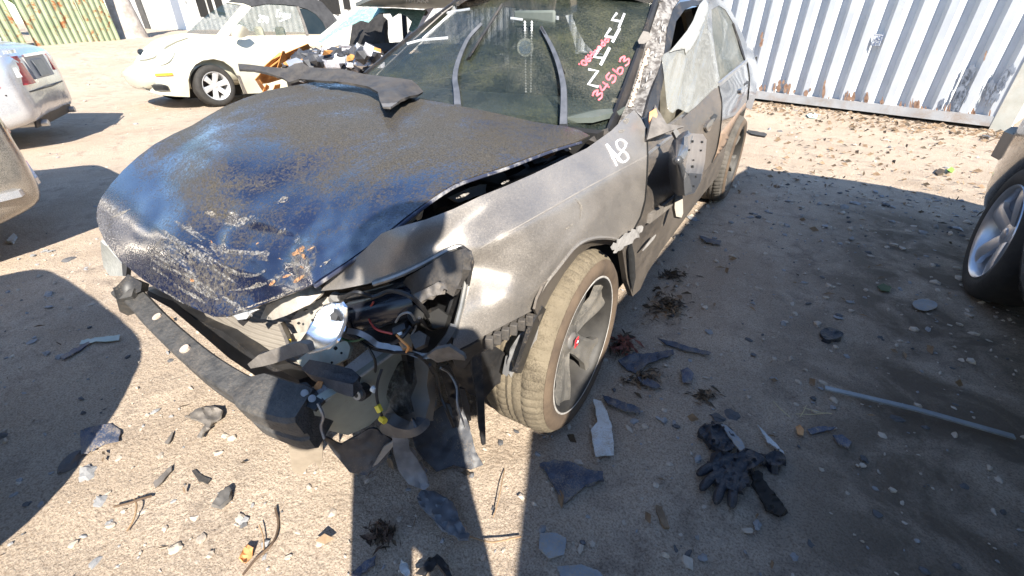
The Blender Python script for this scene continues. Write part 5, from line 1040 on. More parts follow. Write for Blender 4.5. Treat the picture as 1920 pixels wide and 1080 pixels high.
# ---- cream convertible
bt = empty('cream_convertible', (-8.05, 3.0, 0)); tag(bt, 'cream rounded convertible with black soft top and silver six spoke wheels', 'car')
CREAM = M('cream_paint', (.50, .485, .385), (.54, .525, .425), 3, .25, 0, coat=.8, dust=(.6, .55, .44), dcov=(.66, .9), dscale=2)
bi = Vector(bt.location)
def bpan(name, poly, ctrl, mat, th=.02, step=6, parent=None, curve=False, fit=None, off=None):
    o = panel(name, poly, ctrl, mat, None, step=step, thick=th, curve=curve, fit=fit, off=off)
    for v in o.data.vertices: v.co -= bi
    o.parent = parent or bt; return o
b_ctrl = [(450, 90, 'x', -7.24), (640, 90, 'x', -7.22), (640, 170, 'x', -7.26), (480, 170, 'x', -7.26), (420, 90, 'x', -7.22), (400, 112, 'x', -7.14), (355, 135, 'x', -7.18), (452, 160, 'x', -7.18), (356, 178, 'x', -7.32), (310, 105, 'x', -7.42), (310, 176, 'x', -7.52), (285, 170, 'x', -7.75), (262, 130, 'x', -7.95), (250, 125, 'x', -8.20), (275, 84, 'x', -8.05), (300, 71, 'x', -7.95), (345, 62, 'x', -7.80), (405, 66, 'x', -7.42), (500, 67, 'x', -7.33), (640, 66, 'x', -7.33), (350, 85, 'x', -7.50)]
b_fit = depth_fit(b_ctrl)
bpan('body_side', [(345, 62), (322, 66), (300, 71), (284, 79), (270, 90), (260, 102), (252, 116), (249, 132), (251, 148), (258, 157), (266, 164), (280, 172), (300, 178), (330, 181), (356, 182), (355, 165), (353, 150), (357, 134), (366, 121), (380, 113), (400, 110), (420, 115), (437, 128), (447, 145), (453, 163), (458, 176), (520, 173), (600, 171), (690, 168), (690, 68), (600, 66), (500, 67), (430, 68), (405, 66)], None, CREAM, fit=b_fit)
bpan('hood_seam', [(262, 112), (274, 111), (288, 107), (300, 97), (312, 86), (330, 77), (352, 70), (352, 71.6), (331, 79), (314, 88), (301, 99), (289, 109), (274, 113), (262, 113.6)], None, M('seam_shadow_gap', (.16, .15, .11), (.2, .19, .14), 5, .8), .004, 5, fit=lambda x, y: b_fit(x, y)*1.002)
bpan('headlight', [(293, 108), (297, 98), (308, 92), (320, 92), (326, 97), (325, 104), (318, 114), (308, 120), (299, 121), (294, 116)], None, M('frosted_lamp_glass', (.30, .32, .30), (.40, .41, .37), 10, .12, coat=1), .02, 5, curve=True, fit=lambda x, y: b_fit(x, y)*1.004)
bpan('turn_signal', [(290, 138), (323, 136.5), (324, 141), (291, 143)], None, AMBER, .01, 5, fit=lambda x, y: b_fit(x, y)*1.003)
GRL = M('grey_lower_grille', (.06, .06, .06), (.16, .16, .15), 80, .7)
for poly in ([(259, 154), (266, 155), (276, 160), (280, 170), (270, 166), (262, 160)], [(281, 157), (300, 157), (314, 161), (318, 170), (300, 171), (288, 168)]):
    gr = bpan('grille', poly, None, GRL, .01, 5, fit=lambda x, y: b_fit(x, y)*1.003)
    xs = [p[0] for p in poly]; ys_ = [p[1] for p in poly]
    for k in range(4):
        y = min(ys_)+2+(max(ys_)-min(ys_)-4)*(k+.5)/4
        ins = [x for x in np.arange(min(xs), max(xs), .5) if inside((x, y), poly)]
        if len(ins) > 2: bpan('grille_bar', [(ins[0], y-.5), (ins[-1], y-.5), (ins[-1], y+.5), (ins[0], y+.5)], None, BLACK, .004, 5, parent=gr, fit=lambda a, b: b_fit(a, b)*1.005)
c = CAM+ray(265, 98)/(b_fit(265, 98)*1.003); disc('emblem', c-bi, (CAM-c).normalized(), .05, CHROME, bt)
bpan('wheel_arch_liner', [(353, 185), (353, 150), (357, 132), (366, 119), (380, 111), (400, 108), (420, 113), (438, 126), (450, 145), (458, 178)], [(353, 185, 'x', -7.7), (400, 108, 'x', -7.6), (458, 178, 'x', -7.6)], VOID, .01, 10)
bpan('side_skirt', [(440, 140), (447, 145), (453, 163), (458, 176), (464, 176), (456, 158), (450, 142)], None, GREYPLAST, .01, 5, fit=lambda x, y: b_fit(x, y)*1.002)
BGL = clear_glass('convertible_glass', (.03, .05, .045), .35, (.2, .24, .22), (.6, .8), 60, 3, .6)
a_fit = depth_fit([(405, 66, 'x', -7.42), (430, 68, 'x', -7.36), (600, 66, 'x', -7.34), (470, 12, 'x', -7.55), (560, 11, 'x', -7.55), (630, 35, 'x', -7.5), (440, 0, 'x', -7.6)])
w_fit = depth_fit([(345, 62, 'x', -8.25), (408, 64, 'x', -7.42), (428, 3, 'x', -8.1), (456, 7, 'x', -7.58)])
bpan('windscreen', [(350, 62), (376, 38), (402, 18), (425, 5), (455, 8), (432, 36), (408, 64)], None, BGL, .005, 8, fit=w_fit)
bpan('screen_frame', [(425, 5), (430, 0), (462, 2), (472, 10), (455, 32), (438, 52), (428, 68), (405, 66), (430, 36), (453, 9)], None, CREAM, .03, 6, fit=a_fit)
bpan('door_window', [(430, 67), (440, 50), (456, 32), (472, 14), (500, 8), (530, 9), (556, 13), (566, 36), (574, 64)], None, BGL, .005, 8, fit=a_fit)
bpan('quarter_window', [(578, 64), (570, 40), (560, 15), (576, 18), (592, 26), (606, 42), (612, 56), (606, 64)], None, GLASS_DARK, .005, 7, fit=a_fit)
bpan('window_divider', [(574, 65), (566, 36), (556, 12), (560, 12), (570, 38), (579, 65)], None, GREYPLAST, .02, 6, fit=lambda x, y: a_fit(x, y)*1.002)
SOFT = M('black_canvas_top', (.025, .025, .027), (.05, .05, .052), 8, .9, bump=.2)
bpan('soft_top', [(428, 3), (440, -4), (480, -14), (540, -16), (580, -8), (604, 4), (622, 24), (634, 40), (625, 50), (612, 56), (606, 42), (592, 26), (576, 17), (556, 11), (528, 8), (500, 7), (472, 12), (456, 6)], None, SOFT, .03, 8, fit=lambda x, y: a_fit(x, y)*1.001)
bpan('door_mirror', [(434, 62), (437, 54), (446, 49), (456, 49), (465, 55), (467, 64), (458, 70), (444, 71), (436, 68)], [(434, 62, 'x', -7.14), (450, 58, 'x', -7.02), (467, 62, 'x', -7.12), (450, 70, 'x', -7.08)], CREAM, .08, 5, curve=True)
strokes_o = strokes('writing', text_lines('Trnis', (516, 32), (6, 0.5), (2, -14))+[[(524, 40), (545, 32)]]+text_lines('290', (484, 40), (6, 1), (1, -12)), lambda x, y: a_fit(x, y)*1.001, WHITE_MARK, None, .018, .006)
for v in strokes_o.data.vertices: v.co -= bi
strokes_o.parent = bt
CRS = M('cream_leather', (.50, .46, .34), (.58, .54, .4), 12, .6)
for x in (.35, -.35):
    b = MB(); b.box((x, 1.55, .62), (.48, .14, .62), Matrix.Rotation(math.radians(-12), 3, 'X')); b.box((x, 1.70, 1.04), (.24, .10, .20)); b.box((x, 1.3, .42), (.48, .5, .16)); b.build('seat', CRS, bt, bevel=.05)
# rest of its shell: far side, nose, tail, hood, deck
def half_shell():
    secs = []; ys = [-.82, -.74, -.5, -.3, 0.0, .3, .6, 1.2, 1.9, 2.3, 2.7, 3.0, 3.2]
    for y in ys:
        tn = sm(0, -.85, y); tt = sm(2.3, 3.25, y); w = .80*(1-.42*tn**2-.35*tt**2); top = .93-.33*tn**1.5-.40*tt**1.5
        zb = .26+.06*tn
        secs.append([(0, y, zb), (w*.8, y, zb), (w, y, zb+.2), (w, y, (zb+top)*.5+.1), (w*.8, y, top-.03), (w*.4, y, top+.02), (0, y, top+.03), (-w*.4, y, top+.02), (-w*.8, y, top-.03), (-w, y, (zb+top)*.5+.1), (-w, y, zb+.2), (-w*.8, y, zb)])
    return secs
secs = half_shell(); n = 12; vs = [(p[0]-.04, p[1], p[2]-.03) for s in secs for p in s]; fs = []
for i in range(len(secs)-1):
    for j in range(n): fs.append((i*n+j, i*n+(j+1) % n, (i+1)*n+(j+1) % n, (i+1)*n+j))
fs += [tuple(range(n))[::-1], tuple((len(secs)-1)*n+j for j in range(n))]
mesh_obj('body_shell', vs, fs, CREAM, bt, True, 0, 1)
BALLOY = M('bright_alloy', (.55, .56, .57), (.62, .63, .64), 8, .35, .5)
for a in (0.0, 2.51):
    make_wheel(bt, (.76, a, .315), .315, .21, .215, 6, 1, RUBBER, BALLOY, BALLOY, 'broad', False, 0, .03, spin=.25); make_wheel(bt, (-.70, a, .315), .315, .21, .215, 6, -1, RUBBER, BALLOY, BALLOY, 'plain')

# ---- burnt car between the convertible and the wreck
bu = empty('burnt_car', (-4.0, 2.3, 0)); tag(bu, 'burnt out grey car with shattered windshield, rusty fender and ash filled engine bay', 'car')
bi2 = Vector(bu.location)
def upan(name, poly, ctrl, mat, th=.012, step=6, off=None, fit=None, parent=None):
    o = panel(name, poly, ctrl, mat, None, step=step, thick=th, off=off, fit=fit)
    for v in o.data.vertices: v.co -= bi2
    o.parent = parent or bu; return o
ROOFG = M('burnt_grey_green_roof', (.20, .225, .215), (.28, .30, .285), 6, .5, .2)
rf_fit = depth_fit([(670, 11, 'z', 1.38), (800, 16, 'z', 1.40), (700, -6, 'z', 1.43), (850, -10, 'z', 1.43)])
rf = upan('roof', [(668, 12), (690, 2), (740, -12), (800, -16), (870, -14), (860, 0), (845, 14), (800, 17), (740, 14)], None, ROOFG, .03, 8, fit=rf_fit)
so_ = strokes('writing', text_lines('191868', (758, 6), (7, -.2), (1, -8)), lambda x, y: rf_fit(x, y)*1.004, WHITE_MARK, None, .012, .01)
for v in so_.data.vertices: v.co -= bi2
so_.parent = rf
PALE = M('pale_scorched_cream', (.52, .54, .46), (.62, .63, .55), 9, .5)
upan('front_pillar', [(668, 12), (676, 14), (640, 46), (610, 70), (590, 90), (580, 86), (604, 64), (640, 34)], [(668, 12, 'x', -4.62), (580, 86, 'x', -4.74), (640, 46, 'x', -4.66)], PALE, .04, 6)
upan('front_pillar', [(800, 17), (814, 14), (790, 50), (772, 78), (764, 70), (784, 40)], [(806, 14, 'x', -3.42), (766, 74, 'x', -3.30), (786, 42, 'x', -3.36)], M('lilac_grey_pillar', (.30, .29, .36), (.38, .37, .43), 8, .45), .04, 6)
TEAL = clear_glass('crazed_teal_glass', (.20, .42, .42), .75, (.35, .55, .53), (.42, .62), 70, 12, .5)
ws2 = depth_fit([(600, 76, 'y', 3.25), (676, 16, 'y', 3.95), (790, 20, 'y', 3.95), (770, 60, 'y', 3.4)])
upan('windshield_remains', [(596, 78), (612, 66), (640, 44), (676, 15), (740, 15), (798, 19), (788, 40), (778, 62), (766, 56), (772, 40), (760, 28), (748, 24), (736, 32), (730, 22), (712, 24), (698, 34), (690, 42), (676, 38), (660, 46), (646, 50), (634, 58), (620, 66), (604, 80)], None, TEAL, .006, 5, fit=ws2, off=lambda x, y: .05*noise.noise((x/9, y/7, 3)))
SOOT = M('soot_black_interior', (.010, .010, .011), (.03, .028, .027), 12, .9)
sh_ = MB(); sh_.box((0, 1.9, .50), (1.62, 2.9, .50)); sh_.box((0, 3.2, .82), (1.5, .5, .12)); sh_.build('body_shell', SOOT, bu, bevel=.05)
upan('dashboard', [(600, 92), (640, 84), (700, 82), (760, 78), (764, 90), (700, 98), (620, 100)], [(600, 92, 'y', 3.1), (760, 78, 'y', 3.1), (700, 98, 'y', 2.9)], SOOT, .05, 7, wav(.05))
upan('seat_remains', [(655, 84), (660, 50), (664, 30), (700, 26), (718, 30), (722, 80)], [(655, 84, 'y', 4.2), (700, 26, 'y', 4.4), (722, 80, 'y', 4.2)], SOOT, .10, 8, wav(.06))
upan('roof_frame', [(676, 16), (800, 19), (796, 25), (740, 21), (690, 22)], [(676, 16, 'y', 4.02), (800, 19, 'y', 4.02), (740, 21, 'y', 4.0)], SOOT, .04, 8)
for pxs in ([(707, 14), (716, 14), (724, 84), (714, 84)], [(752, 18), (760, 18), (764, 78), (756, 78)]): upan('door_post', pxs, [(pxs[0][0], 14, 'y', 5.0), (pxs[2][0], 84, 'y', 5.0)], SOOT, .05, 8)
upan('dash_bar', [(580, 86), (600, 84), (640, 88), (690, 92), (690, 97), (640, 94), (590, 92)], [(580, 86, 'y', 3.0), (690, 92, 'y', 3.0), (640, 94, 'y', 2.95)], M('scorched_tan_metal', (.40, .28, .17), (.52, .40, .28), 12, .8), .03, 6, wav(.02))
RST2 = M('bright_rust_sheet', (.36, .15, .04), (.56, .28, .09), 7, .9, bump=.5, bscale=12)
for poly, x in (([(492, 138), (506, 126), (522, 114), (530, 100), (524, 98), (506, 114), (488, 132)], -4.80), ([(520, 128), (530, 96), (534, 96), (540, 118), (534, 126)], -4.72), ([(478, 150), (492, 134), (520, 130), (540, 136), (530, 148), (504, 156), (486, 158)], -4.86),
                 ([(488, 132), (510, 112), (545, 96), (578, 82), (584, 90), (556, 104), (530, 120), (512, 130)], -4.78), ([(488, 186), (494, 170), (500, 158), (508, 164), (502, 180), (498, 190)], -4.80), ([(510, 176), (516, 160), (526, 158), (524, 172), (518, 182)], -4.70), ([(480, 152), (486, 150), (500, 172), (510, 184), (504, 184), (490, 168)], -4.84)):
    upan('rusty_fender_piece', poly, [(poly[0][0], poly[0][1], 'x', x), (poly[2][0], poly[2][1], 'x', x+.12), (poly[-2][0], poly[-2][1], 'x', x-.05)], RST2, .008, 5, wav(.03))
upan('cream_panel_scrap', [(500, 166), (508, 158), (518, 152), (516, 166), (506, 176), (498, 176)], [(500, 166, 'x', -4.75), (518, 152, 'x', -4.7), (506, 176, 'x', -4.75)], CREAM, .01, 5)
# ash and molten debris in its engine bay
def icos(r, c, seed, jag=.5, sub=1):
    bm = bmesh.new(); bmesh.ops.create_icosphere(bm, subdivisions=sub, radius=1.0); R_ = random.Random(seed)
    s = (R_.uniform(.6, 1.5), R_.uniform(.6, 1.5), R_.uniform(.4, 1.0)); vs = []
    for v in bm.verts:
        k = 1+jag*(R_.random()-.5)*1.6; vs.append(Vector((v.co.x*s[0], v.co.y*s[1], v.co.z*s[2]))*r*k+Vector(c))
    fs = [[v.index for v in f.verts] for f in bm.faces]; bm.free(); return vs, fs
for nm, mt, cnt in (('ash_heap', M('pale_ash', (.33, .33, .36), (.62, .60, .62), 14, .9), 90), ('charred_debris', M('char', (.015, .016, .02), (.06, .062, .07), 14, .6), 170), ('rusted_debris', RST2, 40), ('molten_aluminium', M('molten_alu', (.45, .46, .48), (.6, .61, .63), 14, .35, .7), 40)):
    mb = MB()
    for i in range(cnt):
        px = rnd.uniform(535, 700) if nm != 'ash_heap' else rnd.uniform(600, 705)
        lo = 92+max(0, (600-px)*.35); py = rnd.uniform(lo, 150)
        c = ZP(px, py, .62+.16*rnd.random()-.1*(py > 135))
        if c.y < 1.55 or c.y > 3.2: c = YP(px, py, rnd.uniform(1.8, 3.0))
        v, f = icos(rnd.uniform(.025, .085), c-bi2, i*7+cnt, .8); mb.add(v, f)
    o = mb.build(nm, mt, bu, smooth=False); o['kind'] = 'stuff'
for a in (.05, 2.7):
    for s in (1, -1): MB().lathe([(.10, -.09), (.22, -.09), (.22, .09), (.10, .09)], 24, c=(s*.72, a, .22)).build('bare_wheel', RST2, bu)

# ================================================================== the yard: containers, fence, trunk
def corr_wall(name, a, b, z0, z1, pitch, depth, mat, parent, prof=(.27, .5, .77), thick=.004, lean=0.0):
    """trapezoidal corrugated sheet from a to b"""
    a = Vector((a[0], a[1], 0)); b = Vector((b[0], b[1], 0)); t = (b-a).normalized(); nrm = Vector((t.y, -t.x, 0))
    if nrm.dot(Vector((CAM.x, CAM.y, 0))-a) < 0: nrm = -nrm
    Ln = (b-a).length; k = int(Ln/pitch); pts = []
    for i in range(k):
        s = i*pitch
        for f, d in ((0, 0), (prof[0], 0), (prof[1], -depth), (prof[2], -depth)): pts.append((s+f*pitch, d))
    pts.append((k*pitch, 0)); vs = []; fs = []; nz = 7
    for j in range(nz):
        q = j/(nz-1); z = z0+(z1-z0)*q
        for (s, d) in pts: vs.append(a+t*s+nrm*(d+0.006*noise.noise((s*1.3, z*1.5, 5))-lean*q)+Vector((0, 0, z)))
    n = len(pts)
    for j in range(nz-1):
        for i in range(n-1): fs.append((j*n+i, j*n+i+1, (j+1)*n+i+1, (j+1)*n+i))
    o = mesh_obj(name, vs, fs, mat, parent, False, thick); return o, t, nrm, k*pitch
WHITEC = M('white_container_paint', (.44, .465, .49), (.52, .545, .57), 2.5, .5, dust=(.36, .25, .17), dcov=(.70, .82), dscale=3, dfine=30)
CA = ZP(1418, 178, 0.10); CB = ZP(1888, 245, 0.02); CA.z = CB.z = 0
tdir = (CA-CB).normalized(); cont = empty('shipping_container', tuple(CB)); tag(cont, 'white corrugated shipping container standing behind the wreck on the right', 'container', kind='thing')
ci = Vector(cont.location)
def lc_(o):
    for v in o.data.vertices: v.co -= ci
    o.parent = cont; return o
end = CB+tdir*12.0
w, t, nrm, ln = corr_wall('corrugated_wall', CB+tdir*.16, end, .16, 2.5, .278, .07, WHITEC, None, prof=(.30, .52, .78)); lc_(w)
rail_m = M('grey_white_rail', (.34, .35, .36), (.45, .46, .47), 3, .5, dust=(.30, .21, .14), dcov=(.55, .75), dscale=4)
def rail_box(name, a, b, z0, z1, d0, d1, mat):
    a = Vector((a.x, a.y, 0)); b = Vector((b.x, b.y, 0)); vs = []
    for p in (a, b):
        for d in (d0, d1):
            for z in (z0, z1): vs.append(p+nrm*d+Vector((0, 0, z))-ci)
    return mesh_obj(name, vs, [(0, 1, 3, 2), (4, 6, 7, 5), (0, 4, 5, 1), (2, 3, 7, 6), (0, 2, 6, 4), (1, 5, 7, 3)], mat, cont, False)
rail_box('bottom_rail', CB, end, .045, .165, -.10, .012, rail_m); rail_box('top_rail', CB, end, 2.48, 2.59, -.10, .012, rail_m)
rail_box('corner_post', CB-tdir*.02, CB+tdir*.165, .0, 2.59, -.14, .016, M('cream_corner_post', (.42, .42, .37), (.52, .52, .47), 4, .55, dust=(.38, .28, .18), dcov=(.58, .8), dscale=3))
back = -2.44
rail_box('end_wall', CB-tdir*.0, CB+tdir*.05, .05, 2.55, -.16, back, WHITEC); rail_box('end_wall', end, end+tdir*.05, .05, 2.55, -.11, back, WHITEC); rail_box('roof_sheet', CB, end, 2.55, 2.575, -.12, back, WHITEC); rail_box('far_wall', CB, end, .05, 2.5, back+.05, back, WHITEC)
# stencilled number plate JC 61
pf = depth_fit([(1640, 62, 'z', 1.15), (1652, 88, 'z', .95), (1630, 80, 'z', 1.0)])
def wall_pt(px, py, lift=0.0):
    d = ray(px, py); p0 = CB; k = (p0-CAM).dot(nrm)/d.dot(nrm); return CAM+d*k+nrm*lift
wfit = lambda x, y: 1.0/((wall_pt(x, y, 0)-CAM).dot(_f))
INK = M('navy_stencil', (.05, .08, .16), (.08, .11, .2), 20, .7)
pl = panel('number_plate', [(1640, 63), (1657, 65), (1649, 87), (1633, 85)], None, M('white_sticker', (.54, .56, .58), (.6, .62, .64), 6, .5), None, step=6, thick=.002, fit=lambda x, y: wfit(x, y)*1.0015); lc_(pl)
o = strokes('writing', [[(1640, 63), (1657, 65), (1649, 87), (1633, 85), (1640, 63)], [(1637, 75), (1653, 76.5)]], wfit, INK, None, .007, .022, False); o.parent = cont; [setattr(v, 'co', v.co-ci) for v in o.data.vertices]
o = strokes('writing', text_lines('JC', (1641, 73), (6, .6), (2.3, -6.2))+text_lines('61', (1637.5, 83.5), (6, .6), (2.3, -6)), wfit, INK, None, .009, .022); o.parent = cont; [setattr(v, 'co', v.co-ci) for v in o.data.vertices]
# dark smears and rust marks low on the sheet
SM = M('dark_smear', (.10, .12, .16), (.22, .25, .30), 12, .8); RS = M('rust_run', (.20, .11, .07), (.36, .24, .17), 14, .9)
def wmarks(name, items, mat, lift=.012):
    o = scratches(name, items, lambda x, y: wfit(x, y), mat, cont, lift)
    for v in o.data.vertices: v.co -= ci
for (x, y, l, w_) in ((1806, 160, 60, 8), (1818, 130, 56, 10), (1826, 120, 60, 6), (1770, 185, 30, 5), (1796, 190, 26, 5), (1800, 170, 40, 3), (1812, 168, 44, 4), (1862, 150, 40, 6), (1870, 170, 34, 6), (1882, 145, 44, 7), (1890, 130, 40, 6), (1900, 120, 36, 6), (1855, 175, 30, 4), (1764, 198, 16, 4)):
    wmarks('dark_marks', [([(x, y), (x-l*.24, y+l*.5)], w_), ([(x+4, y+6), (x-l*.2+4, y+l*.45+6)], w_*.5), ([(x-5, y+10), (x-l*.22-4, y+l*.5+8)], w_*.4)], SM)
for (x, y, l) in ((1430, 72, 20), (1470, 150, 10), (1490, 168, 10), (1548, 150, 26), (1555, 180, 12), (1590, 170, 12), (1625, 185, 14), (1655, 186, 14), (1690, 190, 22), (1730, 200, 14), (1776, 208, 12), (1800, 210, 10), (1520, 165, 10), (1850, 95, 24), (1400+30, 60, 16)):
    wmarks('rust_marks', [([(x, y), (x-l*.22, y+l*.8)], rnd.uniform(2, 4))], RS)
R6 = random.Random(6)
for i in range(34):
    x = R6.uniform(1425, 1870); yb = 172+(x-1418)*.138; l = R6.uniform(5, 22)
    wmarks('rust_marks', [([(x, yb-l-R6.uniform(1, 14)), (x-l*.2, yb-R6.uniform(1, 6))], R6.uniform(1.5, 5))], RS)
# green rusted sheet fence far left; its sheets lean away from the yard
FG = M('pale_green_rusting_sheet', (.22, .265, .15), (.33, .365, .225), 1.2, .7, dust=(.24, .095, .04), dcov=(.585, .68), dscale=1.6, dfine=9)
F0 = ZP(-60, 96, .62); F1 = ZP(228, 80, .62)
fen = empty('sheet_metal_fence', (F1.x, F1.y, 0)); tag(fen, 'pale green corrugated metal fence streaked with rust at the far left', 'fence', kind='thing')
fi = Vector((F1.x, F1.y, 0)); fd = (F0-F1); fd.z = 0; k = int(fd.length/1.0); fd.normalize()
fx = F1+fd*.0
n_sheet = int((F0-F1).length/.95)+2
for i in range(n_sheet):
    a_ = F1+fd*(i*.95); b_ = F1+fd*((i+1)*.95-.004); zb = gz(a_.x, a_.y)-.05
    o, _, nf, _ = corr_wall('sheet', (a_.x, a_.y), (b_.x, b_.y), zb, zb+2.3+.05*((i*7) % 3), .1892, .035, FG, None, lean=.1+.02*(i % 2)); o.parent = fen
    for v in o.data.vertices: v.co -= fi
for i in range(0, n_sheet, 2):
    p = F1+fd*(i*.95)-nf*.12; MB().box((p.x-fi.x, p.y-fi.y, 1.6), (.08, .08, 2.6)).build('post', GREYPLAST, fen)
# tree trunk between the fence and the white sheds
TB = ZP(256, 79, .60); trunk = empty('tree', tuple(TB)); tag(trunk, 'thick grey tree trunk beside the green fence, its crown outside the picture', 'tree')
BARK = M('grey_bark', (.22, .19, .165), (.38, .34, .30), 5, .95, bump=.8, bscale=14)
rt = (TB-CAM).length; pth = [(0, 0, -.2), (-.10, 0, .3), (-.28, .02, 1.0), (-.45, .05, 1.8), (-.5, .1, 3.5), (-.4, .2, 6.5), (-.3, .3, 9.0)]
MB().tube(catmull(pth, 26), [.46-.012*i for i in range(26)], 18).build('trunk', BARK, trunk)
limbs = [((-.45, .1, 6.0), (-1.6, .6, 7.8)), ((-.4, .2, 7.2), (.9, -.4, 8.6)), ((-.3, .3, 8.5), (-.9, -1.0, 10.0)), ((-.3, .3, 8.8), (.6, 1.0, 10.2))]
for a_, b_ in limbs: MB().tube(catmull([a_, ((Vector(a_)+Vector(b_))/2+Vector((0, 0, .2))), b_], 8), [.14-.012*i for i in range(8)], 8).build('limb', BARK, trunk)
LEAF = M('tree_leaves', (.035, .065, .02), (.08, .12, .035), 3, .6)
mb = MB(); R5 = random.Random(5)
cl = [Vector(b_)+Vector((R5.gauss(0, .7), R5.gauss(0, .7), R5.gauss(0, .5))) for _, b_ in limbs for _k in range(9)]
for i in range(5200):
    c = R5.choice(cl)+Vector((R5.gauss(0, .38), R5.gauss(0, .38), R5.gauss(0, .32))); d = Vector((R5.gauss(0, 1), R5.gauss(0, 1), R5.gauss(0, .6))).normalized(); e = d.orthogonal().normalized(); s = R5.uniform(.05, .10)
    mb.add([c-d*s, c+e*s*.45, c+d*s, c-e*s*.45], [(0, 1, 2, 3)])
o = mb.build('crown', LEAF, trunk, smooth=False); o['kind'] = 'stuff'
# white corrugated shed behind the convertible and the burnt car
W0 = ZP(268, 74, .45); W1 = Vector((-1.0, 14.5, 0))
shed = empty('white_shed', (W0.x, W0.y, 0)); tag(shed, 'long white corrugated metal shed behind the cream convertible', 'shed', kind='thing'); si = Vector((W0.x, W0.y, 0))
SHW = M('weathered_white_sheet', (.34, .34, .325), (.50, .50, .485), 2.0, .55, dust=(.26, .23, .2), dcov=(.64, .8), dscale=2.2, dfine=14)
o, t2, n2, l2 = corr_wall('corrugated_wall', (W0.x, W0.y), (W1.x, W1.y), -.2, 2.9, .30, .06, SHW, None); o.parent = shed
for v in o.data.vertices: v.co -= si
def shed_pt(px, py):
    d = ray(px, py); kk = (W0-CAM).dot(n2)/d.dot(n2); return CAM+d*kk
def shed_panel(name, px0, px1, z0, z1, mat, lift, th=.03):
    a_ = shed_pt(px0, 30); b_ = shed_pt(px1, 30); vs = []
    for p in (a_, b_):
        for d in (lift, lift-th):
            for z in (z0, z1): vs.append(Vector((p.x, p.y, 0))+n2*d+Vector((0, 0, z))-si)
    return mesh_obj(name, vs, [(0, 1, 3, 2), (4, 6, 7, 5), (0, 4, 5, 1), (2, 3, 7, 6), (0, 2, 6, 4), (1, 5, 7, 3)], mat, shed, False)
shed_panel('white_door', 290, 352, .2, 2.4, M('bright_white_door', (.78, .79, .80), (.82, .83, .84), 2, .5), .03)
shed_panel('corner_trim', 264, 274, -.1, 2.9, M('dark_trim', (.05, .05, .05), (.09, .085, .08), 6, .7), .02)
for a_, b_, z0, z1 in ((376, 392, 1.35, 2.3), (396, 404, 1.5, 2.3), (410, 424, 1.4, 2.3), (604, 640, 1.40, 2.0), (648, 660, 1.55, 2.2)): shed_panel('dark_opening', a_, b_, z0, z1, VOID, .012, .02)
bk_ = Vector((0, 0, 0))-n2*3.0
vs = [Vector((0, 0, 2.9)), (W1-W0)+Vector((0, 0, 2.9-W1.z+W0.z)), (W1-W0)+bk_+Vector((0, 0, 3.3)), bk_+Vector((0, 0, 3.3))]
for v in vs: v.z = 2.9 if v is vs[0] or v is vs[1] else 3.3
mesh_obj('roof_sheet', vs, [(0, 1, 2, 3)], SHW, shed, False, .03)
# wall to the right beyond the container and the far yard edge stay out of the picture

# wood beyond the opposite row, behind the camera: met only as a reflection in paint and glass
mb = MB(); tk = MB(); R5 = random.Random(21)
for i in range(20):
    a = math.radians(-188+i*11+R5.uniform(-4, 4)); d = R5.uniform(21, 27); b0 = Vector((d*math.cos(a)+1, d*math.sin(a)-1, 0)); hgt = R5.uniform(6, 9.5)
    tk.tube([b0, b0+Vector((.1, .1, hgt*.45)), b0+Vector((.2, 0, hgt*.8))], [.22, .15, .05], 7)
    for k_ in range(16):
        c0 = b0+Vector((R5.gauss(0, 1.1), R5.gauss(0, 1.1), hgt*R5.uniform(.25, 1.0)))
        for j in range(70):
            c = c0+Vector((R5.gauss(0, .55), R5.gauss(0, .55), R5.gauss(0, .45))); dd = Vector((R5.gauss(0, 1), R5.gauss(0, 1), R5.gauss(0, .7))).normalized(); ee = dd.orthogonal().normalized(); s = R5.uniform(.12, .24)
            mb.add([c-dd*s, c+ee*s*.5, c+dd*s, c-ee*s*.5], [(0, 1, 2, 3)])
wood = empty('distant_wood', (0, -20, 0)); tag(wood, 'wood of green trees behind the camera, met only as dark reflections', 'wood', kind='stuff')
for b_, nm, m_ in ((mb, 'crowns', LEAF), (tk, 'trunks', BARK)):
    o = b_.build(nm, m_, wood, smooth=False); o['kind'] = 'stuff'
    for v in o.data.vertices: v.co -= Vector((0, -20, 0))

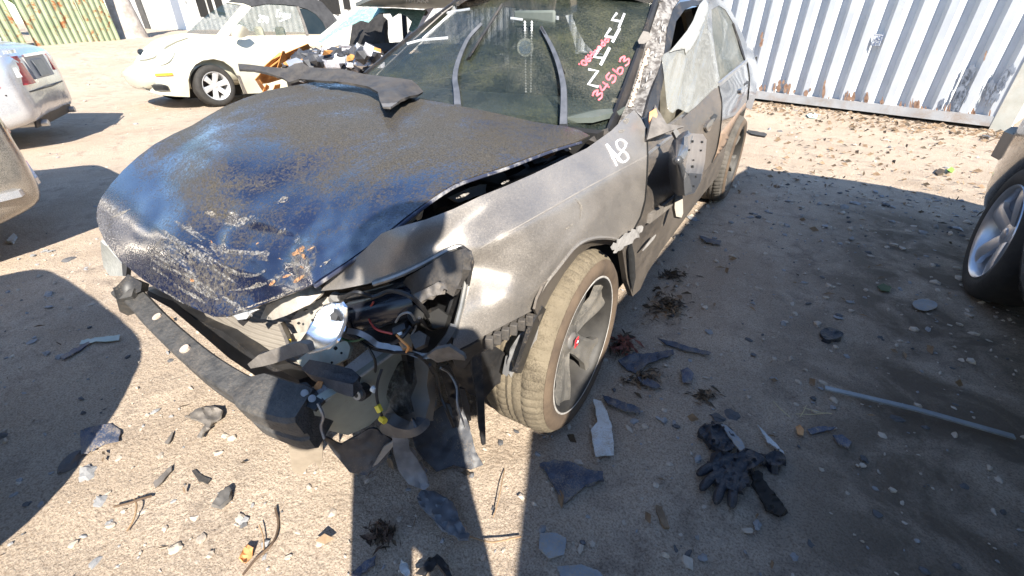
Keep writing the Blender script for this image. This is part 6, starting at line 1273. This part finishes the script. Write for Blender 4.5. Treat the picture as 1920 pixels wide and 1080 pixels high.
# ================================================================== the person taking the picture
pers = empty('person', (1.515, -1.31, 0)); tag(pers, 'person in dark clothes holding up a phone, seen only as a shadow on the wreck', 'person')
fwd = Vector((-.55, .835, 0)).normalized(); lft = Vector((-fwd.y, fwd.x, 0))
def W(f_, l_, z): return fwd*f_+lft*l_+Vector((0, 0, z))
J = {'pelvis': (W(0, 0, .95), .15), 'waist': (W(.01, 0, 1.10), .145), 'chest': (W(.0, 0, 1.36), .165), 'neckb': (W(-.01, 0, 1.53), .085), 'neck': (W(.02, -.03, 1.60), .058), 'headm': (W(.045, -.06, 1.71), .092), 'headt': (W(.04, -.065, 1.81), .082)}
ed = [('pelvis', 'waist'), ('waist', 'chest'), ('chest', 'neckb'), ('neckb', 'neck'), ('neck', 'headm'), ('headm', 'headt')]
for s, n in ((1, 'l'), (-1, 'r')):
    J.update({n+'hip': (W(0, s*.10, .90), .105), n+'knee': (W(.02, s*.115, .50), .068), n+'ankle': (W(-.02, s*.125, .09), .045), n+'heel': (W(-.03, s*.125, .045), .042), n+'toe': (W(.15, s*.15, .035), .034),
              n+'sh': (W(-.01, s*.19, 1.49), .070), n+'elb': (W(.05, s*.27, 1.15), .048), n+'wri': (W(.175, s*.11, 1.25), .030)})
    ed += [('pelvis', n+'hip'), (n+'hip', n+'knee'), (n+'knee', n+'ankle'), (n+'ankle', n+'heel'), (n+'heel', n+'toe'), ('chest', n+'sh'), (n+'sh', n+'elb'), (n+'elb', n+'wri')]
    J[n+'palm'] = (W(.225, s*.085, 1.262), .026); ed.append((n+'wri', n+'palm'))
    for q in range(4):
        J[n+'f%d' % q] = (W(.245, s*(.085-.008*q), 1.285-.018*q), .009); J[n+'g%d' % q] = (W(.262, s*.078, 1.288-.018*q), .008); J[n+'h%d' % q] = (W(.268, s*(.066-.004*q), 1.285-.018*q), .0075)
        ed += [(n+'palm', n+'f%d' % q), (n+'f%d' % q, n+'g%d' % q), (n+'g%d' % q, n+'h%d' % q)]
    J[n+'t1'] = (W(.232, s*.07, 1.285), .010); J[n+'t2'] = (W(.236, s*.055, 1.29), .009); ed += [(n+'palm', n+'t1'), (n+'t1', n+'t2')]
keys = list(J); me = bpy.data.meshes.new('body'); me.from_pydata([tuple(J[k_][0]) for k_ in keys], [(keys.index(a_), keys.index(b_)) for a_, b_ in ed], []); me.update()
body = bpy.data.objects.new('body', me); C.objects.link(body); body.parent = pers
sk = body.modifiers.new('skin', 'SKIN'); sk.use_smooth_shade = True
for i, k_ in enumerate(keys):
    r_ = J[k_][1]; me.skin_vertices[0].data[i].radius = (r_*(1.25 if k_ in ('chest', 'pelvis', 'waist') else 1), r_); me.skin_vertices[0].data[i].use_root = (k_ == 'pelvis')
ss = body.modifiers.new('sub', 'SUBSURF'); ss.levels = 2; ss.render_levels = 2
me.materials.append(M('dark_work_clothes', (.03, .035, .05), (.05, .055, .07), 12, .9))
v, f = icos(.112, W(.03, -.065, 1.79), 3, .02, 3); mb = MB(); mb.add([Vector((p.x, p.y, max(p.z, 1.74))) for p in v], f); mb.build('hair', M('short_dark_hair', (.015, .012, .01), (.03, .024, .02), 40, .8), pers)
SKN = M('skin', (.42, .25, .17), (.46, .28, .2), 12, .5)
fb = MB(); v, f = icos(.095, W(.06, -.06, 1.70), 4, .01, 3); fb.add([Vector((p.x, p.y, 1.70+(p.z-1.70)*1.25)) for p in v], f); fb.tube([W(.148, -.06, 1.72), W(.172, -.06, 1.685)], [.010, .016], 8); fb.build('face', SKN, pers)
for s in (1, -1): ball_ = MB(); ball(ball_, W(.145, s*.033-.06, 1.725), .012); ball_.build('eye', BLACK, pers); e_ = MB(); e_.tube([W(.02, s*.10-.06, 1.74), W(.015, s*.108-.06, 1.68)], [.018, .014], 8); e_.build('ear', SKN, pers)
MB().box(W(.150, -.06, 1.645), (.05, .012, .008), Matrix.Rotation(math.atan2(lft.y, lft.x), 3, 'Z')).build('mouth', M('lips', (.3, .12, .1), (.35, .15, .12), 9, .5), pers)
ph = MB().box(W(.252, 0, 1.2625), (.155, .009, .075), Matrix.Rotation(math.atan2(lft.y, lft.x), 3, 'Z') @ Matrix.Rotation(-PITCH, 3, 'X')).build('phone', BLACK, None, bevel=.004)
for v in ph.data.vertices: v.co += Vector(pers.location)
tag(ph, 'black phone held in both hands by the person outside the picture', 'phone')

# ================================================================== litter on the ground
def drop(o, c):
    o.location = c
    for v in o.data.vertices: v.co -= Vector(c)
    return o
def flat(name, label, cat, poly, mat, z=.02, th=.008, amp=.004, step=7, group=None, tilt=0.0, curve=False):
    c0 = poly[0]; n = len(poly)
    cx = sum(p[0] for p in poly)/n; cy = sum(p[1] for p in poly)/n
    ctrl = [(p[0], p[1], 'z', z+tilt*((p[0]-cx)/60)) for p in poly[::max(1, n//4)]]
    if not curve:   # torn, uneven edges
        rp_ = resample(poly, 6); poly = [(p[0]+2.2*noise.noise((p[0]/7, p[1]/7, cx)), p[1]+2.2*noise.noise((p[0]/7, p[1]/7, cy+9))) for p in rp_]
    o = panel(name, poly, ctrl, mat, None, step=step, thick=th, off=lambda x, y: 1.6*amp*noise.noise((x/10, y/8, cx))+.6*amp*noise.noise((x/4, y/4, cy)), curve=curve)
    base = ZP(cx, cy, 0); drop(o, base); tag(o, label, cat, group); return o
CHALK = M('chalky_grey_plastic', (.40, .42, .42), (.55, .57, .57), 10, .6, dust=(.36, .30, .23), dcov=(.56, .74), dscale=14); NAVY = M('worn_navy_rubber', (.02, .03, .06), (.07, .085, .12), 30, .6, bump=.6, dust=(.26, .22, .17), dcov=(.54, .72), dscale=12)
SLATE = M('slate_grey_scrap', (.20, .22, .24), (.29, .31, .33), 14, .7, dust=(.36, .30, .23), dcov=(.52, .70), dscale=14); BLUEP = M('blue_black_plastic', (.03, .045, .085), (.06, .075, .12), 10, .45, dust=(.34, .28, .21), dcov=(.54, .72), dscale=14)
GLOVE = M('black_wrinkled_leather', (.014, .016, .022), (.035, .038, .048), 10, .5, bump=.8, bscale=55, dust=(.16, .14, .12), dcov=(.60, .80), dscale=16)
BLEAF = M('blackened_leaf', (.03, .022, .015), (.08, .055, .03), 20, .8)
DLEAF = M('dry_brown_leaf', (.13, .085, .05), (.24, .165, .10), 25, .8); RLEAF = M('dark_red_leaf', (.12, .03, .02), (.24, .08, .05), 20, .7); OLEAF = M('orange_leaf', (.50, .22, .08), (.6, .33, .14), 20, .7)
flat('plastic_shard', 'long chalky grey plastic shard lying right of the front wheel', 'scrap', [(1112, 748), (1128, 752), (1138, 772), (1147, 800), (1152, 853), (1116, 854), (1108, 806), (1120, 790), (1118, 768)], CHALK, .03, .006, .006)
flat('rubber_scrap', 'torn navy rubber scrap dusted with sand at the shadow edge below the wheel', 'scrap', [(1012, 868), (1040, 862), (1075, 866), (1102, 880), (1130, 884), (1131, 898), (1100, 908), (1080, 925), (1060, 942), (1045, 920), (1030, 895)], NAVY, .02, .012, .006)
flat('slate_scrap', 'square slate grey scrap near the bottom centre', 'scrap', [(1012, 1000), (1040, 998), (1062, 1008), (1058, 1040), (1030, 1046), (1010, 1028)], SLATE, .012, .008, .004)
flat('slate_scrap', 'broad slate grey scrap cut off by the bottom edge', 'scrap', [(1045, 1062), (1090, 1058), (1120, 1068), (1150, 1100), (1060, 1110)], SLATE, .012, .008, .004)
flat('drooping_liner_piece', 'leaf shaped grey plastic liner piece lying below the hanging duct', 'scrap', [(781, 932), (790, 918), (812, 920), (832, 930), (850, 942), (858, 962), (868, 985), (881, 1002), (878, 1011), (862, 1010), (836, 996), (808, 970), (790, 950)], M('blue_grey_liner', (.10, .11, .125), (.15, .16, .175), 8, .5), .035, .006, .012)
MB_ = MB(); a_ = ZP(1547, 727, .025); b_ = ZP(1902, 819, .02)
MB_.sweep([a_, a_.lerp(b_, .5)+Vector((0, 0, .01)), b_], [[(-.011, -.004), (.011, -.004), (.011, .003), (-.011, .003)]]*3, (0, 0, 1)); o = MB_.build('metal_strip', M('dull_grey_strip', (.22, .24, .25), (.32, .34, .35), 9, .5, .3), None, sharp=30); drop(o, a_.lerp(b_, .5)); tag(o, 'long thin grey trim strip lying on the shaded dirt at right', 'trim strip')
def glove(label, palm, fingers, z):
    g_ = empty('work_glove', ZP(*palm[0], 0)); tag(g_, label, 'glove', None); gi = Vector(g_.location)
    o = panel('palm', palm, [(p[0], p[1], 'z', z) for p in palm[::3]], GLOVE, None, step=6, thick=.02, off=lambda x, y: .022*noise.noise((x/9, y/7, 2))+.012*noise.noise((x/4, y/4, 7)), curve=True); o.parent = g_
    for v in o.data.vertices: v.co -= gi
    for f_ in fingers:
        P_ = catmull([ZP(x, y, .022) for x, y in f_], 10); o = MB().tube([p-gi for p in P_], [.014, .0145, .014, .015, .014, .0145, .0145, .014, .012, .006], 10).build('finger', GLOVE, g_)
glove('crumpled black glove with spread fingers on the shaded dirt at lower right', [(1336, 866), (1352, 846), (1376, 850), (1398, 840), (1432, 856), (1418, 874), (1402, 882), (1404, 906), (1384, 922), (1362, 914), (1346, 908), (1340, 890)],
      [[(1356, 870), (1330, 876), (1308, 890)], [(1356, 884), (1332, 898), (1314, 918)], [(1364, 894), (1350, 920), (1342, 944)], [(1378, 896), (1374, 926), (1372, 952)], [(1398, 862), (1420, 860), (1436, 868)]], .034)
flat('glove_cuff', 'small crumpled black cuff just above the black glove', 'glove', [(1310, 804), (1330, 795), (1356, 797), (1374, 806), (1382, 832), (1362, 846), (1340, 838), (1320, 822)], GLOVE, .035, .02, .016, 5, curve=True)
flat('grey_scrap', 'pale grey strip of plastic tucked above the black glove', 'scrap', [(1352, 795), (1362, 797), (1390, 824), (1398, 842), (1388, 845), (1372, 824)], SLATE, .04, .005, .006)
flat('black_lump', 'small black lump right of the black glove', 'scrap', [(1436, 855), (1448, 846), (1466, 848), (1474, 862), (1462, 872), (1442, 870)], GLOVE, .03, .03, .01, 5, curve=True)
flat('black_rag', 'dark rag strip lying right below the black glove', 'rag', [(1408, 884), (1422, 882), (1440, 910), (1464, 938), (1474, 955), (1462, 968), (1440, 955), (1420, 925)], M('dark_rag', (.012, .010, .009), (.03, .026, .022), 12, .9), .015, .012, .01)
flat('white_shard', 'narrow white shard pointing down above the black lump', 'scrap', [(1420, 796), (1430, 806), (1450, 826), (1472, 850), (1462, 846), (1440, 828)], CHALK, .02, .004, .003)
flat('brown_leaf', 'single tan oval leaf on the shaded dirt at right', 'leaf', [(1492, 800), (1500, 796), (1508, 806), (1506, 816), (1496, 814)], OLEAF, .012, .002, .006, 5)
flat('dark_shard', 'dark blue sliver beside the tan oval leaf', 'scrap', [(1514, 804), (1540, 798), (1568, 800), (1562, 806), (1520, 814)], BLUEP, .012, .004, .003)
flat('dark_chip', 'dark glossy chip right of the blue sliver', 'scrap', [(1562, 816), (1580, 814), (1596, 828), (1592, 838), (1574, 832)], BLUEP, .014, .006, .004)
flat('round_plate', 'flat grey disc of scrap left of the van wheel', 'scrap', [(1712, 566), (1730, 560), (1754, 566), (1756, 576), (1736, 582), (1716, 576)], SLATE, .015, .004, .001, curve=True)
flat('black_tar_lump', 'small black lump in the middle of the shaded dirt', 'scrap', [(1538, 622), (1550, 614), (1566, 616), (1582, 626), (1570, 634), (1548, 636)], GLOVE, .02, .02, .01, 5, curve=True)
flat('green_scrap', 'small dark green scrap of foliage on the shaded dirt', 'leaf', [(1646, 536), (1656, 531), (1672, 538), (1668, 546), (1652, 544)], M('dark_green_leaf', (.03, .06, .02), (.05, .09, .03), 20, .7), .012, .004, .004, 5)
flat('blue_flake', 'dark blue plastic flake in the round shadow at left', 'scrap', [(150, 806), (176, 798), (206, 794), (226, 806), (222, 826), (196, 832), (170, 846), (152, 852)], BLUEP, .012, .004, .01)
flat('green_strip', 'pale green strip of plastic in the round shadow at left', 'scrap', [(152, 638), (184, 632), (224, 628), (222, 638), (180, 640), (150, 646)], M('pale_green_plastic', (.30, .38, .36), (.4, .47, .44), 12, .5), .012, .003, .004)
flat('blue_rod', 'thin blue stick in the round shadow at left', 'stick', [(112, 668), (150, 648), (168, 640), (170, 643), (152, 654), (118, 674)], BLUEP, .012, .006, .002)
flat('pale_chip', 'pale stone flake at the upper left of the dirt, near the beige silver car', 'stone', [(12, 450), (26, 436), (30, 440), (24, 454)], CHALK, .012, .02, .004)
flat('splintered_scrap', 'splintered grey plastic scrap on the sunlit dirt left of the beam end', 'scrap', [(346, 782), (372, 764), (400, 762), (416, 768), (412, 784), (396, 796), (376, 820), (370, 818), (384, 796), (366, 786)], GREYPLAST, .025, .006, .014, 6)
flat('thin_splinter', 'small grey splinter below the splintered scrap', 'scrap', [(308, 830), (322, 808), (326, 812), (314, 832)], GREYPLAST, .012, .004, .003)
flat('charred_chip', 'standing dark slate chip on the sunlit dirt', 'scrap', [(398, 944), (412, 920), (430, 912), (434, 918), (428, 936), (412, 950)], M('dark_slate', (.06, .06, .06), (.13, .12, .11), 20, .8), .03, .012, .006)
flat('grey_sliver', 'grey sliver of plastic on the sunlit dirt', 'scrap', [(286, 906), (304, 888), (322, 872), (320, 882), (306, 900), (292, 914)], GREYPLAST, .014, .004, .003)
flat('perforated_strip', 'small curved perforated black strip on the sunlit dirt', 'scrap', [(358, 882), (366, 880), (380, 892), (394, 898), (388, 906), (372, 900)], DULL_BLACK, .012, .006, .004)
flat('orange_leaf', 'curled orange leaf on the sunlit dirt at the bottom', 'leaf', [(450, 1046), (456, 1030), (464, 1022), (474, 1026), (472, 1046), (460, 1056)], OLEAF, .02, .003, .014, 5)
flat('brown_seed_pod', 'brown pod on the shaded dirt at the bottom', 'leaf', [(1228, 945), (1240, 950), (1250, 972), (1256, 990), (1246, 988), (1236, 970)], DLEAF, .014, .008, .004, 5)
flat('dark_strip', 'dark blue strip of plastic at the bottom edge', 'scrap', [(658, 1076), (684, 1052), (704, 1042), (700, 1054), (676, 1080)], BLUEP, .02, .01, .006)
flat('angled_bracket', 'bent black bracket at the bottom edge below the liner piece', 'scrap', [(778, 1074), (800, 1052), (820, 1038), (832, 1048), (848, 1080), (838, 1082), (820, 1056), (796, 1080)], BLACK, .03, .008, .006)
flat('white_scrap', 'white scrap of film at the bottom edge', 'scrap', [(752, 1050), (764, 1056), (770, 1076), (762, 1082), (748, 1066)], CHALK, .012, .004, .008)
flat('black_stick', 'dark stick on the sunlit dirt right of the wreck, below the container', 'stick', [(1402, 243), (1420, 246), (1438, 250), (1436, 255), (1416, 252), (1402, 248)], BLACK, .02, .01, .004)
flat('teal_wrapper', 'teal and white wrapper on the dirt in front of the container', 'wrapper', [(1512, 214), (1522, 211), (1534, 215), (1530, 220), (1516, 220)], M('teal_wrapper', (.35, .65, .6), (.7, .8, .78), 8, .4), .02, .008, .004, 4)
flat('green_weed', 'bright green weed leaf on the sunlit dirt at right', 'leaf', [(1776, 318), (1784, 312), (1790, 318), (1784, 324)], M('bright_green_leaf', (.2, .42, .04), (.3, .5, .08), 20, .6), .03, .004, .006, 4)
flat('dark_clod', 'dark clod beside the bright green weed leaf', 'stone', [(1754, 322), (1762, 316), (1772, 319), (1770, 325), (1760, 327)], BLEAF, .02, .02, .008, 4)
for i, (poly, nm) in enumerate((([(1158, 676), (1180, 664), (1215, 662), (1262, 655), (1264, 664), (1216, 680), (1190, 698), (1176, 692)], 'crinkled blue plastic piece behind the front wheel'), ([(1234, 634), (1262, 640), (1300, 652), (1334, 660), (1330, 665), (1290, 658), (1250, 646)], 'long blue plastic strip behind the front wheel'), ([(1196, 706), (1220, 710), (1238, 722), (1230, 728), (1206, 720)], 'small blue plastic bit behind the front wheel'), ([(1128, 740), (1160, 750), (1200, 765), (1202, 774), (1170, 768), (1140, 756)], 'flat blue strip beside the chalky shard'), ([(1276, 694), (1290, 688), (1302, 700), (1296, 718), (1280, 716)], 'dark blue chip right of the leaf clumps'), ([(1310, 442), (1330, 446), (1352, 452), (1350, 458), (1326, 454)], 'dark blue chip beside the rocker panel'))):
    flat('blue_plastic_piece', nm, 'scrap', poly, NAVY if i != 4 else BLUEP, .02, .006, .012, 6)
# leaf clumps beside the wheel
def clump(label, cx, cy, rx, ry, n, mats, name='leaf_clump', z=.03, size=(.012, .03)):
    base = ZP(cx, cy, 0); mb = {id(m_): (MB(), m_) for m_ in mats}; R_ = random.Random(int(cx*7+cy))
    root = empty(name, tuple(base)); tag(root, label, 'leaves')
    for i in range(n):
        a = R_.random()*2*math.pi; q = abs(R_.gauss(0, .5)); q *= .7+.8*abs(noise.noise((math.cos(a)*1.5, math.sin(a)*1.5, cx))); p = ZP(cx+rx*q*math.cos(a)*1.2, cy+ry*q*math.sin(a)*1.2, 0)-base; q = min(q, 1)
        p.z = R_.uniform(.004, z)*(1-.6*q); d = Vector((R_.gauss(0, 1), R_.gauss(0, 1), R_.gauss(0, .35))).normalized(); e = d.cross(Vector((R_.gauss(0, .4), R_.gauss(0, .4), 1))).normalized(); s = R_.uniform(*size); w_ = s*R_.uniform(.06, .42); up = Vector((0, 0, s*R_.uniform(.1, .4)))
        m_ = R_.choice(mats); mb[id(m_)][0].add([p-d*s, p+e*w_+up, p+d*s, p-e*w_+up*.5], [(0, 1, 2, 3)])
    for b_, m_ in mb.values():
        if b_.v: o = b_.build('leaves', m_, root, smooth=False); o['kind'] = 'stuff'
clump('dark heap of dead leaves behind the front wheel', 1250, 578, 46, 34, 260, [BLEAF, DLEAF, BLEAF], z=.05)
clump('dark red curled leaves tight behind the front wheel', 1166, 655, 26, 26, 90, [RLEAF, RLEAF, BLEAF], z=.05, size=(.02, .045))
clump('flattened brown leaves under the blue plastic pieces', 1210, 712, 40, 20, 130, [BLEAF, DLEAF], z=.02)
clump('dark matted ball of straw on the shaded dirt at the bottom', 716, 1002, 26, 24, 220, [BLEAF, M('dark_straw', (.05, .03, .02), (.1, .06, .04), 30, .9)], 'straw_ball', .035, (.008, .022))
clump('sooty leaf clump beside the rocker panel', 1262, 520, 34, 12, 90, [BLEAF], z=.03)
clump('brown leaf clump left of the glove', 1320, 745, 30, 14, 60, [BLEAF, DLEAF], z=.02)
# twigs and pine needles
def twig(label, pts, r, mat, z=.012):
    P_ = catmull([ZP(x, y, z+.012*((i*7) % 3)/2) for i, (x, y) in enumerate(pts)], 5*(len(pts)-1)+1); o = MB().tube(P_, r, 5).build('twig', mat, None); drop(o, P_[len(P_)//2]); tag(o, label, 'twig')
TW = M('dry_twig', (.22, .14, .08), (.34, .23, .13), 20, .9); TWD = M('dark_twig', (.07, .045, .03), (.12, .08, .05), 20, .9)
twig('long dry twig curving up from the bottom edge', [(455, 1078), (480, 1048), (510, 1020), (522, 985), (516, 952)], .0035, TWD); twig('thin reddish stem left of the long dry twig', [(494, 1040), (494, 1008), (486, 984)], .002, TW)
twig('curved reddish twig on the sunlit dirt at left', [(238, 996), (250, 975), (256, 950), (252, 935)], .0025, TW); twig('dark root line crossing the sunlit dirt at left', [(214, 950), (240, 944), (262, 936), (284, 930)], .004, TWD)
twig('thin twig in the sunlit wedge beside the wheel', [(925, 970), (934, 940), (940, 910), (946, 880)], .002, TW); twig('reddish stem crossing the tip of the liner piece', [(880, 1006), (908, 1014), (930, 1016), (976, 1006)], .0025, TW)
for i, (a, b) in enumerate((((1450, 752), (1482, 782)), ((1492, 776), (1552, 774)), ((1506, 764), (1560, 776)), ((1500, 782), (1512, 760)))): twig(['straw pointing down beside the trim strip', 'upper of two pale straws under the trim strip', 'lower of two pale straws under the trim strip', 'short straw crossing the pale straws'][i], [a, ((a[0]+b[0])/2, (a[1]+b[1])/2+2), b], .0018, M('pale_straw', (.42, .34, .2), (.5, .42, .26), 20, .8) if 'pale_straw' not in bpy.data.materials else bpy.data.materials['pale_straw'])
twig('thin branch on the dirt below the container edge', [(1852, 266), (1866, 260), (1880, 256)], .006, TWD)
# stones: pale, grey, dark; larger ones are things of their own
SM1 = M('pale_sandstone', (.36, .30, .24), (.48, .42, .35), 25, .9, bump=.3); SM2 = M('blue_grey_stone', (.20, .20, .205), (.31, .31, .31), 25, .8, bump=.3); SM3 = M('dark_slate_stone', (.06, .06, .065), (.12, .12, .125), 25, .8, bump=.3)
protos = []
for i in range(9):
    v, f = icos(1.0, (0, 0, 0), 100+i, .38, 2); me = bpy.data.meshes.new('stone'); me.from_pydata([(p.x, p.y, p.z*.55) for p in v], [], f); me.update(); me.materials.append((SM1, SM2, SM3)[(0, 1, 0, 1, 2, 0, 1, 0, 2)[i]]); protos.append(me)
known = [(190, 940, 15), (135, 868, 26), (165, 888, 18), (268, 960, 12), (180, 1055, 14), (330, 1030, 18), (378, 1012, 17), (395, 1042, 14), (452, 975, 12), (302, 855, 14), (410, 850, 12), (435, 822, 14), (208, 985, 9), (232, 958, 9), (498, 1048, 11), (372, 1052, 10), (560, 1000, 8), (600, 1020, 9),
         (1346, 784, 12), (1372, 780, 14), (1402, 995, 14), (1420, 985, 10), (1318, 1046, 10), (1290, 1040, 10), (1490, 1044, 9), (1520, 1020, 12), (1300, 410, 12), (1406, 408, 8), (1440, 416, 8), (1462, 420, 10), (1532, 608, 12), (1490, 590, 10), (1515, 570, 9), (1588, 668, 9), (1572, 596, 12), (1740, 618, 8), (1190, 790, 10), (1180, 805, 12), (1210, 800, 10), (1268, 800, 10), (1330, 622, 9), (1712, 424, 9), (1656, 392, 7), (1360, 470, 8), (1540, 880, 9), (1620, 860, 8), (1170, 980, 9), (1110, 1020, 12), (1320, 950, 7), (160, 190, 6), (172, 172, 6), (254, 232, 8), (130, 488, 12), (60, 640, 10), (90, 575, 12)]
R9 = random.Random(99)
def stone(px, py, rpx, label, group):
    c = ZP(px, py, 0); d = (c-CAM).dot(_f); r = rpx*d/FPX*.62; lit = (px < 900 and py > 700 and not px < 230) or py < 300; pi_ = R9.choice((0, 2, 5, 7, 0, 2, 1)) if lit else R9.randrange(9); o = bpy.data.objects.new('stone', protos[pi_]); C.objects.link(o)
    kd = ('pale', 'blue grey', 'pale', 'blue grey', 'dark', 'pale', 'blue grey', 'pale', 'dark')[pi_]; place = 'on the sunlit dirt in front of the bumper beam' if (px < 1000 and py > 700 and px > 230) else 'inside the round shadow at the left' if px < 330 else 'on the far dirt' if py < 300 else 'on the shaded dirt between wreck and van'
    label = kd+' rough stone '+place; group = kd+' stones '+place
    o.location = (c.x, c.y, gz(c.x, c.y)+r*.08); s = [r*R9.uniform(.8, 1.25) for _ in range(3)]; o.scale = (s[0], s[1], s[2]); o.rotation_euler = (R9.uniform(-.3, .3), R9.uniform(-.3, .3), R9.uniform(0, 6.28)); tag(o, label, 'stone', group)
for (x, y, r) in known: stone(x, y, r, 'rough stone lying on the dirt among the litter', 'loose stones on the dirt')
for i in range(64):
    while True:
        x, y = R9.uniform(10, 1900), R9.uniform(300, 1075)
        if not (180 < x < 1330 and y < 720-.0*x and not (x < 560 and y > 860)) and not (x > 1330 and y < 330): break
    stone(x, y, R9.uniform(4.5, 9), 'rough stone lying on the dirt among the litter', 'loose stones on the dirt')
# gravel too small to pick apart
for nm, m_, cnt, sd in (('gravel', SM1, 3000, 1), ('gravel', SM2, 1300, 2), ('gravel', SM3, 700, 3)):
    mb = MB(); R_ = random.Random(sd)
    for i in range(cnt):
        if R_.random() < .8: x = R_.uniform(-2.6, 3.2); y = R_.uniform(-1.5, 3.8)
        else: x = R_.uniform(-9, 5); y = R_.uniform(-1.5, 8)
        big = .003+.011*R_.random()**3
        r = big*(1+.25*max(0, y)); v, f = icos(r, (x, y, gz(x, y)+r*.12+.001), R_.randint(0, 9999), .5, 1)
        mb.add([Vector((p.x, p.y, p.z)) for p in v], f)
    o = mb.build(nm, m_, None, smooth=False); tag(o, {1: 'pale', 2: 'blue grey', 3: 'dark'}[sd]+' gravel strewn thinly over the whole dirt yard', 'gravel', kind='stuff')
# leaf litter along the container and across the dirt
for nm, mats, cnt, sd in (('leaf_litter', DLEAF, 1300, 4), ('leaf_litter', BLEAF, 420, 5), ('straw_litter', TW, 500, 6)):
    mb = MB(); R_ = random.Random(sd)
    for i in range(cnt):
        q = R_.random()
        if q < .62: u_ = R_.uniform(-.3, 5.5); p = CB+tdir*u_+nrm*(.05+abs(R_.gauss(0, .55))); x, y = p.x, p.y
        elif q < .8: x = R_.uniform(-2.0, 3.5); y = R_.uniform(-1.5, 5)
        else: x = R_.uniform(.9, 3.2); y = R_.uniform(3.2, 7)
        z = gz(x, y)+R_.uniform(.004, .02); d = Vector((R_.gauss(0, 1), R_.gauss(0, 1), R_.gauss(0, .25))).normalized(); s = R_.uniform(.008, .03)*(1+.16*max(0, y-1)*(nm == 'leaf_litter')*.6); e = d.orthogonal().normalized(); w_ = s*(.4 if nm == 'leaf_litter' else .05); p = Vector((x, y, z))
        mb.add([p-d*s, p+e*w_+Vector((0, 0, s*.3)), p+d*s, p-e*w_], [(0, 1, 2, 3)])
    o = mb.build(nm, mats, None, smooth=False); tag(o, {4: 'brown dead leaves thickest along the container foot', 5: 'blackened dead leaves thickest along the container foot', 6: 'short bits of straw strewn over the dirt'}[sd], 'leaf litter', kind='stuff')
